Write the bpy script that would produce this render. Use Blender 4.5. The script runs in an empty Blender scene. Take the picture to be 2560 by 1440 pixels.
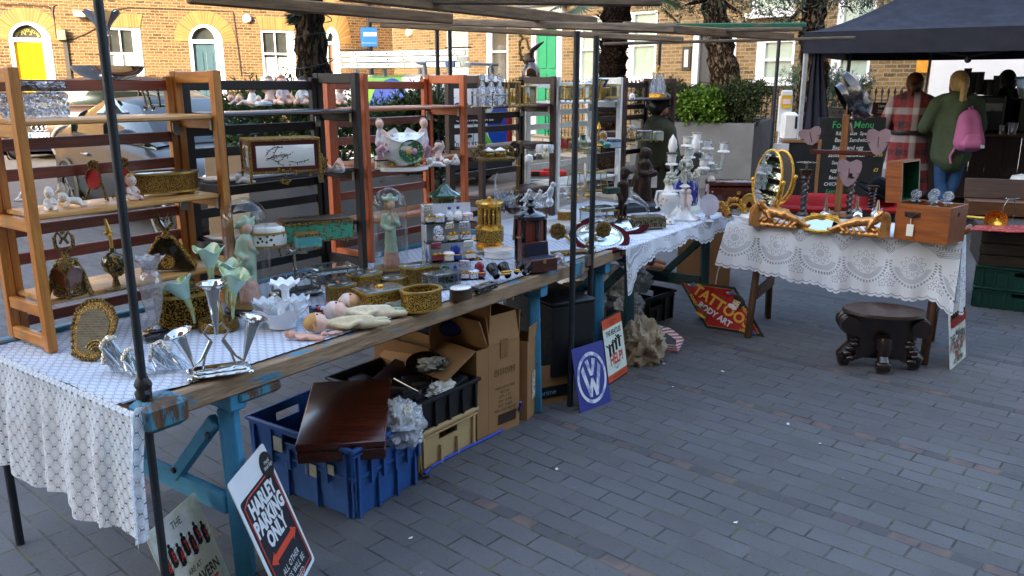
import bpy,bmesh,math,random
from mathutils import Vector,Matrix
from mathutils import noise as mnoise
from math import sin,cos,pi,radians,sqrt,atan2,floor
random.seed(11)
S=bpy.context.scene;C=S.collection
# camera
F=2030.0;CP=math.atan(508/2030.0);CH=1.58
def at(x,y,z=0.0):
 """point of the plane at height z seen at photo pixel x, y"""
 dx=(x-1280)/F;dy=(720-y)/F
 d=Vector((dx,cos(CP)+dy*sin(CP),-sin(CP)+dy*cos(CP)))
 return Vector((0,0,CH))+d*((z-CH)/d.z)
def aty(x,y,Y):
 dx=(x-1280)/F;dy=(720-y)/F
 d=Vector((dx,cos(CP)+dy*sin(CP),-sin(CP)+dy*cos(CP)))
 return Vector((0,0,CH))+d*(Y/d.y)
def mpp(p):return(p[1]*cos(CP)-(p[2]-CH)*sin(CP))/F
cd=bpy.data.cameras.new('camera');cam=bpy.data.objects.new('camera',cd);C.objects.link(cam)
cam.location=(0,0,CH);cam.rotation_euler=(pi/2-CP,0,0)
cd.sensor_width=36;cd.lens=F/2560*36;cd.clip_end=400;cd.clip_start=.05
S.camera=cam
# helpers
def lin(c):
 if isinstance(c,str):c=tuple(int(c[i:i+2],16)/255 for i in(0,2,4))
 return tuple(x/12.92 if x<=.04045 else((x+.055)/1.055)**2.4 for x in c)+(1,)
def rot(axis,a):return Matrix.Rotation(a,4,axis)
def tr(*a):return Matrix.Translation(Vector(a[0])if len(a)==1 else Vector(a))
def xyz(s):return Matrix.Diagonal(Vector((s[0],s[1],s[2],1)))
def vv(p):return p.translation.copy()if isinstance(p,Matrix)else Vector(p)
class MB:
 def __init__(s):s.v=[];s.f=[];s.m=[];s.uv={};s.T=Matrix.Identity(4);s.k=0
 def add(s,vs,fs,m=None,uvs=None):
  b=len(s.v);s.v+=[s.T@Vector(v)for v in vs]
  for i,f in enumerate(fs):
   if uvs:s.uv[len(s.f)]=[uvs[j]for j in f]
   s.f.append([b+j for j in f]);s.m.append(s.k if m is None else m)
  return s
 def box(s,c,d,m=None,rz=0,taper=1.0,M=None):
  x,y,z=(k/2 for k in d);t=taper;R=tr(c)@rot('Z',rz)
  if M:R=tr(c)@M
  vs=[(-x,-y,-z),(x,-y,-z),(x,y,-z),(-x,y,-z),(-x*t,-y*t,z),(x*t,-y*t,z),(x*t,y*t,z),(-x*t,y*t,z)]
  return s.add([R@Vector(v)for v in vs],[(3,2,1,0),(4,5,6,7),(0,1,5,4),(1,2,6,5),(2,3,7,6),(3,0,4,7)],m)
 def bbox(s,c,d,b=.004,m=None,rz=0,M=None):
  """box with chamfered edges"""
  x,y,z=(k/2 for k in d);b=min(b,x*.9,y*.9,z*.9);R=tr(c)@(M if M else rot('Z',rz))
  rings=[]
  for zz,ins in((-z,b),(-z+b,0),(z-b,0),(z,b)):
   X,Y=x-ins,y-ins;q=b*.6
   rings.append([(-X+q,-Y,zz),(X-q,-Y,zz),(X,-Y+q,zz),(X,Y-q,zz),(X-q,Y,zz),(-X+q,Y,zz),(-X,Y-q,zz),(-X,-Y+q,zz)])
  return s.rings([[R@Vector(p)for p in r]for r in rings],m)
 def rings(s,R,m=None,cap=True,close=True,uvs=None):
  n=len(R[0]);vs=[p for r in R for p in r];fs=[]
  for i in range(len(R)-1):
   for j in range(n if close else n-1):
    k=(j+1)%n
    fs.append((i*n+j,i*n+k,(i+1)*n+k,(i+1)*n+j))
  if cap:fs.append(tuple(reversed(range(n))));fs.append(tuple((len(R)-1)*n+j for j in range(n)))
  return s.add(vs,fs,m,uvs)
 def tube(s,p,q,r1,r2=None,n=10,m=None,cap=True):
  return s.path([p,q],[r1,r1 if r2 is None else r2],n,m,cap)
 def path(s,pts,r,n=8,m=None,cap=True,flat=1.0,up=None):
  pts=[vv(p)for p in pts];R=[];N=len(pts)
  if not isinstance(r,(list,tuple)):r=[r]*N
  u=None
  for i,p in enumerate(pts):
   t=(pts[min(i+1,N-1)]-pts[max(i-1,0)]);t=t.normalized()if t.length>1e-9 else Vector((0,0,1))
   if u is None:
    a=Vector(up)if up else(Vector((0,0,1))if abs(t.z)<.9 else Vector((1,0,0)))
    u=(a-t*a.dot(t)).normalized()
   else:
    u=(u-t*u.dot(t)).normalized()
   w=t.cross(u)
   R.append([p+(u*cos(2*pi*j/n)*flat+w*sin(2*pi*j/n))*r[i]for j in range(n)])
  return s.rings(R,m,cap)
 def lathe(s,prof,n=20,m=None,at=(0,0,0),sx=1,sy=1,fn=None,cap=False,M=None):
  at=vv(at)
  R=[]
  for i,(r,z)in enumerate(prof):
   ring=[]
   for j in range(n):
    a=2*pi*j/n;rr,zz=(r,z)if fn is None else fn(r,z,a,i)
    p=Vector((rr*cos(a)*sx,rr*sin(a)*sy,zz))
    ring.append((M@p if M else p)+Vector(at))
   R.append(ring)
  return s.rings(R,m,cap)
 def ball(s,c,r,n=10,m=None,M=None):
  c=vv(c);M=M.to_3x3().to_4x4()if M else None
  r=(r,r,r)if not isinstance(r,(tuple,list))else r;h=max(4,n//2+1);R=[]
  for i in range(h+1):
   t=pi*i/h;q=max(sin(t),1e-3)
   R.append([Vector(c)+((M@Vector((q*cos(2*pi*j/n)*r[0],q*sin(2*pi*j/n)*r[1],-cos(t)*r[2])))if M else Vector((q*cos(2*pi*j/n)*r[0],q*sin(2*pi*j/n)*r[1],-cos(t)*r[2])))for j in range(n)])
  return s.rings(R,m,True)
 def prism(s,out,z0,z1,m=None,M=None,side=None):
  n=len(out);vs=[(x,y,z0)for x,y in out]+[(x,y,z1)for x,y in out]
  if M:vs=[M@Vector(v)for v in vs]
  b=len(s.f)
  s.add(vs,[tuple(reversed(range(n))),tuple(range(n,2*n))]+[(j,(j+1)%n,n+(j+1)%n,n+j)for j in range(n)],m)
  if side is not None:
   for i in range(b+2,len(s.f)):s.m[i]=side
  return s
 def grid(s,fn,nu,nv,m=None,uv=None):
  vs=[];us=[]
  for j in range(nv+1):
   for i in range(nu+1):
    vs.append(fn(i/nu,j/nv));us.append(uv(i/nu,j/nv)if uv else(i/nu,j/nv))
  w=nu+1
  return s.add(vs,[(j*w+i,j*w+i+1,(j+1)*w+i+1,(j+1)*w+i)for j in range(nv)for i in range(nu)],m,us)
 def text(s,txt,size,M,m=None,sx=1,bold=0,shear=0,align='CENTER',space=1):
  cu=bpy.data.curves.new('t','FONT');cu.body=txt;cu.size=size;cu.align_x=align;cu.align_y='CENTER'
  cu.offset=bold;cu.shear=shear;cu.resolution_u=2;cu.space_line=.85;cu.space_character=space
  o=bpy.data.objects.new('t',cu);C.objects.link(o)
  bpy.context.view_layer.update()
  me=o.evaluated_get(bpy.context.evaluated_depsgraph_get()).to_mesh()
  s.add([M@Vector((v.co.x*sx,v.co.y,v.co.z))for v in me.vertices],[tuple(p.vertices)for p in me.polygons],m)
  bpy.data.objects.remove(o);bpy.data.curves.remove(cu);return s
 def build(s,name,mats,parent=None,smooth=True,loc=(0,0,0),rz=0,ang=40,sub=0):
  me=bpy.data.meshes.new(name);me.from_pydata(s.v,[],s.f)
  if not isinstance(mats,(list,tuple)):mats=[mats]
  for q in mats:me.materials.append(q)
  for i,p in enumerate(me.polygons):p.material_index=min(s.m[i],len(mats)-1)
  if s.uv:
   L=me.uv_layers.new(name='UVMap')
   for fi,uvs in s.uv.items():
    for li,uv in zip(me.polygons[fi].loop_indices,uvs):L.data[li].uv=uv
  bm=bmesh.new();bm.from_mesh(me);bmesh.ops.recalc_face_normals(bm,faces=bm.faces)if not s.uv else None
  if smooth:
   for f in bm.faces:f.smooth=True
   for e in bm.edges:
    if len(e.link_faces)!=2 or e.calc_face_angle(9)>radians(ang):e.smooth=False
  bm.to_mesh(me);bm.free()
  o=bpy.data.objects.new(name,me);C.objects.link(o);o.location=loc;o.rotation_euler=(0,0,rz)
  if parent:o.parent=parent
  if sub:
   md=o.modifiers.new('s','SUBSURF');md.levels=md.render_levels=sub
  return o
def tag(o,label,cat,group=None,kind=None):
 o['label']=label;o['category']=cat
 if group:o['group']=group
 if kind:o['kind']=kind
 return o
def thing(name,label,cat,loc=(0,0,0),rz=0,group=None):
 o=bpy.data.objects.new(name,None);C.objects.link(o);o.location=loc;o.rotation_euler=(0,0,rz);o.empty_display_size=.05
 return tag(o,label,cat,group)
def struct(o):o['kind']='structure';return o
def dup(root,loc,rz=0,label=None,sc=1):
 r=root.copy();C.objects.link(r);r.location=loc;r.rotation_euler=(0,0,rz);r.scale=(sc,sc,sc)
 if label:r['label']=label
 for ch in list(root.children):
  c=ch.copy();C.objects.link(c);c.parent=r
  for g in list(ch.children):
   d=g.copy();C.objects.link(d);d.parent=c
 return r
def blob(prims,vox,smooth=2):
 """one continuous skin grown round tapered capsules (p, q, r1, r2, material); faces take the material of the nearest capsule"""
 mb=MB()
 for p,q,r1,r2,*_ in prims:
  p,q=Vector(p),Vector(q);d=q-p;L=d.length
  if L<1e-6:mb.ball(p,r1,10);continue
  t=d/L;a=Vector((0,0,1))if abs(t.z)<.9 else Vector((1,0,0));u=(a-t*a.dot(t)).normalized();w=t.cross(u);R=[]
  for i in range(-4,1):R.append((p+t*r1*sin(i*pi/8),max(r1*cos(i*pi/8),r1*.05)))
  for i in range(0,5):R.append((q+t*r2*sin(i*pi/8),max(r2*cos(i*pi/8),r2*.05)))
  mb.rings([[c+(u*cos(2*pi*j/10)+w*sin(2*pi*j/10))*r for j in range(10)]for c,r in R])
 me=bpy.data.meshes.new('b');me.from_pydata(mb.v,[],mb.f)
 o=bpy.data.objects.new('b',me);C.objects.link(o)
 md=o.modifiers.new('r','REMESH');md.mode='VOXEL';md.voxel_size=vox
 bpy.context.view_layer.update()
 e=o.evaluated_get(bpy.context.evaluated_depsgraph_get()).to_mesh()
 out=MB();vs=[v.co.copy()for v in e.vertices];fs=[tuple(p.vertices)for p in e.polygons]
 bpy.data.objects.remove(o);bpy.data.meshes.remove(me)
 bm=bmesh.new();bv=[bm.verts.new(v)for v in vs]
 for f in fs:
  try:bm.faces.new([bv[i]for i in f])
  except ValueError:pass
 for _ in range(smooth):bmesh.ops.smooth_vert(bm,verts=bm.verts,factor=.5,use_axis_x=True,use_axis_y=True,use_axis_z=True)
 bm.verts.index_update()
 pr=[(Vector(p),Vector(q),r1,r2,(rest[0]if rest else 0))for p,q,r1,r2,*rest in prims]
 def near(c):
  best=(9e9,0)
  for p,q,r1,r2,m in pr:
   d=q-p;l2=d.length_squared;t=0 if l2<1e-12 else max(0,min(1,(c-p).dot(d)/l2))
   dd=(c-(p+d*t)).length-(r1+(r2-r1)*t)
   if dd<best[0]:best=(dd,m)
  return best[1]
 multi=len({p[4]for p in pr})>1
 out.v=[v.co.copy()for v in bm.verts]
 for f in bm.faces:
  out.f.append([v.index for v in f.verts]);out.m.append(near(f.calc_center_median())if multi else pr[0][4])
 bm.free();return out
# materials
class G:
 def __init__(s,name):
  s.mat=bpy.data.materials.new(name);s.mat.use_nodes=True;s.t=s.mat.node_tree;s.t.nodes.clear()
  s.out=s.t.nodes.new('ShaderNodeOutputMaterial')
 def n(s,ty,_p=None,**inp):
  nd=s.t.nodes.new('ShaderNode'+ty)
  for k,v in(_p or{}).items():setattr(nd,k,v)
  for k,v in inp.items():
   key=int(k[1:])if k[0]=='i' and k[1:].isdigit()else k.replace('_',' ')
   s.set(nd.inputs[key],v)
  return nd
 def set(s,sock,v):
  if isinstance(v,bpy.types.NodeSocket):s.t.links.new(v,sock)
  else:
   if hasattr(sock.default_value,'__len__')and isinstance(v,(int,float)):v=(v,v,v)if len(sock.default_value)==3 else(v,v,v,1)
   if hasattr(sock.default_value,'__len__')and len(sock.default_value)==3 and len(v)==4:v=v[:3]
   sock.default_value=v
 def m(s,op,a,b=0,c=0,clamp=False):
  nd=s.n('Math',{'operation':op,'use_clamp':clamp},i0=a,i1=b)
  if op in('SMOOTH_MIN','MULTIPLY_ADD','WRAP'):s.set(nd.inputs[2],c)
  return nd.outputs[0]
 def mix(s,f,a,b,blend='MIX'):
  nd=s.n('Mix',{'data_type':'RGBA','blend_type':blend});s.set(nd.inputs[0],f);s.set(nd.inputs[6],a);s.set(nd.inputs[7],b);return nd.outputs[2]
 def ramp(s,f,pts):
  nd=s.n('ValToRGB');s.set(nd.inputs[0],f);cr=nd.color_ramp
  while len(cr.elements)<len(pts):cr.elements.new(.5)
  for e,(p,c)in zip(cr.elements,pts):e.position=p;e.color=c if not isinstance(c,(int,float))else(c,c,c,1)
  return nd.outputs[0]
 def step(s,x,a,b):
  nd=s.n('MapRange',{'interpolation_type':'SMOOTHSTEP'},i0=x,i1=a,i2=b);return nd.outputs[0]
 def coord(s,kind='Object',scale=(1,1,1),rz=0,loc=(0,0,0)):
  tc=s.n('TexCoord');mp=s.n('Mapping',Vector=tc.outputs[kind],Scale=scale,Rotation=(0,0,rz),Location=loc);return mp.outputs[0]
 def noise(s,vec,scale,detail=3,rough=.55):return s.n('TexNoise',Vector=vec,Scale=scale,Detail=detail,Roughness=rough).outputs[0]
 def fin(s,shader):s.t.links.new(shader,s.out.inputs[0]);return s.mat
 def pbr(s,**k):
  return s.n('BsdfPrincipled',**k).outputs[0]
 def bump(s,h,st,dist=.01):return s.n('Bump',Height=h,Strength=st,Distance=dist).outputs[0]
_cache={}
def mt(name,col,rough=.5,metal=0,var=.18,vs=9,bump=0,bs=60,coat=0,col2=None,stretch=(1,1,1),spec=.5,trans=0,rv=.1):
 if name in _cache:return _cache[name]
 g=G(name);co=g.coord('Object',stretch);c=lin(col)
 n1=g.noise(co,vs,4)
 if col2:base=g.mix(g.step(n1,.42,.62),c,lin(col2))
 else:
  d=tuple(x*(1-var)for x in c[:3])+(1,);l=tuple(min(1,x*(1+var))for x in c[:3])+(1,);base=g.ramp(n1,[(.3,d),(.7,l)])
 k=dict(Base_Color=base,Metallic=metal,Specular_IOR_Level=spec)
 k['Roughness']=g.ramp(g.noise(co,vs*2.3,3),[(.3,max(0,rough-rv)),(.7,min(1,rough+rv))])
 if coat:k['Coat_Weight']=coat;k['Coat_Roughness']=.08
 if trans:k['Transmission_Weight']=trans
 if bump:k['Normal']=g.bump(g.noise(co,bs,3),bump)
 _cache[name]=g.fin(g.pbr(**k));return _cache[name]
def wood(name,c1,c2,rough=.45,scale=6,axis=0,bump=.1,coat=0,contrast=(.35,.7)):
 g=G(name);st=[14,14,14];st[axis]=1.1;co=g.coord('Object',tuple(st))
 n=g.noise(co,scale,5,.6);f=g.noise(co,scale*7,3,.6)
 base=g.ramp(g.m('ADD',g.m('MULTIPLY',n,.75),g.m('MULTIPLY',f,.25)),[(contrast[0],lin(c1)),(contrast[1],lin(c2))])
 k=dict(Base_Color=base,Roughness=rough,Normal=g.bump(f,bump))
 if coat:k['Coat_Weight']=coat;k['Coat_Roughness']=.15
 return g.fin(g.pbr(**k))
def worn(name,paint,under1,under2,amt=.5,scale=9,axis=0,rough=.6):
 """flaking paint over wood"""
 g=G(name);st=[9,9,9];st[axis]=1.2;co=g.coord('Object',tuple(st));c0=g.coord('Object')
 w=g.ramp(g.noise(co,6,5,.65),[(.3,lin(under1)),(.7,lin(under2))])
 p=g.ramp(g.noise(c0,14,3),[(.3,tuple(x*.8 for x in lin(paint)[:3])+(1,)),(.7,lin(paint))])
 st2=[4,4,4];st2[axis]=1
 ms=g.step(g.noise(g.coord('Object',tuple(st2)),scale,7,.68),amt-.03,amt+.03)
 ms2=g.m('MULTIPLY',ms,1)
 return g.fin(g.pbr(Base_Color=g.mix(ms2,p,w),Roughness=rough,Normal=g.bump(g.m('ADD',g.noise(co,20,4),g.m('MULTIPLY',ms2,-.6)),.35)))
def filigree(name,hi,lo,scale=90,rough=.36,metal=.72,bump=.7,th=(.34,.6)):
 g=G(name);co=g.coord('Object');co2=g.n('VectorMath',{'operation':'ADD'},i0=co,i1=g.n('VectorMath',{'operation':'SCALE'},i0=g.n('TexNoise',Vector=co,Scale=scale*.5).outputs[1],Scale=.012).outputs[0]).outputs[0]
 v=g.n('TexVoronoi',Vector=co2,Scale=scale);h=g.step(v.outputs[0],th[0],th[1]);inv=g.m('SUBTRACT',1,h)
 return g.fin(g.pbr(Base_Color=g.mix(h,lin(hi),lin(lo)),Roughness=rough,Metallic=metal,Normal=g.bump(inv,bump,.004)))
def glass(name,tint='f4f8f8',gl=.06,rough=.02,body=.0,bcol='dfe6e8',bump=0,bs=80):
 """thin clear glass: sees through straight, mirrors at grazing angles"""
 g=G(name);t=g.n('BsdfTransparent',Color=lin(tint)).outputs[0]
 k=dict(Color=(1,1,1,1),Roughness=rough)
 if bump:nm=g.bump(g.n('TexVoronoi',Vector=g.coord('Object'),Scale=bs).outputs[0],bump,.01);k['Normal']=nm
 gsh=g.n('BsdfGlossy',**k).outputs[0]
 fr=g.n('LayerWeight',Blend=.35).outputs[1]
 f=g.m('ADD',g.m('MULTIPLY',g.m('POWER',fr,2.2),.75),gl,clamp=True)
 sh=g.n('MixShader',i0=f,i1=t,i2=gsh).outputs[0]
 if body:sh=g.n('MixShader',i0=body,i1=sh,i2=g.pbr(Base_Color=lin(bcol),Roughness=.15,Coat_Weight=.6)).outputs[0]
 return g.fin(sh)
def cutglass(name,scale=60,tint='e8eef5'):
 g=G(name);v=g.n('TexVoronoi',{'feature':'F1'},Vector=g.coord('Object'),Scale=scale)
 nm=g.bump(v.outputs[0],.9,.02);cl=g.n('SeparateColor',Color=v.outputs[1]).outputs[0]
 t=g.n('BsdfTransparent',Color=lin(tint)).outputs[0];gs=g.n('BsdfGlossy',Color=(1,1,1,1),Roughness=.05,Normal=nm).outputs[0]
 rf=g.n('BsdfRefraction',Color=lin(tint),Roughness=.02,IOR=1.3,Normal=nm).outputs[0]
 a=g.n('MixShader',i0=g.m('MULTIPLY',cl,.55),i1=rf,i2=gs).outputs[0]
 return g.fin(g.n('MixShader',i0=.25,i1=a,i2=t).outputs[0])
def flat(name,col,rough=.45):
 """printed ink or enamel"""
 return mt(name,col,rough,var=.06,vs=30)
# light
SUN=Vector((-.45,-.89,0)).normalized();SEL=radians(18)
w=bpy.data.worlds.new('World');S.world=w;w.use_nodes=True
wt=w.node_tree;bg=wt.nodes['Background'];sk=wt.nodes.new('ShaderNodeTexSky');sk.sky_type='NISHITA';sk.sun_disc=False
sk.sun_elevation=SEL;sk.sun_rotation=atan2(SUN.x,SUN.y);sk.air_density=1;sk.dust_density=4.5;sk.ozone_density=.6
wt.links.new(sk.outputs[0],bg.inputs[0]);bg.inputs[1].default_value=.15
sl=bpy.data.lights.new('sun','SUN');sl.energy=2;sl.angle=radians(.5);sl.color=(1,.92,.8)
so=bpy.data.objects.new('sun',sl);C.objects.link(so)
so.rotation_euler=Vector((-SUN.x*cos(SEL),-SUN.y*cos(SEL),-sin(SEL))).to_track_quat('-Z','Y').to_euler()
S.view_settings.view_transform='Standard';S.view_settings.look='None';S.view_settings.exposure=3.05;S.view_settings.gamma=1
S.render.engine='CYCLES';S.cycles.max_bounces=8;S.cycles.transparent_max_bounces=24;S.cycles.caustics_reflective=False;S.cycles.caustics_refractive=False
# shared finishes
WHITE=mt('white_paint','d8dadc',.45,var=.05,vs=5)
BLACK=mt('black_metal','1b1c1f',.45,var=.2)
STEEL=mt('dark_steel_pole','33383e',.5,.5,var=.25,vs=14)
BRASS=mt('aged_brass','b8964c',.36,.75,var=.3,vs=25,bump=.15,bs=90)
GOLD=mt('bright_gilt','dba848',.3,.8,var=.2,vs=30)
SILVER=mt('polished_silver','d9d9d6',.1,1,var=.08,vs=10)
BRONZE=mt('dark_bronze','35271f',.35,.6,var=.35,vs=25,bump=.3,bs=120)
FIL=filigree('gold_filigree','d3a64e','5a4218',210)
FILF=filigree('fine_gold_filigree','c79a4a','523c18',330,.35)
FILD=filigree('dark_bronze_filigree','ab8a4a','46361c',260,.4)
BISQ=mt('bisque_porcelain','e3cfc6',.5,var=.06,vs=40);BISW=mt('white_bisque','e6e2dc',.45,var=.05,vs=40)
PORC=mt('glazed_white_porcelain','eceae6',.12,var=.04,coat=.5)
GLASS=glass('clear_glass');CUT=cutglass('cut_crystal');CUTF=cutglass('fine_cut_crystal',130)
MIRROR=mt('mirror_glass','d5dadd',.02,1,var=.03,rv=0)
TAG=mt('paper_tag','e4e0d4',.8,var=.05)
KRAFT=mt('corrugated_card','9b754f',.85,var=.1,vs=6,bump=.05,bs=200,spec=.2)
KRAFD=mt('dark_corrugated_card','75563a',.85,var=.12,vs=6,spec=.2)
INK=flat('black_ink','17171a');RED=flat('signal_red','c8321f');CREAM=flat('cream_enamel','e3e4d6');GREENF=mt('green_felt','0f4a35',.95,var=.2,vs=30,spec=.1)
OAK=wood('golden_pine','a8641f','d0923f',.4,5,1,.05,.2);OAKX=wood('golden_pine_shelf','ad7636','d9a868',.4,5,0,.05,.2)
ORG=wood('orange_stained_wood','913a10','c65f22',.38,5,2,.05,.25);REDW=wood('red_stained_wood','5c2010','8f3a1c',.38,5,0,.05,.25)
DKW=wood('black_brown_wood','120c0a','271915',.6,5,2,.08);MAH=wood('dark_mahogany','1d0a07','3d1810',.5,5,2,.08)
MAHB=wood('polished_mahogany','35130b','5c2716',.25,5,0,.04,.5);WALN=wood('figured_walnut','6b3413','a15a24',.3,4,0,.04,.5)
WHW=worn('worn_white_wood','efeee8','8a8272','a9a18e',.66,7,2)
# brick and paving
def brick(name,a,b,c,mortar,dirt=.35):
 g=G(name);uv=g.n('TexCoord').outputs['UV']
 nw=g.n('VectorMath',{'operation':'ADD'},i0=uv,i1=g.n('VectorMath',{'operation':'SCALE'},i0=g.n('TexNoise',Vector=uv,Scale=9).outputs[1],Scale=.018).outputs[0]).outputs[0]
 br=g.n('TexBrick',{'offset':.5,'squash':1},Vector=nw,Color1=(0,0,0,1),Color2=(1,1,1,1),Mortar=(.5,.5,.5,1),Scale=1,Mortar_Size=.011,Mortar_Smooth=.5,Bias=0,Brick_Width=.225,Row_Height=.075)
 col=g.ramp(br.outputs[0],[(.0,lin(a)),(.3,lin(b)),(.62,lin(c)),(.9,lin(b)),(1,lin(a))])
 n=g.noise(uv,1.1,5,.6);col=g.mix(g.m('MULTIPLY',g.step(n,.45,.75),dirt),col,lin('3a2e22'))
 col=g.mix(g.step(g.noise(uv,24,4),.5,.72),col,g.mix(.5,col,lin('a88f64')))
 col=g.mix(br.outputs[1],col,lin(mortar))
 return g.fin(g.pbr(Base_Color=col,Roughness=.88,Specular_IOR_Level=.2,Normal=g.bump(g.m('ADD',g.m('MULTIPLY',br.outputs[1],-1),g.m('MULTIPLY',g.noise(uv,60,3),.5)),.5,.012)))
BRL=brick('london_stock_brick','3d2c1e','6d5035','574029','857152')
BRR=brick('yellow_stock_brick','4e3f2b','836b4b','6d583c','8b8371',.25)
BRD=brick('sooty_stock_brick','3b2f24','7d6345','5b4732','8f7f68',.5)
g=G('gauged_brick_arch');uv=g.n('TexCoord').outputs['UV']
br=g.n('TexBrick',{'offset':0},Vector=uv,Color1=lin('7a5829'),Color2=lin('94703a'),Mortar=lin('8d7547'),Scale=1,Mortar_Size=.008,Brick_Width=.07,Row_Height=2)
ARCH=g.fin(g.pbr(Base_Color=g.mix(g.m('MULTIPLY',g.noise(uv,14,3),.4),br.outputs[0],lin('6d4a22')),Roughness=.85))
PA=atan2(-.66,.751)
g=G('block_paving');co=g.coord('Object',rz=0);sx=g.n('SeparateXYZ',Vector=co)
ca,sa=cos(PA),sin(PA)
wob=g.n('TexNoise',Vector=co,Scale=1.4,Detail=2).outputs[1];wv=g.n('VectorMath',{'operation':'SCALE'},i0=wob,Scale=.03).outputs[0]
wx=g.n('SeparateXYZ',Vector=wv)
U_=g.m('ADD',g.m('ADD',g.m('MULTIPLY',sx.outputs[0],ca),g.m('MULTIPLY',sx.outputs[1],sa)),wx.outputs[0])
V_=g.m('ADD',g.m('ADD',g.m('MULTIPLY',sx.outputs[0],-sa),g.m('MULTIPLY',sx.outputs[1],ca)),wx.outputs[1])
PER=.81;vm=g.m('MODULO',g.m('ADD',V_,100*PER-3.70+.02),PER)
strip=g.m('LESS_THAN',vm,.06)
fine=g.n('CombineXYZ',i0=U_,i1=V_).outputs[0]
rowv=0
b1=g.n('TexBrick',{'offset':.5},Vector=g.n('CombineXYZ',i0=U_,i1=g.m('SUBTRACT',vm,.06)).outputs[0],Color1=(0,0,0,1),Color2=(1,1,1,1),Mortar=(.5,.5,.5,1),Scale=1,Mortar_Size=.0048,Mortar_Smooth=.3,Brick_Width=.205,Row_Height=.09375)
b2=g.n('TexBrick',{'offset':.0},Vector=g.n('CombineXYZ',i0=U_,i1=vm).outputs[0],Color1=(0,0,0,1),Color2=(1,1,1,1),Mortar=(.5,.5,.5,1),Scale=1,Mortar_Size=.005,Mortar_Smooth=.3,Brick_Width=.1,Row_Height=.06)
sp=g.noise(fine,260,2,.7);big=g.noise(fine,.9,4,.6);mid=g.noise(fine,7,4,.6)
cellr=g.n('TexWhiteNoise',{'noise_dimensions':'2D'},Vector=g.n('CombineXYZ',i0=g.m('FLOOR',g.m('DIVIDE',U_,.1)),i1=g.m('FLOOR',g.m('DIVIDE',V_,PER))).outputs[0]).outputs[0]
slate=g.ramp(b1 .outputs[0],[(0,lin('525254')),(1,lin('5c5c5f'))])
slate=g.mix(g.m('MULTIPLY',g.step(sp,.55,.75),.55),slate,lin('2b2c31'));slate=g.mix(g.m('MULTIPLY',g.step(g.noise(fine,95,2,.6),.63,.68),.55),slate,lin('2a2a2e'));slate=g.mix(g.m('MULTIPLY',g.step(g.noise(fine,14,5,.7),.5,.7),.25),slate,lin('6d6c6a'))
redb=g.mix(g.step(cellr,.5,.6),lin('4a494d'),g.mix(g.step(mid,.35,.65),lin('54494a'),lin('6e5c56')))
col=g.mix(strip,slate,redb)
mort=g.mix(strip,b1 .outputs[1],b2 .outputs[1])
mcol=g.mix(g.step(g.noise(fine,5,5,.7),.5,.64),g.mix(g.step(mid,.4,.6),lin('242322'),lin('5a5850')),lin('55582a'))
mort_s=g.m('MULTIPLY',g.m('ADD',mort,0),g.ramp(g.noise(fine,3.2,4,.7),[(.3,.45),(.58,1)]))
col=g.mix(mort_s,col,mcol)
col=g.mix(g.m('MULTIPLY',g.step(big,.35,.7),.5),col,g.mix(.65,col,lin('2e2d2f')))
col=g.mix(g.m('MULTIPLY',g.step(g.noise(fine,38,2,.5),.74,.77),.7),col,lin('8f8d84'))
hh=g.m('ADD',g.m('MULTIPLY',mort,-1),g.m('MULTIPLY',sp,.35))
PAVE=g.fin(g.pbr(Base_Color=col,Roughness=g.ramp(mid,[(.3,.62),(.7,.8)]),Specular_IOR_Level=.45,Normal=g.bump(hh,.55,.006)))
struct(MB().add([(-60,-40,0),(60,-40,0),(60,60,0),(-60,60,0)],[(0,1,2,3)]).build('paving',PAVE,smooth=False))
ROADM=mt('worn_asphalt','56524f',.85,var=.15,vs=2,bump=.3,bs=150)
r0=[(-40,11.6),(-2.2,14.5),(6,12.5),(16,4),(24,14),(8,19),(-3.6,22.6),(-40,9)]
struct(MB().add([(-60,6.5,.004),(-8.4,10.6,.004),(-1.2,10.9,.004),(1.6,11.2,.004),(2.2,18.4,.004),(-3.4,22.6,.004),(-60,-2,.004)][:6]+[(-60,-3,.004)],[tuple(range(7))]).build('road',ROADM,smooth=False))
struct(MB().box((.9,12.9,.01),(1.6,.08,.004),rz=.3).box((1.2,14.1,.01),(1.9,.08,.004),rz=.25).build('road_line',mt('road_paint','bdbcb6',.7),smooth=False))
# houses
def wallmesh(mb,s0,s1,z0,z1,ops,m=0,y=0,ret=.11):
 """a wall face with rectangular openings, in the house's own frame (x along, z up, y into the house)"""
 xs=sorted({s0,s1,*[o[0]for o in ops],*[o[1]for o in ops]});zs=sorted({z0,z1,*[o[2]for o in ops],*[o[3]for o in ops]})
 xs=[x for x in xs if s0<=x<=s1];zs=[z for z in zs if z0<=z<=z1]
 for i in range(len(xs)-1):
  for j in range(len(zs)-1):
   cx,cz=(xs[i]+xs[i+1])/2,(zs[j]+zs[j+1])/2
   if any(o[0]<cx<o[1]and o[2]<cz<o[3]for o in ops):continue
   q=[(xs[i],y,zs[j]),(xs[i+1],y,zs[j]),(xs[i+1],y,zs[j+1]),(xs[i],y,zs[j+1])]
   mb.add(q,[(0,1,2,3)],m,[(p[0],p[2])for p in q])
 for a,b,c,d in ops:
  for q in([(a,y,c),(a,y+ret,c),(a,y+ret,d),(a,y,d)],[(b,y,c),(b,y,d),(b,y+ret,d),(b,y+ret,c)],[(a,y,d),(a,y+ret,d),(b,y+ret,d),(b,y,d)],[(a,y,c),(b,y,c),(b,y+ret,c),(a,y+ret,c)]):
   mb.add(q,[(0,1,2,3)],1,[(p[0]+p[1],p[2])for p in q])
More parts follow.
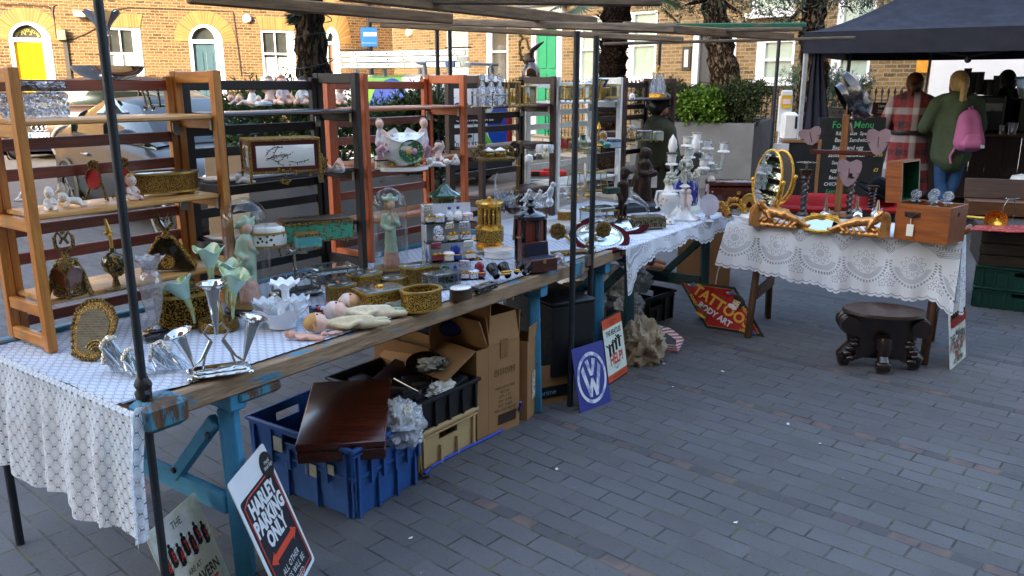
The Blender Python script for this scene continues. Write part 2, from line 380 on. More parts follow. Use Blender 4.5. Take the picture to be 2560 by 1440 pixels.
def arch(mb,cx,z0,r,R,y,m,n=24,a0=0,a1=pi,zs=1.0):
 for i in range(n):
  t0,t1=a0+(a1-a0)*i/n,a0+(a1-a0)*(i+1)/n
  q=[(cx+k*cos(t),y,z0+k*sin(t)*zs)for k,t in((r,t0),(R,t0),(R,t1),(r,t1))]
  L=(R+r)/2
  mb.add(q,[(0,1,2,3)],m,[(t0*L,0),(t0*L,.3),(t1*L,.3),(t1*L,0)])
  for k in(R,):
   mb.add([(cx+k*cos(t0),y,z0+k*sin(t0)*zs),(cx+k*cos(t0),y+.03,z0+k*sin(t0)*zs),(cx+k*cos(t1),y+.03,z0+k*sin(t1)*zs),(cx+k*cos(t1),y,z0+k*sin(t1)*zs)],[(0,1,2,3)],m,[(0,0)]*4)
PANE=mt('window_glass','3b3c38',.06,var=.3,vs=2,coat=1);BLIND=mt('pale_window_blind','93a69c',.25,var=.1,vs=1.5,coat=.6);NET=mt('net_curtain','c9c8bb',.6,var=.08,vs=3)
def sash(house,a,b,c,d,y=.05,pane=PANE,low=None,bars=1,f=.055,left=0,right=0,sill=True,lowz=None):
 """sash window: white frame with meeting rail, panes behind"""
 m=MB();zc=(c+d)/2;A,B=a+left,b-right
 m.box(((A+B)/2,y,d-f/2),(B-A,.07,f));m.box(((A+B)/2,y,c+f/2),(B-A,.07,f));m.box((A+f/2,y,zc),(f,.07,d-c-2*f));m.box((B-f/2,y,zc),(f,.07,d-c-2*f))
 m.box(((A+B)/2,y-.004,zc),(B-A-2*f,.07,.05))
 if bars:m.box(((A+B)/2,y+.002,(zc+d)/2),(.03,.05,d-zc-.05-f));m.box(((A+B)/2,y+.002,(zc+c)/2),(.03,.05,zc-c-.05-f))
 if left:m.box((a+left/2,y-.02,zc),(left,.06,d-c))
 if right:m.box((b-right/2,y-.02,zc),(right,.06,d-c))
 fr=m.build('window',WHITE,house)
 MB().box(((A+B)/2,y+.035,(zc+d)/2),(B-A,.012,d-zc)).build('pane',pane,fr)
 lz=lowz or zc
 MB().box(((A+B)/2,y+.036,(lz+c)/2),(B-A,.014,lz-c)).build('pane',low or pane,fr)
 if lowz:MB().box(((A+B)/2,y+.034,(lz+zc)/2),(B-A,.01,zc-lz)).build('pane',pane,fr)
 if sill:MB().bbox(((a+b)/2,-.035,c-.055),(b-a+.16,.19,.11),.008).build('sill',WHITE,fr)
 return fr
def fr(O,e):
 n=Vector((e.y,-e.x,0))
 def f(x,y):
  dx=(x-1280)/F;dy=(720-y)/F
  d=Vector((dx,cos(CP)+dy*sin(CP),-sin(CP)+dy*cos(CP)));o=Vector((0,0,CH))
  p=o+d*((O-o).dot(n)/d.dot(n));return((p-O).dot(e),p.z)
 return f
OL=Vector((-13.4,21,0));eL=Vector((.906,.423,0)).normalized();PL=fr(OL,eL)
OR=Vector((-3.59,25.58,0));eR=Vector((.707,-.707,0)).normalized();PR=fr(OR,eR)
HL=thing('terraced_house','sunlit yellow brick terraced house with a yellow arched front door','house',OL,atan2(eL.y,eL.x))
def rect(P,x0,y0,x1,y1):
 ym=(y0+y1)/2;return(P(x0,ym)[0],P(x1,ym)[0],P((x0+x1)/2,y1)[1],P((x0+x1)/2,y0)[1])
ops=[];spand=[]
wl=MB()
dz={}
for nm,(x0,x1,ytop,yspr)in dict(y=(22,127,55,100),g=(472,556,61,104),f=(812,848,68,108)).items():
 a,b=PL(x0,yspr)[0],PL(x1,yspr)[0];zt,zs=PL((x0+x1)/2,ytop)[1],PL((x0+x1)/2,yspr)[1]
 dz[nm]=(a,b,zt,zs);ops.append((a,b,.1,zt))
w1=rect(PL,268,70,356,196);w2=rect(PL,655,77,738,192);ops+=[w1,w2]
wallmesh(wl,-14,10.82,-.05,7.5,ops,0)
for nm,(a,b,zt,zs)in dz.items():
 r=(b-a)/2;cx=(a+b)/2;q=(zt-zs)/r
 for sgn in(-1,1):
  pts=[(cx+sgn*r,0,zt)]+[(cx+sgn*r*cos(t),0,zs+r*q*sin(t))for t in[i*pi/2/8 for i in range(9)]]
  wl.add(pts,[tuple(range(len(pts)))],0,[(p[0],p[2])for p in pts])
hw=wl.build('wall',[BRL,WHITE],HL,smooth=False)
for nm,(a,b,zt,zs)in dz.items():
 r=(b-a)/2;cx=(a+b)/2;q=(zt-zs)/r;m=MB();arch(m,cx,zs,r+.01,r+.36,-.012,0,zs=q);m.build('brick_arch',ARCH,HL,smooth=False)
 f=.09;ff=MB()
 jl,jr=(.09,.2)
 ff.box((a+jl/2,.05,(zs+.1)/2),(jl,.12,zs-.1));ff.box((b-jr/2,.05,(zs+.1)/2),(jr,.12,zs-.1));ff.box(((a+b)/2,.056,zs),(b-a,.12,.1))
 n=18
 for i in range(n):
  t0,t1=pi*i/n,pi*(i+1)/n
  def P3(t,inn,yy):
   k=r-(.07+(.11 if cos(t)>0 else 0)*cos(t))if inn else r
   return(cx+k*cos(t),yy,zs+k*q*sin(t))
  ff.add([P3(t0,0,-.01),P3(t1,0,-.01),P3(t1,1,-.01),P3(t0,1,-.01),P3(t0,1,.1),P3(t1,1,.1)],[(0,1,2,3),(3,2,5,4)])
 fo=ff.build('door_frame',WHITE,HL,smooth=False)
 MB().prism([(cx+(r-.03)*cos(pi*i/16),zs+(r-.03)*q*sin(pi*i/16))for i in range(17)],.09,.1,M=Matrix(((1,0,0,0),(0,0,1,0),(0,1,0,0),(0,0,0,1)))).build('fanlight',PANE,HL,smooth=False)
 D=dict(y=mt('yellow_door_paint','f2b705',.35,var=.03),g=mt('slate_blue_door_paint','3e555c',.4,var=.08),f=mt('brown_door_paint','8b5a35',.5))[nm]
 A,B,zt2=a+jl,b-jr,zs-.05;dm=MB();dm.box(((A+B)/2,.08,(zt2+.1)/2),(B-A,.05,zt2-.1))
 W=B-A
 for px in(.28,.72):
  for z0_,z1_ in((.25,.85),(1.15,zt2-.22)):dm.bbox((A+W*px,.052,(z0_+z1_)/2),(W*.3,.02,z1_-z0_),.012)
 do=dm.build('door',D,HL)
 MB().bbox((A+W*.5,.047,1.22 if nm=='y' else 1.1),(.07,.02,.22),.004).build('letterbox',BRASS if nm=='g' else mt('grey_letter_plate','5a5a50',.4,.8),do)
 MB().ball((A+W*.9,.03,1.2),.03).build('handle',BRASS,do)
 if nm=='y':
  gt=mt('gilt_lettering','a89a4a',.4,.4)
  m=MB();XZ=lambda x,z,t=0:tr(x,.086,z)@rot('Y',t)@rot('X',pi/2)
  m.text('N\u00b03',.15,XZ(cx-.06,zs+.17),bold=.002)
  T='BERMONDSEY SQUARE'
  for i,ch in enumerate(T):
   t=radians(158-136*i/(len(T)-1));m.text(ch,.085,XZ(cx-.05+(r-.2)*cos(t),zs+(r-.2)*q*sin(t),pi/2-t),bold=.002)
  m.build('lettering',gt,HL,smooth=False)
for w_,low,lz in((w1,NET,None),(w2,NET,.45)):
 a,b,c,d=w_;m=MB()
 q=[(a-.1,-.012,d+.36),(b+.1,-.012,d+.36),(b,-.012,d+.02),(a,-.012,d+.02)];m.add(q,[(0,1,2,3)],0,[(p[0],p[2])for p in q]);m.build('brick_arch',ARCH,HL,smooth=False)
 sash(HL,a,b,c,d,.04,PANE,low,1,.05,.0,.16,lowz=(c+(d-c)*.42)if lz else None)
s,z=PL(617,47);m=MB();m.lathe([(.0,-.09),(.08,-.085),(.115,-.05),(.12,0)],18,M=rot('X',-pi/2)@tr(0,0,0),at=(s,-.02,z));m.build('bulkhead_light',WHITE,HL)
s,z=PL(154,88);MB().bbox((s,-.07,z),(.2,.14,.26),.01).build('cable_box',mt('grey_plastic_box','6d6a60',.6),HL)
s2,z2=PL(165,200);MB().box((s+.03,-.02,(z+.4)/2),(.05,.04,z-.4)).box((s+.08,-.03,(z+.4)/2),(.05,.03,z-.45)).build('conduit',mt('dark_conduit','3c3830',.6),HL)
s,z=PL(199,35);m=MB();m.bbox((s,-.16,z),(.3,.1,.18),.01,M=rot('X',.25));m.box((s+.2,-.06,z-.02),(.12,.12,.1));lo=m.build('floodlight',mt('grey_lamp_case','6b6f66',.4),HL)
MB().box((s,-.216,z-.013),(.25,.006,.13),M=rot('X',.25)).build('lens',mt('floodlight_lens','b9c7a4',.2),lo)
m=MB();CABM=mt('wall_cable','3c2f22',.7)
for pts in([(0,11),(60,12),(120,16),(131,30),(136,60),(140,95)],[(131,30),(133,15),(140,13)],[(160,100),(185,96),(215,84),(240,70),(270,36),(284,24),(320,19),(420,22),(520,26),(582,29),(586,60),(594,120),(603,190)]):
 m.path([(PL(*p)[0],-.015,PL(*p)[1])for p in pts],.013,5)
m.build('cable',CABM,HL)
HR=thing('brick_house','shaded yellow brick house with green and black front doors, behind the olive trees','house',OR,atan2(eR.y,eR.x))
WIN=[(1118,53,1170,190),(1216,52,1270,205),(1440,40,1516,207),(1568,28,1641,196),(1890,98,1985,201),(2078,96,2176,196)]
UP=[(1884,-120,1990,30),(2100,-120,2196,72)]
GD=rect(PR,1329,62,1405,262);BD=rect(PR,1731,75,1838,262);GD=(GD[0],GD[1],.25,GD[3]);BD=(BD[0],BD[1],.25,BD[3])
wo=[rect(PR,*q)for q in WIN];uo=[rect(PR,*q)for q in UP];send=PR(2322,230)[0]
wl=MB();wallmesh(wl,.0,send,-.05,7.5,wo+uo+[GD,BD]);wl.build('wall',[BRR,WHITE],HR,smooth=False)
for i,q in enumerate(wo+uo):sash(HR,*q,.05,[BLIND,PANE,BLIND,BLIND,BLIND,BLIND,BLIND,BLIND][i],None,0,.06,.12 if i in(1,2,3,4,5)else.05,0)
for(a,b,c,d),colr,nm in((GD,mt('green_door_paint','1f8560',.35,var=.05),0),(BD,mt('black_door_paint','2c2f36',.35,var=.1),1)):
 m=MB();f=.17 if not nm else.14
 m.box((a+f/2,.04,(c+d)/2),(f,.12,d-c));m.box((b-f/2,.04,(c+d)/2),(f,.12,d-c));m.box(((a+b)/2,.046,d-.05),(b-a,.12,.1))
 if not nm:m.box(((a+b)/2,-.06,d+.22),(b-a+.2,.2,.42));m.prism([(a-.25,d+.43),(b+.25,d+.43),(b+.22,d+.53),(a-.22,d+.53)],-.3,.0,M=Matrix(((1,0,0,0),(0,0,1,0),(0,1,0,0),(0,0,0,1))),m=1)
 m.build('door_frame',[WHITE,mt('lead_capping','5d626b',.5,.2)],HR,smooth=False)
 A,B=a+f,b-f;W=B-A;m=MB();m.box(((A+B)/2,.08,(c+d-.1)/2),(W,.05,d-.1-c))
 for px in(.28,.72):
  for z0_,z1_ in((.5,.95),(1.2,1.85),(1.98,d-.2))if not nm else((.55,1.3),(1.62,d-.25)):m.bbox((A+W*px,.05,(z0_+z1_)/2),(W*.32,.024,z1_-z0_),.014)
 do=m.build('door',colr,HR);MB().bbox((A+W*.5,.045,1.08 if not nm else 1.47),(.26,.02,.1),.004).build('letterbox',GOLD,do)
s,z=PR(1718,146);m=MB();m.bbox((s,-.02,z),(.22,.04,.5),.006,0);m.box((s,-.043,z),(.1,.01,.36),1);m.build('entry_phone',[BLACK,mt('brushed_panel','aeb2b4',.35,.6)],HR)
s,z=PR(1025,82);m=MB();m.lathe([(0,-.1),(.1,-.09),(.13,-.04),(.13,0)],16,M=rot('X',-pi/2),at=(s,0,z));m.build('bulkhead_light',mt('cream_lamp','d8d2b0',.4),HR)
s,z=PR(1428-108,160);MB().bbox((s,-.03,z),(.16,.06,.5),.006).build('entry_phone',BLACK,HR)
s=send;HW=thing('white_house','white rendered house wall behind the coffee counter','house',OR+eR*(s+.002),atan2(eR.y,eR.x))
m=MB();m.box((6,.1,3.5),(12,.3,7.1));m.build('wall',mt('white_render','d4d7dc',.8,var=.05,vs=2),HW,smooth=False)
m=MB();m.bbox((-.13,-.07,2.06),(.2,.05,.56),.01);m.build('wall_plaque',mt('orange_plaque','c98a1c',.5),HW)
lx=-4.9-SUN.x/SUN.y*0+SUN.x/abs(SUN.y)*(25+12)
HB=thing('apartment_block','tall brick block across the square that shades the market','building',(0,-12,0))
m=MB();wallmesh(m,lx,60,0,22,[],0,0)
m.box(((lx+60)/2,-3,11),(60-lx,5.9,22),0);m.build('wall',BRD,HB,smooth=False)
# railings and low wall before the corner house
IRON=mt('black_railing_iron','1a1b1d',.5,.3,var=.2)
def spear(h,r=.011):
 m=MB();m.tube((0,0,0),(0,0,h-.12),r,n=6);m.lathe([(.0,h),(.028,h-.085),(.012,h-.12),(.024,h-.13),(.012,h-.14)],6);return m
def railing(name,label,p0,p1,zb,h,n,cat='railing',sc=1):
 L=(p1-p0).length;a=atan2((p1-p0).y,(p1-p0).x);t=thing(name,label,cat,(p0 .x,p0 .y,0),a)
 for zz in(zb+.1,zb+h-.22):MB().box((L/2,0,zz),(L,.03,.014)).build('rail',IRON,t,smooth=False)
 b0=spear(h).build('bar',IRON,t);b0 .location=(0,0,zb)
 for i in range(1,n):
  b=b0 .copy();C.objects.link(b);b.parent=t;b.location=(L*i/(n-1),0,zb)
 return t
def front(x,y,z):return at(x,y,z)
nR=Vector((eR.y,-eR.x,0))
def offR(sx,off):p=OR+eR*sx+nR*off;return Vector((p.x,p.y,0))
sA,sB,sC,sD,sE=[PR(x,230)[0]for x in(1262,1460,1600,1745,2320)]
railing('iron_railing','black spear topped iron railing before the green door',offR(sA-1.6,1.7),offR(sB-.5,1.7),.45,1.3,34)
railing('iron_railing','black iron railing between the palm trunk and the black door',offR(sB+.3,1.7),offR(sD,1.7),.45,1.25,30)
railing('iron_railing','tall black spear railing behind the coffee stall under the blind window',offR(sD+.7,1.2),offR(sE+.3,1.2),.15,1.4,42)
STONE=brick('grey_stone_blocks','7d7a72','98948a','88857c','6b6862',.3)
t=thing('stone_wall','low pale stone wall under the iron railing, seen through the shelves','wall',offR(0,1.6),atan2(eR.y,eR.x))
m=MB();m.add([(-1,0,0),(sD,0,0),(sD,0,.45),(-1,0,.45),(-1,.3,.45),(sD,.3,.45)],[(0,1,2,3),(3,2,5,4)],0,[(a*.35,b*.35)for a,b in[(-1,0),(sD,0),(sD,.45),(-1,.45),(-1,.7),(sD,.7)]])
m.build('wall',STONE,t,smooth=False)
# foliage
def leafmat(name,a,b,c,rough=.5):
 g=G(name);r=g.n('ObjectInfo').outputs['Random'];gi=g.n('NewGeometry').outputs['Random Per Island']
 col=g.ramp(gi,[(.05,lin(a)),(.5,lin(b)),(.95,lin(c))])
 d=g.pbr(Base_Color=col,Roughness=rough,Specular_IOR_Level=.35)
 tl=g.n('BsdfTranslucent',Color=col).outputs[0]
 return g.fin(g.n('MixShader',i0=.25,i1=d,i2=tl).outputs[0])
def leaf(m,p,d,L,w,up,k=0):
 d=d.normalized();s=d.cross(up);s=s.normalized()if s.length>1e-3 else Vector((1,0,0));b=up.normalized()*L*.12
 m.add([p,p+d*L*.45+s*w-b*-1,p+d*L,p+d*L*.45-s*w-b*-1],[(0,1,2),(0,2,3)],k)
def rv():
 while 1:
  v=Vector((random.uniform(-1,1),random.uniform(-1,1),random.uniform(-1,1)))
  if.05<v.length<1:return v.normalized()
def sprays(m,pts,n,L,w,tw,spread=.9):
 """twigs with leaves along them"""
 for p,dr in pts:
  d=(dr+rv()*spread).normalized();q=Vector(p)
  for i in range(n):
   a=rv();ld=(d*.8+a*.8);leaf(m,q+d*tw*i/n,ld,L*random.uniform(.7,1.2),w,rv())
HEDGE=leafmat('dark_yew_leaves','1c2f1c','35502c','5b7440');HEDG2=leafmat('green_box_leaves','1b2817','2d3d1f','4a582f');LIME=leafmat('bright_green_leaves','345818','4f7622','75923a');OLIVE=leafmat('grey_olive_leaves','1e2a20','36453a','66776a');SAGE=leafmat('grey_green_leaves','3f5444','5b7360','7f927c')
def hedge(name,label,o,ex,ey,w,d,z0,z1,n,mat,L=.05,wd=.006,k=7,cat='hedge',tw=.12):
 """clipped shrub filling a box; leaves mostly near its faces, with a ragged top"""
 m=MB();pts=[]
 for _ in range(n):
  a,b=random.uniform(-.02,1.02),random.random();c=random.random()**.6
  top=z1+.07*sin(a*w*5)+.05*sin(a*w*13+b*7)+.03*random.gauss(0,1)
  r=random.random()
  if r<.45:b=random.uniform(-.06,.12);
  elif r<.8:c=random.uniform(.82,1.03)
  p=Vector(o)+Vector(ex)*(a*w)+Vector(ey)*(b*d)+Vector((0,0,z0+(top-z0)*c))
  dr=Vector((0,0,.7))+Vector(ey)*(-.8 if b<.2 else.2)+Vector(ex)*(.8 if a>.9 else-.8 if a<.1 else 0)
  pts.append((p-dr*.04,dr))
 sprays(m,pts,k,L,wd,tw)
 o2=m.build(name,mat,smooth=False);tag(o2,label,cat)
 q=MB()
 for i in range(5):
  x=(i+.5)/5;p=Vector(o)+Vector(ex)*(x*w)+Vector(ey)*(d*.5)
  for j in range(4):q.path([p+Vector((0,0,z0-.02)),p+Vector((random.uniform(-.1,.1),random.uniform(-.05,.05),(z1-z0)*.5+z0)),p+Vector((random.uniform(-.2,.2),random.uniform(-.1,.1),z1-.05))],[.012,.008,.003],5)
 q.build('stems',mt('brown_bark','3b2d20',.9),o2);return o2
CONC=mt('grey_concrete','5a5e64',.75,var=.16,vs=3.5,bump=.12,bs=14);SOIL=mt('dark_soil','2a211a',.95)
def planter(name,label,o,ex,w,d,h):
 ex=Vector(ex).normalized();ey=Vector((-ex.y,ex.x,0));t=thing(name,label,'planter',(o[0],o[1],0),atan2(ex.y,ex.x))
 m=MB();b=.08
 for c,s in(((w/2,b/2,h/2),(w,b,h)),((w/2,d-b/2,h/2),(w,b,h)),((b/2,d/2,h/2),(b,d-2*b,h)),((w-b/2,d/2,h/2),(b,d-2*b,h))):m.bbox(c,s,.012)
 m.build('box',CONC,t);MB().box((w/2,d/2,h-.1),(w-2*b,d-2*b,.1)).build('soil',SOIL,t,smooth=False);return t,ex,ey
def bark(name,a,b,c,sc=9,st=(1,1,.25)):
 g=G(name);co=g.coord('Object',st);n1=g.noise(co,sc*1.6,6,.65);n2=g.noise(co,sc*6,4,.6);n3=g.noise(g.coord('Object'),3,3)
 rg=g.m('ABSOLUTE',g.m('SUBTRACT',n1,.5));h=g.m('ADD',g.m('MULTIPLY',g.step(rg,.0,.09),.7),g.m('MULTIPLY',n2,.45))
 col=g.mix(g.m('MULTIPLY',g.step(n3,.45,.65),.5),g.ramp(h,[(.2,lin(a)),(.75,lin(b)),(1,lin(c))]),lin(a))
 return g.fin(g.pbr(Base_Color=col,Roughness=.95,Specular_IOR_Level=.1,Normal=g.bump(h,1,.05)))
def rough_trunk(pts,rad,n=18,amp=.08,seg=6):
 P=[];R=[]
 for i in range(len(pts)-1):
  for j in range(seg):
   f=j/seg;P.append(Vector(pts[i]).lerp(Vector(pts[i+1]),f));R.append(rad[i]*(1-f)+rad[i+1]*f)
 P.append(Vector(pts[-1]));R.append(rad[-1]);m=MB();m.path(P,R,n)
 for v in m.v:
  v+=Vector((sin(v.z*31+v.x*40),cos(v.z*27+v.y*37),0))*amp*.12+rv()*amp*.08
 return m
A0=at(556,460,.98);e1=Vector((1,.12,0)).normalized();A0=Vector((-1.95,5.45,0))
pl,ex,ey=planter('concrete_planter','grey concrete planter behind the dark shelf unit, holding the dark hedge',A0,e1,1.5,1.25,.98)
hedge('hedge','dark green needle leaved hedge growing in the planter behind the shelves',A0+ex*.05+ey*.1,ex,ey,1.42,1.0,.95,1.44,2100,HEDGE,.055,.006,8,tw=.13)
hedge('shrub','broad leaved green shrub at the right end of the planter behind the orange shelf unit',A0+ex*1.2+ey*.0,ex,ey,.3,.5,.9,1.42,500,HEDG2,.05,.014,5,'shrub',.1)
PALMB=bark('grooved_grey_bark','120f0c','40352a','5e5041',12,(1,1,.22))
p=aty(785,190,6.2);T=thing('tree','thick grooved tree trunk wound with cable, behind the porcelain dolls','tree',(p.x,p.y,.95))
tm=rough_trunk([(-.02,0,0),(0,0,.6),(-.01,0,1.1),(.02,0,2.2)],[.17,.125,.105,.1],22,.11,9)
tm.build('trunk',PALMB,T)
m=MB()
for z_ in(.78,.95,1.12,1.2):m.path([(.15*cos(a)*1.0,.15*sin(a),z_+.04*sin(a*1.0+z_*9))for a in[i*2*pi/20 for i in range(21)]],.004,5)
m.build('cable',mt('black_cable','1c1a18',.6),T)
m=MB()
for i in range(1500):
 a=random.uniform(0,2*pi);z_=random.uniform(2.0,2.9);r_=random.uniform(.1,.9)
 leaf(m,Vector((r_*cos(a),r_*sin(a),z_)),Vector((cos(a),sin(a),-.5))+rv()*.5,.16,.014,rv())
for i in range(60):
 a=random.uniform(pi*.75,pi*1.4);z_=random.uniform(1.08,1.22);leaf(m,Vector((.1*cos(a),.1*sin(a),z_)),Vector((cos(a),sin(a),-.2))+rv()*.4,.1,.012,rv())
m.build('crown',OLIVE,T,smooth=False)
PT=bark('fibrous_palm_bark','0e0b09','2c211a','4d3c2e',12,(1,1,1.2))
p=aty(1530,200,13.5);T=thing('palm_tree','palm tree with a dark fibrous trunk rising behind the white shelf unit','tree',(p.x,p.y,0))
m=rough_trunk([(0,0,0),(-.02,0,1.4),(.03,0,2.6),(.1,0,3.9)],[.2,.2,.22,.25],18,.25,12)
for i in range(420):
 a=random.uniform(0,2*pi);z_=random.uniform(.3,3.8);q=Vector((.2*cos(a),.2*sin(a),z_));leaf(m,q,Vector((cos(a),sin(a),.6))+rv()*.4,random.uniform(.05,.13),.018,rv())
m.build('trunk',PT,T)
def fan(m,o,ang,drop,R=.55,n=26,stalk=1.0):
 d=Vector((cos(ang),sin(ang),drop)).normalized();c=o+d*stalk;m.path([o,o+d*stalk*.5+Vector((0,0,.04)),c],[.014,.01,.008],5)
 s=d.cross(Vector((0,0,1))).normalized();u=s.cross(d)
 for i in range(n):
  t=radians(-115+230*i/(n-1));v=d*cos(t)+s*sin(t);e=c+v*R*(1-.15*abs(sin(t)))+Vector((0,0,-.12*R))
  m.path([c,c+(e-c)*.6,e],[.016,.013,.002],4,flat=.2,up=u)
m=MB()
for a,dr,z_,st in((pi*1.02,-.42,3.2,1.0),(pi*1.15,-.62,3.2,.85),(-.25,-.75,3.25,.95),(-.7,-.55,3.3,.9),(-1.2,-.5,3.3,.9),(-2.1,-.45,3.3,.9),(.9,-.2,3.4,.8),(2.2,-.2,3.4,.8),(-1.6,.6,3.7,.8),(.1,.5,3.7,.8),(pi,.5,3.7,.9),(1.6,.7,3.7,.7)):
 fan(m,Vector((.08,0,z_)),a,dr,.6,26,st)
m.build('crown',leafmat('palm_leaf','26361c','3f5230','5a6f40'),T,smooth=False)
B1=at(1876,300,1.0);B1=Vector((3.62,12.35,0));e2=Vector((cos(radians(-24)),sin(radians(-24)),0));W2=1.9
pl2,ex2,ey2=planter('concrete_planter','large grey concrete planter with a clipped hedge, left of the coffee tent',B1-e2*W2,e2,W2,2.2,1.02)
O2=B1-e2*W2
hedge('hedge','clipped green box hedge filling the large planter beside the olive trunk',O2+ex2*.06+ey2*.1,ex2,ey2,W2-.08,1.9,1.0,1.5,3000,HEDG2,.05,.013,6,tw=.12)
hedge('shrub','bright green leafy shrub at the foot of the olive trunk',O2+ex2*.78-ey2*.03,ex2,ey2,.62,.35,1.0,1.38,420,LIME,.06,.02,6,'shrub',.12)
OB=bark('olive_bark','1b1510','584a3c','7d6f60',9,(1,1,.3))
def olive(label,p,pts,rad,crown,n,sd):
 random.seed(sd);T=thing('olive_tree',label,'tree',p);rough_trunk(pts,rad,20,.16,8).build('trunk',OB,T)
 m=MB();br=MB();top=Vector(pts[-1])
 for c,r,k in crown:
  c=Vector(c);br.path([top,(top+c)/2+rv()*.08,c],[.06,.04,.012],7);pp=[]
  for _ in range(k):
   v=rv()*r*random.random()**.4;v.z*=.62
   if sin(v.x*9+c.x*3)*sin(v.z*11+1)*sin(v.y*8)>.25:continue
   pp.append((c+v,Vector((v.x,v.y,-.25))))
  sprays(m,pp,9,.075,.009,.24,.8)
 br.build('branches',OB,T);m.build('crown',OLIVE,T,smooth=False)
p=aty(1812,250,13.2);p=Vector((p.x,p.y,1.0))
olive('olive tree with a gnarled trunk leaning in front of the black door',p,[(.1,0,-.1),(.05,0,.45),(-.1,0,1.0),(-.16,0,1.35),(-.3,0,1.9)],[.25,.24,.21,.2,.17],[((-1.0,.1,2.25),.75,260),((-.4,-.1,2.15),.7,260),((.25,.0,2.2),.75,260),((.8,.1,2.0),.6,200),((-.1,.4,2.7),1.0,150),((-.75,-.2,1.75),.3,26),((.1,-.3,1.62),.25,26)],0,5)
p=aty(2022,250,11.8)
olive('olive tree trunk partly hidden by the hanging side of the black tent',Vector((p.x,p.y,0)),[(.05,0,0),(0,0,1.2),(.05,0,1.8),(-.05,0,2.3),(-.02,0,2.8)],[.22,.2,.19,.16,.14],[((-.5,0,2.95),.6,190),((.1,-.1,2.95),.6,190),((.55,0,2.85),.45,140),((0,.4,3.4),.9,110),((-.45,-.2,2.4),.28,26),((-.05,-.2,2.3),.25,20)],0,9)
random.seed(21)
p=aty(2085,265,12.3);hedge('shrub','round grey green shrub under the blind window, behind the black tent side',(p.x-.62,p.y,0),(1,0,0),(0,1,0),1.15,.7,.9,1.72,700,SAGE,.055,.008,8,'shrub',.12)
p=aty(925,110,15.5);t=thing('street_notice','small blue and white notice hanging on a dark post before the shaded corner','sign',(p.x,p.y,0))
MB().tube((0,0,0),(0,0,3.6),.05,n=10).build('post',BLACK,t)
m=MB();m.bbox((0,-.07,2.42),(.3,.02,.34),.01);m.box((.02,-.083,2.47),(.24,.006,.07),1);m.text('Bermondsey Square',.032,tr(0,-.084,2.32)@rot('X',pi/2),1);m.text('Parking',.05,tr(0,-.09,2.47)@rot('X',pi/2),0);m.build('panel',[flat('notice_blue','2f7fc4'),WHITE],t,smooth=False)
# vehicles
TYRE=mt('rubber_tyre','151515',.85);ALLOY=mt('alloy_wheel','9b9da0',.3,.9);CARGL=mt('car_glass','1c2622',.03,var=.2,coat=1,rv=0);CHROME=mt('chrome_trim','d5d7d8',.08,1)
def wheel(par,x,y,r,w=.22,side=1):
 m=MB();R=rot('X',pi/2*side)
 m.lathe([(r*.66,-w/2),(r*.92,-w/2),(r,-w/4),(r,w/4),(r*.92,w/2),(r*.66,w/2)],28,M=R,at=(0,0,0));o=m.build('wheel',TYRE,par,loc=(x,y,r))
 m=MB();m.lathe([(r*.67,w*.3),(r*.62,w*.42),(r*.56,w*.2),(r*.52,-w*.1)],28,M=R)
 for i in range(5):
  a=2*pi*i/5
  for da in(-.1,.1):m.tube(R@Vector((r*.13*cos(a),r*.13*sin(a),w*.36)),R@Vector((r*.6*cos(a+da),r*.6*sin(a+da),w*.34)),r*.055,r*.045,6)
 m.lathe([(0,w*.45),(r*.16,w*.4),(r*.16,w*.2)],12,M=R);m.lathe([(0,-w*.1),(r*.6,-w*.1)],20,1,M=R)
 m.build('rim',[ALLOY,BLACK],o)
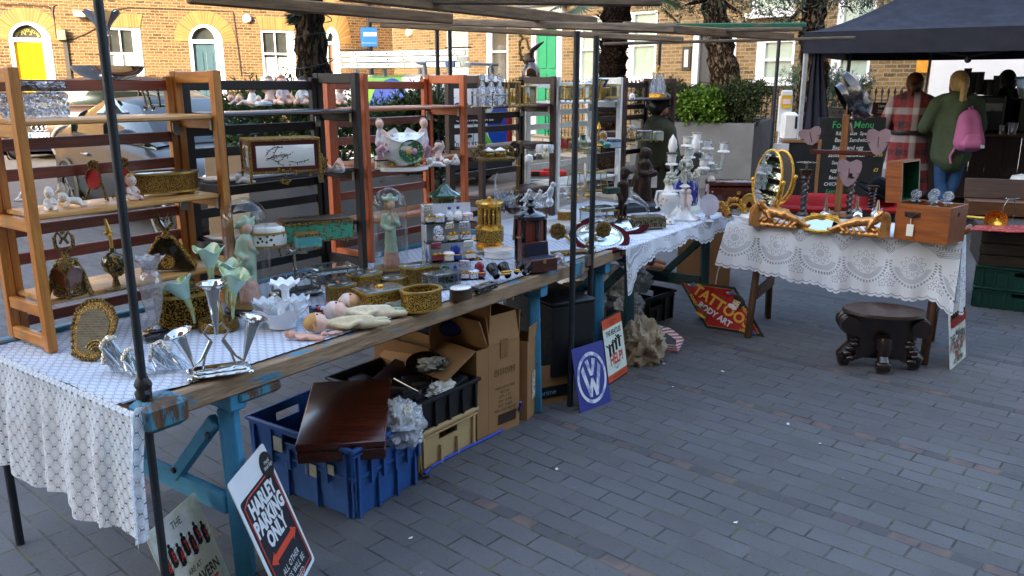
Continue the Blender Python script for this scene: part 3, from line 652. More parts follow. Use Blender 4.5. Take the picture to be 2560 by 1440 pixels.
def car(name,label,loc,rz,paint,st,cab,L,wheels=(.17,.8),wr=.32):
 """st: (x, zbot, ztop, halfwidth) along the length from the tail; cab: (x, zbase, ztop, halfbase, halftop)"""
 t=thing(name,label,'car',loc,rz);m=MB();R=[]
 for x,zb,zt,hw in st:
  h=zt-zb;pr=[(hw*.9,zb),(hw,zb+h*.18),(hw*1.0,zb+h*.55),(hw*.97,zb+h*.82),(hw*.9,zb+h*.95),(hw*.7,zt-.005),(hw*.3,zt+.01)]
  R.append([(x,-a,b)for a,b in pr]+[(x,a,b)for a,b in reversed(pr)])
 m.rings(R);b=m.build('body',paint,t,ang=50)
 m=MB();R=[]
 for x,zb,zt,hb,ht in cab:
  h=zt-zb;pr=[(hb,zb-.03),(hb*.985,zb+h*.3),(ht*1.03+(hb-ht)*.3,zb+h*.7),(ht,zt-.05 if h>.1 else zt),(ht*.85,zt),(ht*.4,zt+.015)]
  R.append([(x,-a,c)for a,c in pr]+[(x,a,c)for a,c in reversed(pr)])
 m.rings(R);n=12
 for i,f in enumerate(m.f):
  zs=[m.v[j].z for j in f];jj=sorted({q%n for q in f})
  if len(f)==4 and all(3<=q<=8 for q in jj):m.m[i]=1
 m.build('cabin',[CARGL,paint],t,ang=45)
 pm=MB();k=len(cab)
 for sg in(-1,1):
  for i in(1,k//2,k-2):
   x,zb,zt,hb,ht=cab[i];h=zt-zb
   pm.path([(x,sg*(hb+.004),zb-.02),(x,sg*(hb*.985+.006),zb+h*.3),(x,sg*(ht*1.03+(hb-ht)*.3+.006),zb+h*.7),(x,sg*(ht+.004),zt-.05)],.032,6,flat=.5)
  pm.path([(x_,sg*(hb_+.006),zb_+.0)for x_,zb_,_,hb_,_ in cab[1:-1]],.022,6)
 pm.build('pillars',paint,t)
 for f in wheels:
  for sg in(-1,1):
   xs=L*f;hw=max(s[3]for s in st);wheel(t,xs,sg*(hw-.11),wr,.22,1 if sg<0 else-1)
   MB().lathe([(wr*1.18,0),(wr*1.05,.012),(wr*.98,.0)],24,M=rot('X',pi/2),at=(xs,sg*(hw+.004),wr)).build('wheel_arch',BLACK,t)
 for sg in(-1,1):
  x,zb,zt,hb,ht=cab[-2];m=MB();m.ball((x-.1,sg*(hb+.16),zb+.1),(.09,.12,.075),12);m.tube((x-.08,sg*hb*.97,zb+.04),(x-.1,sg*(hb+.1),zb+.07),.03);m.build('mirror',paint,t)
 return t
def paint(name,col):return mt(name,col,.3,0,var=.06,coat=.15,spec=.3,rv=.02)
DG=paint('charcoal_car_paint','24292e')
st=[(-.02,.42,.72,.55),(.05,.28,.92,.78),(.25,.2,1.0,.86),(.8,.18,1.0,.9),(1.6,.18,.98,.91),(2.6,.18,.97,.91),(3.1,.18,.95,.9),(3.7,.18,.86,.88),(4.2,.2,.74,.83),(4.42,.3,.62,.7),(4.46,.36,.52,.55)]
cb=[(.22,.98,1.0,.74,.6),(.75,.99,1.3,.76,.56),(1.2,.98,1.41,.78,.57),(1.9,.97,1.44,.79,.58),(2.4,.96,1.4,.79,.57),(3.0,.95,1.05,.78,.66),(3.18,.93,.95,.76,.64)]
cA=car('parked_car','dark charcoal saloon parked behind the pine shelf unit, its rear wheel showing',(-5.55,11.5,0),radians(-44),DG,st,cb,4.46)
for sg in(-1,1):
 MB().bbox((.035,sg*.6,.82),(.08,.3,.13),.03).build('tail_lamp',mt('red_lamp','7d1713',.15,coat=1),cA)
 MB().ball((4.22,sg*.62,.66),(.16,.17,.08),12).build('headlight',mt('lamp_glass','c9d2d6',.05,.3,coat=1),cA)
 m=MB();m.bbox((1.5,sg*.915,.78),(.2,.03,.035),.01);m.bbox((2.55,sg*.915,.77),(.2,.03,.035),.01);m.build('door_handle',CHROME,cA)
NV=paint('navy_car_paint','161a2c')
st2=[(.0,.4,.8,.6),(.1,.25,1.0,.8),(.5,.18,1.02,.88),(1.5,.18,1.0,.9),(2.7,.18,.99,.9),(3.2,.18,.97,.89),(3.7,.2,.9,.87),(4.0,.2,.8,.82),(4.15,.22,.72,.72),(4.2,.3,.6,.6)]
cb2=[(.15,1.0,1.05,.74,.62),(.4,1.0,1.38,.77,.58),(1.2,1.0,1.46,.79,.6),(2.0,.99,1.46,.79,.6),(2.5,.98,1.41,.79,.58),(3.1,.97,1.05,.77,.66),(3.25,.95,.98,.75,.62)]
p=at(108,405,0);dirn=Vector((-.45,1,0));fx=Vector((0.28,-1,0)).normalized()
cB=car('parked_car','navy car facing the viewer with four chrome rings on its grille',Vector((p.x,p.y,0))-fx*4.1+Vector((0,.2,0)),atan2(fx.y,fx.x),NV,st2,cb2,4.2)
FX=rot('Z',pi/2)@rot('X',pi/2)
def onf(x,y,z):return tr(x,y,z)@FX
m=MB();m.prism([(-.42,.1),(-.3,-.24),(.3,-.24),(.42,.1)],0,.03,M=onf(4.19,0,.66));m.build('grille',mt('mesh_grille','0c0c0e',.4,bump=1,bs=200),cB)
m=MB()
for i in range(4):
 m.path([(4.235,-.135+.09*i+.062*cos(a),.7+.062*sin(a))for a in[k*2*pi/18 for k in range(19)]],.011,6)
m.build('emblem',CHROME,cB)
m=MB();m.bbox((4.25,.0,.545),(.016,.53,.115),.004);m.box((4.26,-.235,.545),(.004,.05,.105),1);m.text('EA70 E',.1,onf(4.26,.03,.545),2,sx=.95,bold=.003);m.build('number_plate',[flat('plate_white','e6e6e2'),flat('plate_blue','1e4fa0'),INK],cB,smooth=False)
m=MB();m.bbox((4.13,0,.28),(.12,1.2,.04),.012);m.build('bumper_trim',CHROME,cB)
for sg in(-1,1):
 m=MB();m.ball((4.0,sg*.62,.74),(.2,.22,.075),12);m.build('headlight',mt('lamp_glass','c9d2d6',.05,.3,coat=1),cB)
BR=paint('brown_car_paint','3b2a22')
st3=[(.0,.5,.95,.65),(.1,.3,1.15,.85),(.5,.25,1.18,.9),(2.0,.25,1.16,.92),(3.2,.25,1.14,.91),(3.9,.25,1.08,.88),(4.3,.3,.98,.82),(4.45,.4,.8,.65)]
cb3=[(.1,1.15,1.25,.78,.66),(.35,1.16,1.66,.8,.64),(1.2,1.16,1.76,.82,.66),(2.2,1.15,1.75,.82,.66),(2.7,1.14,1.68,.82,.64),(3.3,1.13,1.2,.8,.7),(3.45,1.1,1.12,.78,.66)]
p=at(190,330,.3);cC=car('parked_car','brown four by four parked under the sunlit wall, behind the silver dish',(-10.1,18.2,0),radians(4),BR,st3,cb3,4.45,wr=.37)
V0=Vector((-1.2,12.5,0));vf=Vector((-.65,.76,0)).normalized();VL,VW,VH=3.75,1.55,1.74
t=thing('white_van','white van with green and blue circles behind the orange shelf unit','van',V0,atan2(vf.y,vf.x))
vm=[]
g=G('van_livery');co=g.coord('Object');sp=g.n('SeparateXYZ',Vector=co);X_,Y_,Z_=sp.outputs
side=g.m('GREATER_THAN',Y_,-.12)
def circ(cx,cz,r,ax):return g.m('LESS_THAN',g.m('SQRT',g.m('ADD',g.m('POWER',g.m('SUBTRACT',ax,cx),2),g.m('POWER',g.m('SUBTRACT',Z_,cz),2))),r)
W0=lin('dfe3e8');GN=lin('6fc247');BL=lin('1c50b4');RD=lin('8e2233')
col=g.mix(circ(1.5,1.15,.78,X_),W0,GN);col=g.mix(circ(1.2,1.0,.68,X_),col,BL);col=g.mix(circ(.95,.7,.6,X_),col,W0)
rear=g.m('LESS_THAN',X_,.06)
c2=g.mix(circ(-.35,1.62,.42,Y_),W0,GN);c2=g.mix(circ(-.4,1.32,.42,Y_),c2,W0);c2=g.mix(circ(-1.28,.9,.42,Y_),c2,GN);c2=g.mix(circ(-1.38,1.0,.38,Y_),c2,W0);c2=g.mix(circ(-1.42,.93,.36,Y_),c2,BL)
VAN=g.fin(g.pbr(Base_Color=g.mix(rear,col,c2),Roughness=.25,Coat_Weight=.6))
m=MB();R=[]
for x,zb,zt,inset in((.0,.32,VH-.1,.05),(.06,.3,VH-.03,.01),(.3,.3,VH,0),(2.2,.3,VH,0),(2.7,.3,VH-.05,0),(3.0,.3,1.05,0),(3.6,.32,.92,.03),(VL,.4,.75,.12)):
 hw=VW/2;r=.16
 pr=[(hw-inset-.02,zb),(hw-inset,zb+.1),(hw-inset,zb+(zt-zb)*.5),(hw-inset-.03,zt-r),(hw-inset-.08,zt-.05),(hw-inset-.22,zt)]
 R.append([(x,-VW/2+a,b)for a,b in pr]+[(x,-VW/2-a,b)for a,b in reversed(pr)])
m.rings(R);m.build('body',VAN,t,ang=45)
m=MB();hx=.002
RM=lambda y,z,x=-.004:tr(x,y,z)@rot('Z',-pi/2)@rot('X',pi/2)
m.text('allegro',.2,RM(-.42,1.28),0,bold=.004);m.text('01322 557766',.11,RM(-.75,.66),1,bold=.002)
m.prism([(-.62,-.075),(.62,-.075),(.68,0),(.62,.075),(-.62,.075)],0,.004,1,M=RM(-.72,1.06));m.text('PEST CONTROL PEOPLE',.105,RM(-.7,1.06,-.01),2,sx=.85,bold=.002)
m.build('livery_lettering',[flat('livery_blue','243a94'),INK,WHITE],t,smooth=False)
m=MB();m.bbox((-.015,-.45,.5),(.03,.5,.12),.004);m.text('KX17 0ZC',.1,RM(-.45,.5,-.032),1,sx=.9,bold=.003);m.build('number_plate',[flat('plate_yellow','e0b51e'),INK],t,smooth=False)
m=MB();m.bbox((-.03,-.62,.8),(.04,.2,.05),.012);m.build('door_handle',BLACK,t)
m=MB();m.box((-.006,-VW/2,1.0),(.006,.012,1.3));m.build('door_seam',mt('seam_grey','7d838a',.5),t,smooth=False)
m=MB();m.bbox((-.04,-VW/2,.36),(.14,VW-.06,.22),.05);m.build('bumper',mt('black_bumper','1d1e20',.6),t)
for y in(-.03,-VW+.03):
 m=MB();m.bbox((.0,y,.85),(.06,.1,.5),.02);m.build('tail_lamp',mt('red_lamp','7d1713',.15,coat=1),t)
for x in(.65,3.0):
 for y,sd_ in((-.1,-1),(-VW+.1,1)):wheel(t,x,y,.31,.2,sd_)
m=MB()
for x in(.35,1.5,2.4):
 m.tube((x,.02,VH+.16),(x,-VW-.02,VH+.16),.025,n=8)
 for y in(-.12,-VW+.12):m.box((x,y,VH+.06),(.08,.06,.2),taper=.6)
m.build('roof_rack',[mt('aluminium_rack','8d9299',.35,.8)],t)
for k,(dy,dz)in enumerate(((-.15,.0),(-.22,.09),(-.3,.18))):
 pass
q0=aty(842,152,13.6);q1=aty(1150,150,12.6);dl=(q1-q0);Ll=Vector((dl.x,dl.y,0)).length
LT=thing('ladder','aluminium triple ladder strapped on the roof rack of the white van','ladder',(q0 .x,q0 .y,q0 .z-.12),atan2(dl.y,dl.x))
AL=mt('aluminium_ladder','c3c8cc',.35,.75,var=.08)
for k in range(3):
 m=MB();z0=k*.09
 for yy in(0,.34):m.bbox((Ll/2-.03*k,yy+.02*k,z0+.04),(Ll-.06*k,.03,.075),.006)
 n=7
 for i in range(n):m.tube((.12+i*(Ll-.2)/n-.03*k,-.02+.02*k,z0+.04),(.12+i*(Ll-.2)/n-.03*k,.36+.02*k,z0+.04),.016,n=8,m=1)
 m.build('ladder_section',[AL,INK],LT)
m=MB();m.bbox((Ll*.93,.0,.05),(.16,.08,.09),.01);m.build('end_cap',mt('blue_plastic','24508f',.5),LT)
m=MB();m.bbox((Ll*.12,.15,.29),(.5,.12,.02),.004);m.bbox((Ll*.95,.15,.29),(.4,.12,.02),.004);m.build('clamp',mt('rusty_clamp','3b2a22',.7),LT)
for i,(x,y)in enumerate(((1365,440),(1520,440))):
 p=at(x,y,0);m=MB();m.bbox((0,0,.05),(.7,.2,.1),.02);m.bbox((.05,0,.12),(.2,.12,.06),.02);m.box((-.2,-.102,.05),(.14,.004,.08),1)
 tag(m.build('barrier_foot',[mt('red_plastic','c02f2c',.5),INK],loc=p,rz=.1),['red and black plastic block lying on the road, seen through the dark brown shelf unit','red plastic block lying on the road, seen through the white shelf unit'][i],'barrier foot')
# the stall: tables, trestles, roof poles
TO=Vector((-1.04,2.08,0));TU=Vector((.584,.812,0)).normalized();TV=Vector((-TU.y,TU.x,0));ZT=.72;TA=atan2(TU.y,TU.x)
def t1(u,v,z=ZT):return TO+TU*u+TV*v+Vector((0,0,z))
BLUEU=worn('worn_blue_paint_rail','2f7391','5d4530','a08058',.6,6,0)
PLANK=worn('bare_plank_with_blue_flakes','4a86a0','7a6048','ad9070',.405,5,0);BATT=wood('weathered_grey_batten','4d4338','8a7a66',.8,6,0,.3);BATN=wood('weathered_brown_batten','5d4630','9a7a55',.8,6,0,.3)
CHIP=worn('chipped_blue_block','4387a0','3a2a20','6d5238',.5,3,2)
def bar(m,p,q,w,h,mat=None,b=.006):
 """square-section bar between two points"""
 p,q=Vector(p),Vector(q);d=q-p;L=d.length;X=d/L;up=Vector((0,0,1))if abs(X.z)<.95 else Vector((0,1,0));Y=up.cross(X).normalized();Z=X.cross(Y)
 M=Matrix((X,Y,Z)).transposed().to_4x4();return m.bbox((p+q)/2,(L,w,h),b,mat,M=M)
class Loc:
 pass
def beam(name,p,q,w,h,mat,parent=None,b=.006):
 p,q=Vector(p),Vector(q);d=q-p;L=d.length;X=d/L;up=Vector((0,0,1))if abs(X.z)<.95 else Vector((0,1,0));Y=up.cross(X).normalized();Z=X.cross(Y)
 m=MB();m.bbox((0,0,0),(L,w,h),b);o=m.build(name,mat,parent)
 M=Matrix((X,Y,Z)).transposed().to_4x4();M.translation=(p+q)/2
 if parent:M=Matrix.Translation(-Vector(parent.location))@M
 o.matrix_basis=M;return o
BLUEX=worn('worn_blue_paint_leg','3f8fb8','4d3a2a','85684a',.66,5,0)
def trestle(u,label,name='trestle',lean=.02,v0=.07,v1=.82,fr=t1,mat=BLUEX,zt=.655,lowz=.27,brace=True):
 b=fr(u,(v0+v1)/2,0);t=thing(name,label,'trestle',b)
 beam('leg',fr(u,v0-lean,0),fr(u,v0,zt-.06),.055,.055,mat,t);beam('leg',fr(u,v1+lean,0),fr(u,v1,zt-.06),.055,.055,mat,t)
 beam('top_beam',fr(u,v0-.06,zt-.03),fr(u,v1+.06,zt-.03),.06,.06,mat,t)
 beam('stretcher',fr(u-.03,v0,lowz),fr(u-.03,v1,lowz),.03,.075,mat,t)
 if brace:
  beam('brace',fr(u-.035,v0+.28,lowz+.02),fr(u-.035,v0+.02,zt-.1),.03,.05,mat,t);beam('brace',fr(u-.035,v1-.28,lowz+.02),fr(u-.035,v1-.02,zt-.1),.03,.05,mat,t)
 for v,z in((v0+.26,lowz+.05),(v0+.04,zt-.15)):MB().lathe([(0,.008),(.011,.006),(.012,0)],8,M=rot('Z',TA)@rot('Y',-pi/2),at=fr(u-.052,v,z)-b).build('bolt',BLACK,t)
 return t
TT=thing('stall_table','long plank stall table with a worn wooden front edge, nearest the viewer','table',t1(0,0,0),TA)
m=MB();m.bbox((1.46,.02,ZT-.035),(2.72,.045,.065),.006);m.build('front_plank',PLANK,TT)
m=MB();m.bbox((.075,.0,ZT-.036),(.13,.1,.085),.016);m.build('end_block',CHIP,TT)
for i in range(4):MB().bbox((1.38,.13+.2*i,ZT-.03),(2.7,.185,.03),.004).build('board',BATN,TT)
m=MB();m.bbox((1.4,.9,ZT-.02),(2.85,.05,.075),.006);m.build('back_rail',BLUEU,TT)
m=MB();m.bbox((.0,.55,ZT-.045),(.04,.62,.04),.004);m.build('end_rail',BLUEU,TT)
m=MB();m.bbox((2.0,.05,ZT-.055),(.16,.1,.05),.01);m.build('bracket',CHIP,TT);MB().bbox((.42,.05,ZT-.085),(.16,.1,.04),.01).build('bracket',CHIP,TT)
m=MB();m.bbox((2.33,-.005,ZT-.04),(.1,.02,.09),.008);m.bbox((2.44,-.004,ZT-.01),(.05,.018,.07),.008);m.build('pole_clamp',CHIP,TT)
trestle(.34,'blue painted trestle with a diagonal brace at the lace covered end, behind the parking sign')
trestle(2.06,'blue painted trestle between the cardboard boxes, mid table',brace=False)
trestle(2.68,'blue painted trestle under the right end of the plank, behind the bubble wrap roll')
def lace_ovals():
 g=G('oval_motif_lace');uv=g.n('SeparateXYZ',Vector=g.n('TexCoord').outputs['UV']);cw,ch=.034,.046
 u=g.m('DIVIDE',uv.outputs[0],cw);v=g.m('DIVIDE',uv.outputs[1],ch);r=g.m('FLOOR',g.m('MULTIPLY',v,2));
 def cell(du,dv):
  fu=g.m('SUBTRACT',g.m('FRACT',g.m('ADD',u,du)),.5);fv=g.m('SUBTRACT',g.m('FRACT',g.m('ADD',v,dv)),.5)
  return fu,fv,g.m('SQRT',g.m('ADD',g.m('POWER',g.m('MULTIPLY',fu,2.0),2),g.m('POWER',g.m('MULTIPLY',fv,1.55),2)))
 f1,g1,d1=cell(0,0);f2,g2,d2=cell(.5,.5);sel=g.m('LESS_THAN',d1,d2)
 d=g.m('MINIMUM',d1,d2);fu=g.m('ADD',g.m('MULTIPLY',sel,f1),g.m('MULTIPLY',g.m('SUBTRACT',1,sel),f2))
 seam=g.m('SUBTRACT',1,g.step(g.m('ABSOLUTE',g.m('SUBTRACT',d1,d2)),.03,.16))
 hole=g.step(d,.66,.74);dot=g.step(d,.9,.99);ring=g.m('MULTIPLY',g.step(d,.4,.45),g.m('SUBTRACT',1,g.step(d,.5,.55)))
 leafm=g.m('MULTIPLY',g.m('LESS_THAN',g.m('ABSOLUTE',fu),.035),g.m('LESS_THAN',d,.38))
 n=g.noise(g.n('TexCoord').outputs['UV'],420,2)
 a=g.m('ADD',g.m('MULTIPLY',g.m('SUBTRACT',hole,dot),.85),g.m('ADD',g.m('MULTIPLY',ring,.28),g.m('MULTIPLY',seam,.5)),clamp=True)
 a=g.m('ADD',a,g.m('MULTIPLY',g.step(n,.5,.7),.2),clamp=True)
 d_=g.n('BsdfDiffuse',Color=lin('dfe5ef')).outputs[0];tl=g.n('BsdfTranslucent',Color=lin('dfe5ef')).outputs[0]
 cl=g.n('MixShader',i0=.25,i1=d_,i2=tl).outputs[0]
 return g.fin(g.n('MixShader',i0=a,i1=cl,i2=g.n('BsdfTransparent').outputs[0]).outputs[0])
def lace_swags():
 """swagged floral net: v runs up from the hem"""
 g=G('swagged_floral_lace');uvs=g.n('TexCoord').outputs['UV'];uv=g.n('SeparateXYZ',Vector=uvs);U,V=uv.outputs[0],uv.outputs[1];P=.25
 def rel(off):return g.m('MULTIPLY',g.m('SUBTRACT',g.m('FRACT',g.m('ADD',g.m('DIVIDE',U,P),off)),.5),P)
 x=rel(0);y=g.m('SUBTRACT',V,.2);r=g.m('SQRT',g.m('ADD',g.m('POWER',x,2),g.m('POWER',y,2)));th=g.m('ARCTAN2',y,x)
 low=g.m('LESS_THAN',y,.02)
 def band(q,a,b,s=.003):return g.m('MULTIPLY',g.step(q,a-s,a+s),g.m('SUBTRACT',1,g.step(q,b-s,b+s)))
 beads=g.m('MULTIPLY',g.m('MULTIPLY',band(r,.108,.122),low),g.m('GREATER_THAN',g.m('SINE',g.m('MULTIPLY',th,44)),-.2))
 rows=g.m('MULTIPLY',band(r,.07,.098),g.m('LESS_THAN',y,-.02))
 pet=g.m('ADD',.052,g.m('MULTIPLY',g.m('SINE',g.m('MULTIPLY',th,9)),.009));ol=band(g.m('SUBTRACT',r,pet),.0,.004,.0015)
 core=g.m('MULTIPLY',g.m('LESS_THAN',r,.024),g.m('GREATER_THAN',g.m('MULTIPLY',g.m('SINE',g.m('MULTIPLY',U,900)),g.m('SINE',g.m('MULTIPLY',V,900))),.0))
 spk=g.m('MULTIPLY',band(r,.03,.045),g.m('GREATER_THAN',g.m('SINE',g.m('MULTIPLY',th,18)),.5))
 x2=rel(.5)
 def flower(cx,cy,R):
  a=g.m('SUBTRACT',x2,cx);b=g.m('SUBTRACT',V,cy);q=g.m('SQRT',g.m('ADD',g.m('POWER',a,2),g.m('POWER',b,2)));t=g.m('ARCTAN2',b,a)
  e=g.m('SUBTRACT',q,g.m('ADD',R*.8,g.m('MULTIPLY',g.m('SINE',g.m('MULTIPLY',t,5)),R*.22)))
  return g.m('MAXIMUM',band(e,-.002,.0025,.001),g.m('LESS_THAN',q,R*.22))
 fl=g.m('MAXIMUM',g.m('MAXIMUM',flower(-.022,.085,.021),flower(.022,.085,.021)),g.m('MAXIMUM',flower(0,.122,.021),flower(0,.28,.02)))
 mx=g.m('ABSOLUTE',rel(.5));dia=g.m('SUBTRACT',g.m('SUBTRACT',V,.30),g.m('MULTIPLY',mx,.8))
 diab=g.m('MULTIPLY',band(dia,-.008,.008),g.m('GREATER_THAN',g.m('SINE',g.m('MULTIPLY',U,420)),-.1))
 net=g.m('MULTIPLY',g.m('GREATER_THAN',dia,.03),.3)
 netd=g.m('MULTIPLY',band(dia,-.05,-.012),g.m('MULTIPLY',g.m('GREATER_THAN',g.m('MULTIPLY',g.m('SINE',g.m('MULTIPLY',U,620)),g.m('SINE',g.m('MULTIPLY',V,620))),.1),.9))
 sc=g.m('ABSOLUTE',g.m('SINE',g.m('MULTIPLY',U,pi/.045)));hem=g.m('SUBTRACT',V,g.m('SUBTRACT',.014,g.m('MULTIPLY',g.m('SQRT',sc),.014)))
 edge=g.m('MULTIPLY',band(hem,.012,.018,.001),.7);cut=g.m('LESS_THAN',hem,0)
 a=g.m('MAXIMUM',g.m('MAXIMUM',g.m('MULTIPLY',beads,.8),g.m('MULTIPLY',rows,.36)),g.m('MAXIMUM',g.m('MULTIPLY',ol,.6),g.m('MULTIPLY',core,.7)))
 a=g.m('MAXIMUM',g.m('MAXIMUM',a,g.m('MULTIPLY',spk,.5)),g.m('MAXIMUM',g.m('MULTIPLY',fl,.65),g.m('MAXIMUM',g.m('MULTIPLY',diab,.7),g.m('MAXIMUM',net,g.m('MAXIMUM',netd,edge)))))
 a=g.m('ADD',g.m('MULTIPLY',a,.9),g.m('MULTIPLY',g.step(g.noise(uvs,300,2),.5,.7),.14),clamp=True);a=g.m('MAXIMUM',a,cut)
 stn=g.step(g.noise(uvs,3.1,3),.70,.76);col=g.mix(g.m('MULTIPLY',stn,.5),lin('eef2f8'),lin('a89878'))
 cl=g.n('MixShader',i0=.25,i1=g.n('BsdfDiffuse',Color=col).outputs[0],i2=g.n('BsdfTranslucent',Color=col).outputs[0]).outputs[0]
 return g.fin(g.n('MixShader',i0=a,i1=cl,i2=g.n('BsdfTransparent').outputs[0]).outputs[0])
LACE=lace_ovals();LACS=lace_swags()
LTOP=mt('white_cotton_lining','d5dcea',.9,var=.05,vs=20,spec=.1)
L0=.05;m=MB()
def wv(u,v):return.0025*sin(u*23+v*7)+.002*sin(v*31-u*5)
m.grid(lambda a,b:t1(-.02+a*2.75,(.052 if a<.06 else.03)+b*.85,ZT+.005+wv(a*2.75,b*.84)*min(1,b*6)),60,22,0,lambda a,b:(a*2.75,b*.84))
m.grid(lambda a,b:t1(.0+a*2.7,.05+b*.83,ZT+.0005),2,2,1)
def drop(v):return.375+.02*max(0,1-v/.8)**1.1
def drape(a,b):
 v=.90-a*.945;d=drop(v)*b;s=min(1,b*2.2)
 f=(.012*sin(v*38)+.018*sin(v*15+1)+.01*sin(v*61+2))*s;fold=.075*math.exp(-((v-.42)/.1)**2)*b
 u=-.022-.012*s-.018*b+f*.75-.02*max(0,1-b*6)*0+fold*.0
 z=ZT+.006-d+.012*sin(v*20)*b
 if b<.06:u=-.02-.01*(b/.06);z=ZT+.006-d*.6
 return t1(u,v-.05*max(0,.2-v)*0+.02*sin(v*30)*b*.5,z)
LUND=mt('blue_grey_lining','a2aabd',.9,var=.05,vs=20,spec=.1)  # even blue-grey lining under the oval lace, seen through its holes
m.grid(drape,70,34,0,lambda a,b:(.90-a*.945,-b*drop(.90-a*.945)))
def corner(a,b):
 d=drop(0)*b*.97;s=min(1,b*2.2);u=-.04*s-.02*b+a*.045;v=-.02-.004*sin(a*9+b*3)-.02*b
 return t1(u-.02*(1-s),v,ZT+.004-d)
m.grid(corner,10,30,0,lambda a,b:(-.045-a*.045,-b*drop(0)*.97))
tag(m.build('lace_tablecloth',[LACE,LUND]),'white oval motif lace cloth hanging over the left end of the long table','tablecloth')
def t2(u,v,z=ZT):return t1(u,v,z)
T2=thing('stall_table','second plank table in the corner, under the porcelain candelabra','table',t1(2.78,-.03,0),TA)
for i in range(5):MB().bbox((.76,.12+.22*i,ZT-.03),(1.5,.2,.035),.004).build('board',BATN,T2)
DTEAL=worn('dark_teal_paint','1f4a52','2c221c','5a4634',.66,5,0)
trestle(3.0,'dark teal trestle under the corner table, behind the bubble wrap crate',v0=.05,v1=.9,mat=DTEAL)
trestle(4.1,'dark teal trestle at the far end of the corner table beside the tall open box',v0=.05,v1=.9,mat=DTEAL)
m=MB();W=1.5
m.grid(lambda a,b:t1(2.74+a*1.53,-.055+b*1.1,ZT+.008+.003*sin(a*30+b*9)),40,20,0,lambda a,b:(a*1.53,.12+b*1.1))
m.grid(lambda a,b:t1(2.74+a*1.53,-.05+b*1.1,ZT+.002),2,2,1)
def d2(a):return.10+.02*sin(a*21)+.02*sin(a*9+1)+.15*math.exp(-((a-.0)/.035)**2)
m.grid(lambda a,b:t1(2.74+a*1.53,-.06-.012*sin(a*45)*b-.025*b,ZT+.008-d2(a)*b),60,8,0,lambda a,b:(a*1.53,.0+(1-b)*d2(a)))
tag(m.build('lace_tablecloth',[LACS,LTOP]),'white lace cloth with a pointed hem on the corner table, under the silver plaques','tablecloth')
FO=Vector((1.388,5.116,0));FW=Vector((.861,-.508,0)).normalized();FD=Vector((.508,.861,0)).normalized();FA=atan2(FW.y,FW.x);FL_=1.29
def t3(x,y,z=ZT):return FO+FW*x+FD*y+Vector((0,0,z))
BRW=wood('brown_trestle_wood','3a2415','6b4729',.6,5,0,.15)
T3=thing('folding_table','folding table on brown wooden legs, under the swagged lace cloth at the right','table',t3(0,0,0),FA)
MB().bbox((FL_/2,.26,ZT-.02),(FL_-.01,.5,.03),.004).build('table_top',BRW,T3)
for xx in(.17,FL_-.1):
 for y0,y1 in((-.03,.1),(.5,.38)):beam('leg',t3(xx,y0,0),t3(xx+.01,y1,ZT-.04),.035,.05,BRW,None)
 beam('stretcher',t3(xx+.02,.02,.28),t3(xx+.02,.46,.28),.03,.07,BRW,None);beam('brace',t3(xx-.03,.05,.62),t3(xx-.03,.42,.33),.025,.05,BRW,None)
for o in[o for o in C.objects if o.parent is None and o.name.split('.')[0]in('leg','stretcher','brace')]:
 o.parent=T3;o.matrix_parent_inverse=(Matrix.Translation(T3 .location)@rot('Z',FA)).inverted()
m=MB()
m.grid(lambda a,b:t3(a*(FL_+.02)-.01,-.012+b*.53,ZT+.008+.003*sin(a*25+b*8)),40,16,0,lambda a,b:(a*FL_,.36+b*.5))
m.grid(lambda a,b:t3(a*FL_,b*.5,ZT+.001),2,2,1)
def d3(a):return.27+.085*min(1,a*1.9)+.008*sin(a*40)+.06*max(0,(a-.93)/.07)
m.grid(lambda a,b:t3(a*(FL_+.03)-.015-.05*(1-min(1,a*9))*b,-.016-(.016*sin(a*27)+.011*sin(a*61+1))*b-.03*b,ZT+.008-d3(a)*b),90,22,0,lambda a,b:(a*FL_+.06,(1-b)*d3(a)))
m.grid(lambda a,b:t3(FL_+.015+(.016*sin(a*22)+.012*sin(a*47))*b+.03*b,-.02+a*.54,ZT+.008-(.42-.05*sin(a*5))*b),40,22,0,lambda a,b:(FL_+.06+a*.54,(1-b)*.4))
m.grid(lambda a,b:t3(-.02-.04*b-(.014*sin(a*17))*b,-.02+a*.5,ZT+.008-(.30+.12*math.exp(-(a/.12)**2))*b),24,18,0,lambda a,b:(-a*.5,(1-b)*.3))
tag(m.build('lace_tablecloth',[LACS,LTOP]),'white lace cloth with swags and a scalloped hem on the folding table at the right','tablecloth')
def pole(x,y,ytop,label,r=.014,z0=0,tape=None,foot=None,name='stall_pole'):
 p=foot;z=1.4
 for _ in range(60):
  f=p[1]*cos(CP)-(z-CH)*sin(CP);u=p[1]*sin(CP)+(z-CH)*cos(CP);yy=720-u/f*F;z+=(yy-ytop)*f/F*.9
 m=MB();m.tube((0,0,z0),(0,0,z),r,n=12);t=tag(m.build(name,STEEL,loc=(p[0],p[1],0)),label,'pole')
 if tape:
  m=MB();m.lathe([(r+.001,tape),(r+.008,tape+.004),(r+.011,tape+.02),(r+.007,tape+.03),(r+.012,tape+.045),(r+.004,tape+.06),(r+.001,tape+.065)],12,fn=lambda q,z_,a,i:(q+.003*sin(a*3+i*2),z_));m.build('tape_wrap',mt('black_tape','201c1c',.6),t)
 return t
pole(252,0,-80,'dark steel pole at the near left corner of the long table, through the end block',.012,tape=ZT+.01,foot=t1(.042,.01,0))
pole(0,0,-300,'dark steel pole at the back left corner of the long table, behind the hanging lace',.014,foot=t1(-.01,.86,0))
f3=at(1425,1015);pole(1447,78,78,'dark steel pole in front of the white shelf unit, left one of a close pair',.0145,foot=f3)
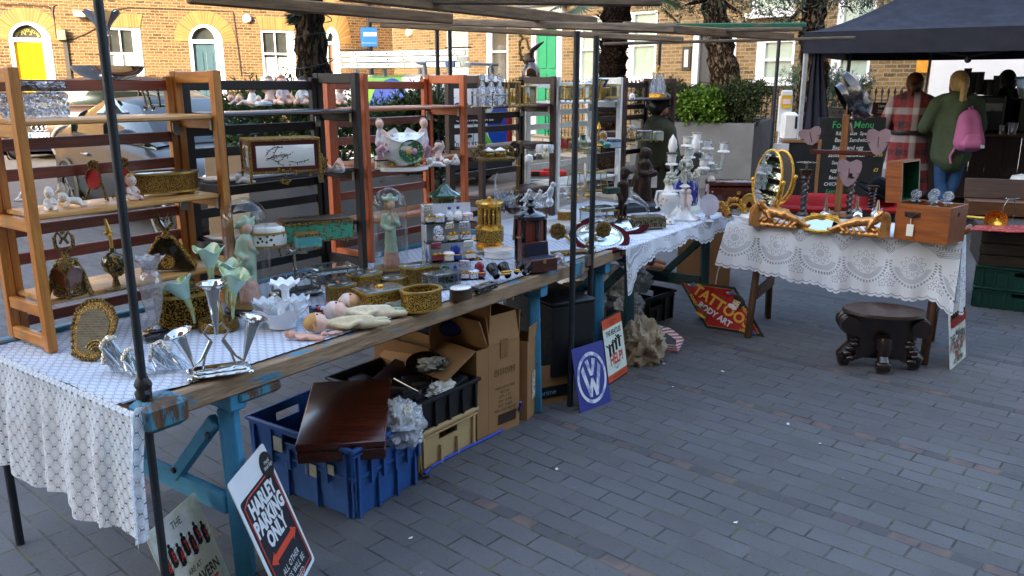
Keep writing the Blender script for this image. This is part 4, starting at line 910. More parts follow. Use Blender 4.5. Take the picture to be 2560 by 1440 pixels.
pole(1470,90,90,'dark steel pole in front of the white shelf unit, right one of a close pair',.0145,foot=t1(2.47,-.005,0))
q=at(1092,64,1.96);pole(1092,64,64,'dark steel pole rising behind the orange shelf unit, left of two',.014,foot=(q.x,q.y,0))
q=at(1124,70,1.95);pole(1120,70,70,'dark steel pole rising behind the orange shelf unit, right of two',.014,foot=(q.x,q.y,0))
q=at(1650,106,1.93);pole(1650,106,106,'dark steel pole behind the right end shelf unit',.014,foot=(q.x,q.y,0))
q=at(1948,98,1.97);pole(1948,98,98,'dark steel pole in front of the large planter hedge',.016,foot=(q.x,q.y,0))
def batten(x0,y0,x1,y1,z,w,h,mat,label,z1=None):
 p,q=at(x0,y0,z),at(x1,y1,z1 or z)
 if y0<-1:pass
 tag(beam('roof_batten',p,q,w,h,mat),label,'batten','wooden battens of the stall roof')
batten(470,-8,1128,47,1.895,.035,.05,BATN,'brown roof batten entering at the top left and ending above the orange shelf unit')
batten(850,-18,1487,56,1.90,.035,.055,BATN,'thick brown roof batten running from the top edge to above the palm trunk')
batten(1020,1,1653,6,1.91,.03,.03,BATT,'grey batten along the top edge of the photo, ending by the olive leaves')
batten(927,50,1690,72,1.97,.03,.035,BATT,'upper grey batten carried on the paired poles above the van ladder',1.80)
batten(952,62,1708,99,1.96,.03,.035,BATT,'lower grey batten parallel to the upper one, ending below the palm leaf',1.84)
GRNB=worn('green_painted_batten','2a6b52','5d4c3a','8a765c',.66,4,0)
batten(1480,66,2015,63,1.93,.03,.03,GRNB,'green painted batten ending beside the olive trunk, topmost on the right')
batten(1480,78,2005,73,1.90,.03,.025,BATT,'thin grey batten just below the green painted one')
batten(1560,66,1980,92,1.885,.04,.05,BATN,'short light brown batten below the green one, above the far pole')
batten(1508,110,2138,94,1.93,.025,.028,BATT,'long thin batten tilting up to the right in front of the black tent edge',2.03)
# folding shelf units along the back of the table
UNITS=[]
def shelf_unit(u0,u1,v,zs,mats,label,h=.905,rz=0,d=.25,sl=True,name='shelf_unit',pw=.03,top=None):
 """end frames with rails, hinged back frame with slats, three shelves; local x along the table, y towards the back"""
 post,rail,shelf,slat=mats;L=u1-u0;p=t1(u0,v,ZT+.008);a=TA+rz;t=thing(name,label,'shelf unit',p,a)
 for sx in(0,L):
  for yy in(0,d):MB().bbox((sx,yy,h/2),(pw,.034,h),.003).build('post',post,t)
  s=pw*.9
  for zz,hh,s_ in[(h-.025,.045,s),(.03,.04,s)]+[(q-.035,.04,s*.8)for q in zs]:MB().bbox((sx,d/2,zz),(s_,d-.034,hh),.003).build('end_rail',rail,t)
 for sx in(pw+.002,L-pw-.002):MB().bbox((sx,d+.004,h/2-.01),(pw*.9,.026,h-.02),.003).build('back_post',post,t)
 zz=[h-.055];lv=sorted(zs)
 gaps=list(zip([0.02]+lv[:-1],lv))+[(lv[-1],h)]
 for a_,b_ in gaps[1:-1]+[gaps[-1]][:0]:
  zz+=[a_+(b_-a_)*.36,a_+(b_-a_)*.7]
 zz+=[.055]+([lv[0]*.6]if lv[0]>.25 else[])
 for z in zz:MB().bbox((L/2,d+.004,z),(L-2*pw,.014,.04),.003).build('slat',slat,t)
 for z in zs:MB().bbox((L/2,d*.47,z-.009),(L-pw*1.3,d*.92,.018),.005).build('shelf',shelf,t)
 for z in zs:
  for c_,s_ in(((L-pw*.62,.02,z-.035),(.005,.016,.05)),((L-pw,d-.02,z-.06),(.03,.006,.05))):MB().bbox(c_,s_,.002).build('hinge',mt('grey_hinge','8b8c88',.4,.8),t)
 if top:top(t)
 UNITS.append([p.z+z for z in zs]);return t
PINE=(wood('golden_pine_post','9c5a1c','c98636',.4,5,2,.05,.2),OAK,OAKX,REDW)
BRK=(DKW,DKW,wood('black_brown_shelf','17100e','30201a',.35,5,0,.05,.4),wood('black_brown_slat','120c0a','271915',.6,5,0,.08))
ORN=(ORG,wood('orange_rail','9a4010','d06a26',.38,5,1,.05,.25),wood('orange_shelf','95501f','c07a3a',.38,5,0,.05,.3),wood('orange_slat','6c2a10','9a451c',.38,5,0,.05,.25))
MHG=(MAH,MAH,wood('mahogany_shelf','260d08','4c1f13',.45,5,0,.08,.1),wood('mahogany_slat','1a0c09','34140d',.5,5,0,.08))
WHT=(WHW,WHW,worn('worn_white_shelf','f0efea','8a8272','a9a18e',.68,7,0),worn('worn_white_slat','e2e0d6','8a8272','a9a18e',.68,7,0))
shelf_unit(.097,.80,.655,[.17,.45,.745],PINE,'golden pine shelf unit at the left end, holding the cut glass box')
shelf_unit(.86,1.585,.735,[.235,.48,.745],BRK,'black brown shelf unit with rounded shelf fronts, holding the porcelain dolls')
shelf_unit(1.70,2.44,.80,[.2,.48,.745],ORN,'orange stained shelf unit in the middle, holding the cherub jardiniere')
shelf_unit(2.71,3.47,.885,[.2,.49,.735],MHG,'dark mahogany shelf unit left of the paired poles, holding two carriage clocks')
shelf_unit(3.53,4.38,.89,[.2,.47,.745],WHT,'worn white painted shelf unit behind the paired poles')
shelf_unit(4.48,5.33,.9,[.2,.5,.75],MHG,'dark mahogany shelf unit at the right end, in front of the seller')
# wares on the shelves and tables
def floral(name,base,cols,scale=40,dens=.35,rough=.15,thr=.5):
 g=G(name);co=g.coord('Object');v=g.n('TexVoronoi',Vector=co,Scale=scale);r=g.n('SeparateColor',Color=v.outputs[1]).outputs
 on=g.m('MULTIPLY',g.m('LESS_THAN',v.outputs[0],.42),g.m('MULTIPLY',g.m('LESS_THAN',r[0],dens),g.step(g.noise(co,scale*.22,2),thr-.06,thr+.06)))
 c=g.ramp(r[1],[(i/max(1,len(cols)-1),lin(q))for i,q in enumerate(cols)])
 return g.fin(g.pbr(Base_Color=g.mix(on,lin(base),c),Roughness=rough,Coat_Weight=.4))
FLW=floral('flower_painted_porcelain','e6e6e4',['b14f72','3f7a4d','d7b04a','5a66a8'],55,.55)
FLG=floral('green_enamel_florets','3f9276',['7a5a3a','2a5a48','9a7a4a'],85,.75,.25,.35)
HAIRS=[mt('doll_hair_'+n,c,.6,var=.25,vs=60)for n,c in(('blond','c2a06a'),('black','2a2422'),('red','a2562a'),('grey','8d7f72'))]
PINKC=mt('pale_pink_bisque','e3c6bf',.5,var=.06,vs=40);BLUC=mt('pale_blue_bisque','b9cbd6',.5,var=.06,vs=40);LILC=mt('pale_lilac_bisque','cfc7d2',.5,var=.08,vs=40)
SKIN=mt('doll_skin','e0b9a5',.45,var=.05,vs=40);FACE=mt('painted_eyes','3a2a26',.4)
GRNB_=mt('pale_green_bisque','b9cdb4',.5,var=.1,vs=30);OPAL=glass('opalescent_glass','e2eecb',.1,.05,.5,'c4d89c');OPALB=glass('opalescent_blue_rim','d8ecea',.1,.05,.7,'b9dcd4');MILK=mt('milk_glass','e9eef4',.12,var=.02,coat=.6)
BEV=glass('bevelled_lid_glass','c3cdc8',.16,.04,.25,'8f9c96');DARKI=mt('dark_lining','241a16',.9);VELV=mt('red_velvet','3f0b12',.95,var=.2,vs=60,spec=.1);BLV=mt('navy_velvet','141a33',.95)
NICK=mt('tarnished_nickel','9a958c',.25,1,var=.25,vs=30)
def outline(shape,w,d,n=28):
 if shape=='rect':
  r=min(w,d)*.06;return[(sx*(w/2-r)+r*cos(a),sy*(d/2-r)+r*sin(a))for sx,sy,a0 in((1,1,0),(-1,1,90),(-1,-1,180),(1,-1,270))for a in(radians(a0),radians(a0+45),radians(a0+90))]
 if shape=='oct':
  c=min(w,d)*.26;return[(w/2,-d/2+c),(w/2,d/2-c),(w/2-c,d/2),(-w/2+c,d/2),(-w/2,d/2-c),(-w/2,-d/2+c),(-w/2+c,-d/2),(w/2-c,-d/2)]
 return[(w/2*cos(2*pi*i/n),d/2*sin(2*pi*i/n))for i in range(n)]
def sc(o,s):return[(x*s,y*s)for x,y in o]
def ring3(o,z,s=1):return[Vector((x*s,y*s,z))for x,y in o]
def pk(x,y,z):p=at(x,y,z);return p,mpp(p)
def trinket(x,y,z,w,d,h,shape,label,body=FIL,lid=BEV,rim=BRASS,rz=0,feet=0,name='trinket_box',cat='trinket box',lidh=.12,group=None,glassy=False,knob=None,flare=1.0,open_=False):
 p,k=pk(x,y,z);w,d,h=w*k,d*k,h*k;t=thing(name,label,cat,p,TA+rz,group);o=outline(shape,w,d);fh=h*.14 if feet else.002
 hb=h*(1-lidh);m=MB();fl=flare
 R=[ring3(o,fh,fl),ring3(o,hb),ring3(o,hb,.92),ring3(o,fh+h*.05,.92*fl)];m.rings(R);m.build('body',body,t)
 m=MB();m.rings([ring3(o,fh-.0005,1.03*fl),ring3(o,fh+h*.06,1.03*fl),ring3(o,fh+h*.07,.98*fl)]);m.build('base_rim',rim,t)
 m=MB();m.rings([ring3(o,hb-h*.03,1.0),ring3(o,hb-h*.03,1.05),ring3(o,hb+h*.06,1.05),ring3(o,hb+h*.06,.86),ring3(o,hb-h*.02,.86)],cap=False);m.build('rim',rim,t)
 if not open_:
  m=MB();m.rings([ring3(o,hb+h*.02,.95),ring3(o,hb+h*lidh*.7,.95),ring3(o,hb+h*lidh,.86)]);m.build('lid',lid,t)
 if glassy:
  for i in range(0,len(o),max(1,len(o)//(4 if shape!='oct' else 8))):
   q=o[i];m=MB();m.tube((q[0]*fl,q[1]*fl,fh),(q[0],q[1],hb),h*.045,n=6);m.build('corner_post',rim,t)
 if feet:
  for i in range(4):
   a=pi/4+i*pi/2;q=(w*.4*(1 if cos(a)>0 else-1),d*.36*(1 if sin(a)>0 else-1))
   if shape in('oval',):q=(w*.38*(1 if cos(a)>0 else-1),d*.3*(1 if sin(a)>0 else-1))
   m=MB();m.lathe([(.0,0),(h*.07,h*.02),(h*.05,h*.06),(h*.09,fh+h*.02)],8,at=(q[0],q[1],0));m.build('foot',rim,t)
 if knob:
  m=MB();m.ball((0,0,h*1.06),(h*.16,h*.16,h*.1),10)
  for i in range(6):m.ball((h*.17*cos(i),h*.17*sin(i),h*1.03),h*.07,6)
  m.build('knob',knob,t)
 return t
def figure(h,pose,mats,rz=0,flip=1,detail=1):
 """chubby bisque baby, total height (or length) h; returns MB; materials 0 skin 1 cloth 2 hair 3 eyes"""
 P=[]
 def c(p,q,r1,r2,m=0):P.append((Vector(p)*h,Vector(q)*h,r1*h,r2*h,m))
 f=flip
 if pose=='sit':
  c((0,.02,.2),(0,0,.45),.19,.13,1);c((0,0,.72),(0,-.01,.76),.2,.2);c((0,.06,.82),(0,.02,.9),.2,.15,2)
  for s in(-1,1):
   c((s*.13,.02,.12),(s*.2,-.24,.1),.11,.09,0);c((s*.2,-.24,.1),(s*.1,-.46,.06),.085,.05,0);c((s*.1,-.46,.06),(s*.1,-.5,.12),.05,.035)
   c((s*.15,0,.45),(s*.22,-.1,.3),.075,.06,1);c((s*.22,-.1,.3),(s*.1,-.26,.3+.06*f*s),.055,.04)
 elif pose=='wave':
  c((0,.02,.2),(0,0,.45),.18,.13,1);c((0,0,.7),(0,-.01,.74),.18,.18);c((0,.05,.8),(0,.02,.87),.18,.14,2)
  for s in(-1,1):c((s*.12,.02,.11),(s*.24,-.22,.1),.1,.08,1);c((s*.24,-.22,.1),(s*.12,-.42,.05),.08,.05,0)
  c((.15,0,.46),(.28,-.04,.66),.07,.055);c((.28,-.04,.66),(.22,-.06,.92),.055,.045);c((-.15,0,.46),(-.24,-.12,.55),.07,.055);c((-.24,-.12,.55),(-.08,-.2,.68),.055,.045)
 elif pose=='back':
  c((-.12*f,0,.17),(.18*f,0,.17),.13,.16,1);c((-.36*f,0,.2),(-.38*f,-.01,.22),.16,.16);c((-.42*f,.02,.2),(-.44*f,.02,.22),.16,.15,2)
  for s in(-1,1):
   c((.22*f,s*.1,.2),(.16*f,s*.13,.42),.1,.075);c((.16*f,s*.13,.42),(.1*f,s*.08,.6),.07,.045);c((-.12*f,s*.12,.22),(0,s*.17,.42),.06,.05);c((0,s*.17,.42),(.08*f,s*.1,.55),.05,.04)
 elif pose=='crawl':
  c((.22*f,0,.24),(-.1*f,0,.3),.17,.14,1);c((-.3*f,-.02,.45),(-.32*f,-.02,.47),.18,.18);c((-.3*f,.05,.5),(-.32*f,.06,.53),.17,.15,2)
  for s in(-1,1):c((.24*f,s*.1,.2),(.34*f,s*.15,.08),.11,.08);c((.34*f,s*.15,.08),(.55*f,s*.12,.08),.075,.05);c((-.14*f,s*.12,.27),(-.24*f,s*.18,.08),.07,.05);c((-.24*f,s*.18,.08),(-.36*f,s*.15,.05),.05,.04)
 elif pose=='bust':
  c((0,.02,.08),(0,.01,.3),.28,.2,1);c((0,0,.42),(0,0,.5),.11,.11);c((0,0,.68),(0,-.02,.72),.22,.22);c((0,.07,.78),(0,.02,.87),.22,.16,2)
 elif pose=='prone':
  c((.3*f,.02,.15),(-.1*f,0,.2),.16,.15,1);c((-.3*f,-.04,.38),(-.31*f,-.05,.4),.2,.2);c((-.28*f,.04,.47),(-.3*f,0,.54),.19,.15,2)
  for s in(-1,1):c((-.12*f,s*.13,.22),(-.3*f,s*.2,.08),.08,.06,1);c((-.3*f,s*.2,.08),(-.46*f,s*.08,.07),.055,.045);c((.34*f,s*.08,.12),(.56*f,s*.1,.08),.1,.06)
 b=blob(P,h*.028,2)
 hd={'sit':(0,-.01,.76,.2),'wave':(0,-.01,.74,.18),'back':(-.38*f,-.01,.22,.16),'crawl':(-.32*f,-.02,.47,.18),'bust':(0,-.02,.72,.22),'prone':(-.31*f,-.05,.4,.2)}[pose]
 cx,cy,cz,r=(q*h for q in hd);ax=0 if pose in('sit','wave','bust')else-f
 for s in(-1,1):
  a=radians(-90+ax*25*0+s*22);b.ball((cx+r*.97*cos(a),cy+r*.97*sin(a),cz+r*.02),r*.1,6,3)
 b.ball((cx,cy-r*1.0,cz-r*.18),r*.09,6);b.ball((cx,cy-r*.95,cz-r*.5),(r*.16,r*.08,r*.05),6,4)
 return b
LIP=mt('painted_lips','b0625a',.4)
def baby(x,y,z,hpx,pose,label,cloth=BISW,hair=0,skin=SKIN,rz=0,flip=1,name='porcelain_baby',group='bisque baby figurines on the shelves',cat='figurine',face=None):
 p,k=pk(x,y,z);m=figure(hpx*k,pose,None,0,flip);rr=rz if face is None else face
 return tag(m.build(name,[skin,cloth,HAIRS[hair]if isinstance(hair,int)else hair,FACE,LIP],loc=p,rz=rr),label,cat,group)
U1,U2,U3,U4,U5,U6=[sorted(q)for q in UNITS]
p,k=pk(88,292,U1[2]);t=thing('glass_box','diamond cut glass lidded box on the top shelf of the pine unit','glass box',p,TA-.35)
m=MB();m.bbox((0,0,30*k),(150*k,95*k,60*k),.008)
for i in range(8):
 for j in range(2):
  for sy in(-1,1):m.rings([[Vector(((i-3.5)*18*k+a*8.5*k,sy*47*k,16*k+j*27*k+b*13*k))for a,b in((-1,0),(0,-1),(1,0),(0,1))],[Vector(((i-3.5)*18*k+a*k,sy*52*k,16*k+j*27*k+b*k))for a,b in((-1,0),(0,-1),(1,0),(0,1))]])
m.build('box',CUT,t);m=MB();m.bbox((0,0,74*k),(152*k,97*k,24*k),.012);m.build('lid',CUTF,t)
p,k=pk(283,285,U1[2]);t=thing('silver_epergne','tall silver epergne with a wide dish and fluted trumpet, on the pine unit','epergne',p)
m=MB();m.lathe([(0,1*k),(37*k,0),(38*k,4*k),(26*k,12*k),(14*k,26*k),(7*k,45*k),(6*k,60*k),(9*k,70*k)],28);m.build('foot',SILVER,t)
m=MB();m.lathe([(8*k,68*k),(26*k,74*k),(40*k,84*k),(62*k,92*k),(78*k,104*k),(84*k,116*k),(81*k,116*k),(70*k,104*k),(30*k,90*k),(0,88*k)],36);m.build('dish',SILVER,t)
m=MB();m.lathe([(8*k,93*k),(9*k,130*k),(11*k,185*k),(18*k,212*k),(42*k,244*k),(38*k,244*k),(13*k,210*k),(6*k,150*k)],32,fn=lambda r,z,a,i:(r*(1+.05*cos(a*12)*(r>10*k)),z+(3*k*cos(a*6)if r>30*k else 0)));m.lathe([(10*k,184*k),(17*k,186*k),(17*k,189*k),(10*k,191*k)],16);m.build('trumpet',SILVER,t)
trinket(412,277,U1[2],92,75,72,'oct','faceted glass casket on scrolled feet, right end of the pine unit top shelf',GLASS,BEV,NICK,-.2,1,glassy=True,flare=.8)
baby(70,503,U1[1],62,'sit','white bisque baby half hidden by the front post of the pine unit',BISW,HAIRS[3]and BISW,BISW,-.5)
baby(128,526,U1[1],58,'sit','white bisque baby with one hand at its mouth, on the pine unit middle shelf',BISW,BISW,BISW,.5)
baby(158,508,U1[1],52,'wave','white bisque baby behind another, on the pine unit middle shelf',BISW,BISW,BISW,.4)
baby(182,518,U1[1],60,'crawl','white bisque crawling baby with a tuft of brown hair, on the pine unit',BISW,0,BISW,.6)
baby(333,500,U1[1],64,'sit','pale bisque baby with brown hair sitting before the oval brass box',BISQ,0,BISQ,1.0)
def easel(x,y,z,h,label,rz):
 p,k=pk(x,y,z);h*=k;t=thing('picture_stand',label,'picture stand',p,rz);m=MB()
 for s in(-1,1):
  m.path([(s*.02*h,0,.95*h),(s*.1*h,.0,.6*h),(s*.2*h,-.02*h,.25*h),(s*.26*h,-.08*h,.04*h),(s*.34*h,-.1*h,.02*h),(s*.33*h,-.1*h,.09*h)],[.025*h,.03*h,.03*h,.025*h,.03*h,.02*h],7)
 m.path([(0,.02*h,.9*h),(0,.25*h,.4*h),(0,.4*h,.02*h)],.02*h,6)
 for i in range(9):
  a=2*pi*i/9;m.ball((.13*h*cos(a),-.01*h,.9*h+.08*h*sin(a)),.045*h,7)
 m.build('frame',FILD,t)
 m=MB();R=rot('X',pi/2-.15);m.lathe([(0,-.01*h),(.25*h,-.01*h),(.26*h,.02*h),(.0,.02*h)],28,M=R,sx=.8,at=(0,-.06*h,.55*h));m.build('oval_panel',flat('red_card','b9202b',.6),t)
 m=MB();m.path([(.255*h*.8*cos(a),-.08*h,.55*h+.255*h*sin(a))for a in[i*2*pi/24 for i in range(25)]],.02*h,6);m.build('bezel',FILD,t)
easel(245,500,U1[1],98,'ornate bronze easel stand with a red oval, left of the near pole',-.1)
easel(318,494,U1[1],98,'ornate bronze easel stand with a red oval, partly behind the near pole',-.15)
trinket(415,486,U1[1],160,90,58,'oval','large oval brass box with a glass lid on tall legs, pine unit middle shelf',FILF,BEV,BRASS,-.3,1,lidh=.08)
def leafy(m,o,r,n,sz,flatten=1):
 for i in range(n):
  v=rv();m.ball(Vector(o)+Vector((v.x*r,v.y*r*flatten,v.z*r)),sz*random.uniform(.6,1.2),5)
p,k=pk(178,742,U1[0]);t=thing('perfume_bottle','brass perfume holder with leafy sides and twin round windows, pine unit low shelf','perfume bottle',p,.35)
m=MB()
for s in(-1,1):
 m.path([(s*18*k,0,96*k),(s*34*k,-8*k,60*k),(s*44*k,-14*k,22*k),(s*50*k,-20*k,2*k)],[5*k,7*k,7*k,5*k],7);m.path([(0,-s*18*k-6*k,92*k),(0,-s*28*k,50*k),(0,-s*36*k,2*k)],[4*k,6*k,5*k],7)
 for i in range(16):q=i/16;m.ball((s*(20+30*q)*k,-10*k*q+random.uniform(-6,6)*k,(94-90*q)*k),5.5*k*random.uniform(.6,1.2),5)
m.lathe([(34*k,4*k),(40*k,10*k),(36*k,60*k),(22*k,92*k),(9*k,102*k),(9*k,112*k)],14,sx=1,sy=.6);m.build('holder',FILD,t)
for s in(-1,1):
 m=MB();m.lathe([(0,0),(24*k,0),(27*k,3*k),(24*k,5*k)],20,M=rot('Z',s*.55)@rot('X',pi/2+.12),at=(s*17*k,-22*k,46*k),sy=1.4);m.build('round_window',mt('amber_glass','6b3a22',.12,var=.4,vs=60,coat=1),t)
m=MB()
for s in(-1,1):m.path([(s*3*k,0,110*k),(s*19*k,0,128*k),(s*21*k,0,150*k),(s*12*k,0,164*k),(s*2*k,0,148*k),(s*9*k,0,135*k)],[4*k,5*k,5*k,4*k,4*k,3*k],7)
m.ball((0,0,163*k),6*k,7);m.build('stopper',FILD,t)
p,k=pk(292,722,U1[0]);t=thing('perfume_bottle','slim brass perfume bottle with a flower covered bulb, just left of the near pole','perfume bottle',p)
m=MB();m.lathe([(0,1*k),(28*k,0),(28*k,4*k),(10*k,9*k),(6*k,26*k),(9*k,36*k)],18);m.build('foot',FILD,t)
m=MB();m.lathe([(8*k,34*k),(26*k,48*k),(31*k,66*k),(25*k,84*k),(9*k,94*k),(7*k,104*k)],20,sy=.7);m.build('bulb',mt('olive_enamel','3c3a22',.2,.4,coat=.6),t)
m=MB();leafy(m,(14*k,-12*k,62*k),22*k,46,5*k,.5);m.build('flowers',FILD,t);m=MB();m.path([(0,0,104*k),(0,0,125*k),(-3*k,0,150*k),(-8*k,0,176*k)],[4*k,5*k,6*k,3*k],8);leafy(m,(-2*k,0,142*k),9*k,14,4*k);m.build('stopper',BRASS,t)
p,k=pk(424,678,U1[0]);t=thing('perfume_bottle','triangular smoked glass perfume bottle in a leafy gilt frame, right on the pine low shelf','perfume bottle',p,TA-.9)
m=MB();m.prism([(-60*k,6*k),(60*k,6*k),(56*k,22*k),(14*k,82*k),(-14*k,82*k),(-56*k,22*k)],-16*k,16*k,M=rot('X',pi/2));m.build('bottle',glass('smoked_glass','6b6658',.1,.03,.35,'2c2a24'),t)
m=MB();m.path([(-60*k,0,4*k),(-66*k,0,16*k),(-40*k,0,54*k),(-16*k,0,86*k),(16*k,0,86*k),(40*k,0,54*k),(66*k,0,16*k),(60*k,0,4*k)],5*k,7)
for s in(-1,1):
 for i in range(12):q=i/12;m.ball((s*(18+50*q)*k,-6*k,(84-76*q)*k),6*k*random.uniform(.6,1.2),5)
m.lathe([(9*k,84*k),(11*k,92*k),(7*k,100*k),(9*k,106*k)],12);m.build('frame',FIL,t)
m=MB();m.lathe([(0,0),(18*k,0),(18*k,3*k),(0,4*k)],18,M=rot('X',pi/2),at=(4*k,-15*k,28*k));m.build('medallion',FIL,t)
m=MB()
for s in(-1,1):m.path([(0,0,104*k),(s*20*k,0,122*k),(s*20*k,0,140*k),(s*6*k,0,128*k),(s*12*k,0,146*k)],[4*k,4*k,4*k,3*k,2*k],6)
m.build('stopper',FILD,t)
row=[(592,262,42,'prone','auburn haired bisque baby lying at the left end of the black unit top shelf',LILC,2,.2,1),(612,264,42,'prone','blond bisque baby lying cheek to cheek with the auburn one',BISQ,0,.1,1),(632,258,54,'bust','blond bisque boy bust in a white collar',BISW,0,.5,1),(658,262,34,'prone','tiny bisque baby in a blue bow on a blue cushion',BLUC,BLUC,.2,1),(676,262,72,'wave','tall grey haired bisque boy with one arm raised',BISQ,3,.3,1),(708,262,70,'sit','red haired bisque girl sitting with hands clasped',LILC,2,.5,1),(733,258,36,'back','small bisque baby with raised legs beside the red haired girl',BISQ,0,0,-1),(758,262,66,'sit','black haired bisque boy sitting in a grey romper',BLUC,1,-.1,1),(792,262,48,'back','bisque baby on its back holding its feet up, right of the black haired boy',BISW,0,0,-1),(826,262,46,'sit','blond bisque toddler in grey, near the right of the black unit top shelf',BLUC,0,-.3,1),(852,262,52,'sit','white bisque child in a bonnet, last on the black unit top shelf',BISW,BISW,.4,1)]
for x,y,h,ps,lb,cl,hr,fz,fl in row:baby(x,y,U2[2],h,ps,lb,cl,hr,SKIN,fz,fl)
p,k=pk(658,264,U2[2]);tag(MB().lathe([(0,0),(20*k,0),(22*k,5*k),(19*k,10*k),(0,11*k)],16,sx=1,sy=.7,fn=lambda r,z,a,i:(r*(1+.04*cos(a*10)),z)).build('cushion',BLUC,loc=p+TV*-.002),'small blue porcelain cushion under the tiny bisque baby','cushion')
p,k=pk(706,450,U2[1]);t=thing('porcelain_casket','brass framed casket with white panels of flowering branches and birds','casket',p,TA-.42);W,D,Hh=168*k,92*k,74*k;z0=26*k
m=MB();m.bbox((0,0,z0+Hh/2),(W,D,Hh),.004);m.build('body',mt('wine_red_ground','4d1519',.4),t)
BRN=mt('painted_twig','4a3226',.6);PNK=mt('painted_rose','a23a54',.5);LFG=mt('painted_leaf','466b45',.5)
def panel(w,h,M,seed):
 random.seed(seed);m=MB();m.bbox((0,0,0),(w,h,.002),.0006)
 for b in range(7):
  x=random.uniform(-.4,.1)*w;y=random.uniform(-.3,.1)*h;a=random.uniform(-.2,1.0);
  pts=[(x,y,.0016)]
  for i in range(5):x+=w*.07*cos(a);y+=h*.14*sin(a);a+=random.uniform(-.7,.7);pts.append((max(-w*.44,min(w*.44,x)),max(-h*.42,min(h*.42,y)),.0016))
  m.path(pts,.0011,4,1)
  for q in pts[1:]:
   for _ in range(2):m.ball((q[0]+random.gauss(0,.003),q[1]+random.gauss(0,.003),.0014),(.0026,.0026,.0008),5,random.choice((2,3,3)))
 m.T=M
 m2=MB();m2 .T=M;m2 .add(m.v,m.f);m2 .m=m.m;return m2
panel(W*.84,Hh*.7,tr(0,-D/2-.001,z0+Hh*.5)@rot('X',pi/2),3).build('painted_panel',[PORC,BRN,PNK,LFG],t);panel(D*.6,Hh*.7,tr(-W/2-.001,0,z0+Hh*.5)@rot('Z',-pi/2)@rot('X',pi/2),4).build('painted_panel',[PORC,BRN,PNK,LFG],t)
for zz,hh in((z0+Hh+2*k,7*k),(z0-1*k,6*k)):MB().bbox((0,0,zz),(W+6*k,D+6*k,hh),.002).build('brass_moulding',FILF,t)
for sx in(-1,1):
 for sy in(-1,1):m=MB();m.path([(sx*W/2,sy*D/2,z0+Hh),(sx*W/2,sy*D/2,z0),(sx*(W/2+3*k),sy*(D/2+3*k),8*k),(sx*(W/2),sy*(D/2),0)],[3*k,4*k,3*k,4*k],7);m.build('leg',FILF,t)
m=MB();leafy(m,(0,-D/2,z0-6*k),24*k,22,4*k,.15);m.build('apron',FIL,t)
baby(612,458,U2[1],44,'prone','bisque baby lying in front of the flowered casket, left of its leg',BISW,3,BISW,0,1)
baby(843,434,U2[1],62,'back','bisque baby on its back clutching its feet, right of the flowered casket',BLUC,0,SKIN,-.1,1)
p,k=pk(803,442,U2[1]);m=MB();m.lathe([(0,0),(5*k,0),(5*k,3*k),(4*k,8*k),(5*k,14*k),(3*k,20*k),(0,25*k)],8);tag(m.build('animal_figurine',mt('amber_resin','8a5a2a',.3),loc=p),'tiny amber animal beside the lying bisque baby','figurine')
p,k=pk(822,436,U2[1]);m=MB();m.path([(-20*k,3*k,0),(-16*k,4*k,26*k),(-20*k,5*k,52*k)],[6*k,9*k,5*k],7);leafy(m,(-16*k,5*k,28*k),13*k,22,4*k);tag(m.build('bronze_ornament',FILD,loc=p),'small dark bronze ornament behind the lying baby','ornament')
trinket(676,620,U2[0],98,78,58,'oval','white porcelain oval box with a black scroll band, behind the near glass dome',floral('black_scroll_porcelain','e8e6e0',['2b2b33','3a3a48'],70,.6,.15,.3),PORC,BRASS,-.2,1,lidh=.3)
trinket(790,607,U2[0],175,70,64,'rect','long green enamel casket in a bronze frame, black unit low shelf',FLG,mt('bronze_lid','4a3c24',.35,.8),FILD,-.45,1,lidh=.14)
trinket(770,622,U2[0],62,46,42,'rect','small turquoise enamel casket on feet, before the long green casket',floral('turquoise_enamel','4f9a9a',['2c5a66','7ab0a8'],90,.6,.25,.3),FILD,FILD,-.45,1,lidh=.14)
p,k=pk(1008,425,U3[1]);t=thing('jardiniere','boat shaped porcelain jardiniere with winged cherubs at both ends','jardiniere',p,TA-.55)
m=MB();m.prism([(62*k*cos(a)*(1+.05*cos(5*a)),40*k*sin(a)*(1+.05*cos(5*a)))for a in[i*2*pi/40 for i in range(40)]],0,9*k);m.build('stand',PORC,t)
R=[]
for zz,rx,ry in((12,18,16),(20,30,22),(34,48,30),(56,62,36),(74,58,34),(80,60,36)):
 R.append([Vector((rx*k*cos(a),ry*k*sin(a),(zz+(26*abs(cos(a))**2-10 if zz>70 else 8*abs(cos(a))**2 if zz>50 else 0))*k))for a in[i*2*pi/32 for i in range(32)]])
m=MB();m.rings(R,cap=False);m.rings([[v for v in R[-1]],[Vector((v.x*.85,v.y*.85,v.z-20*k))for v in R[-1]]]);m.build('bowl',FLW,t)
m=MB();m.lathe([(0,2*k),(25*k,1*k),(29*k,5*k),(27*k,0)],24,M=rot('X',pi/2),at=(12*k,-33*k,48*k),sx=1.1);m.ball((6*k,-36*k,48*k),(8*k,3*k,8*k),8,1);m.ball((20*k,-36*k,48*k),(8*k,3*k,8*k),8,2);m.build('rose_medallion',[floral('rose_ground','2f6b4a',['d9c58a','5a8a5a','c78aa0'],90,.8,.2,.2),mt('cream_rose','d9b56a',.4),mt('pink_rose','d39aae',.4)],t)
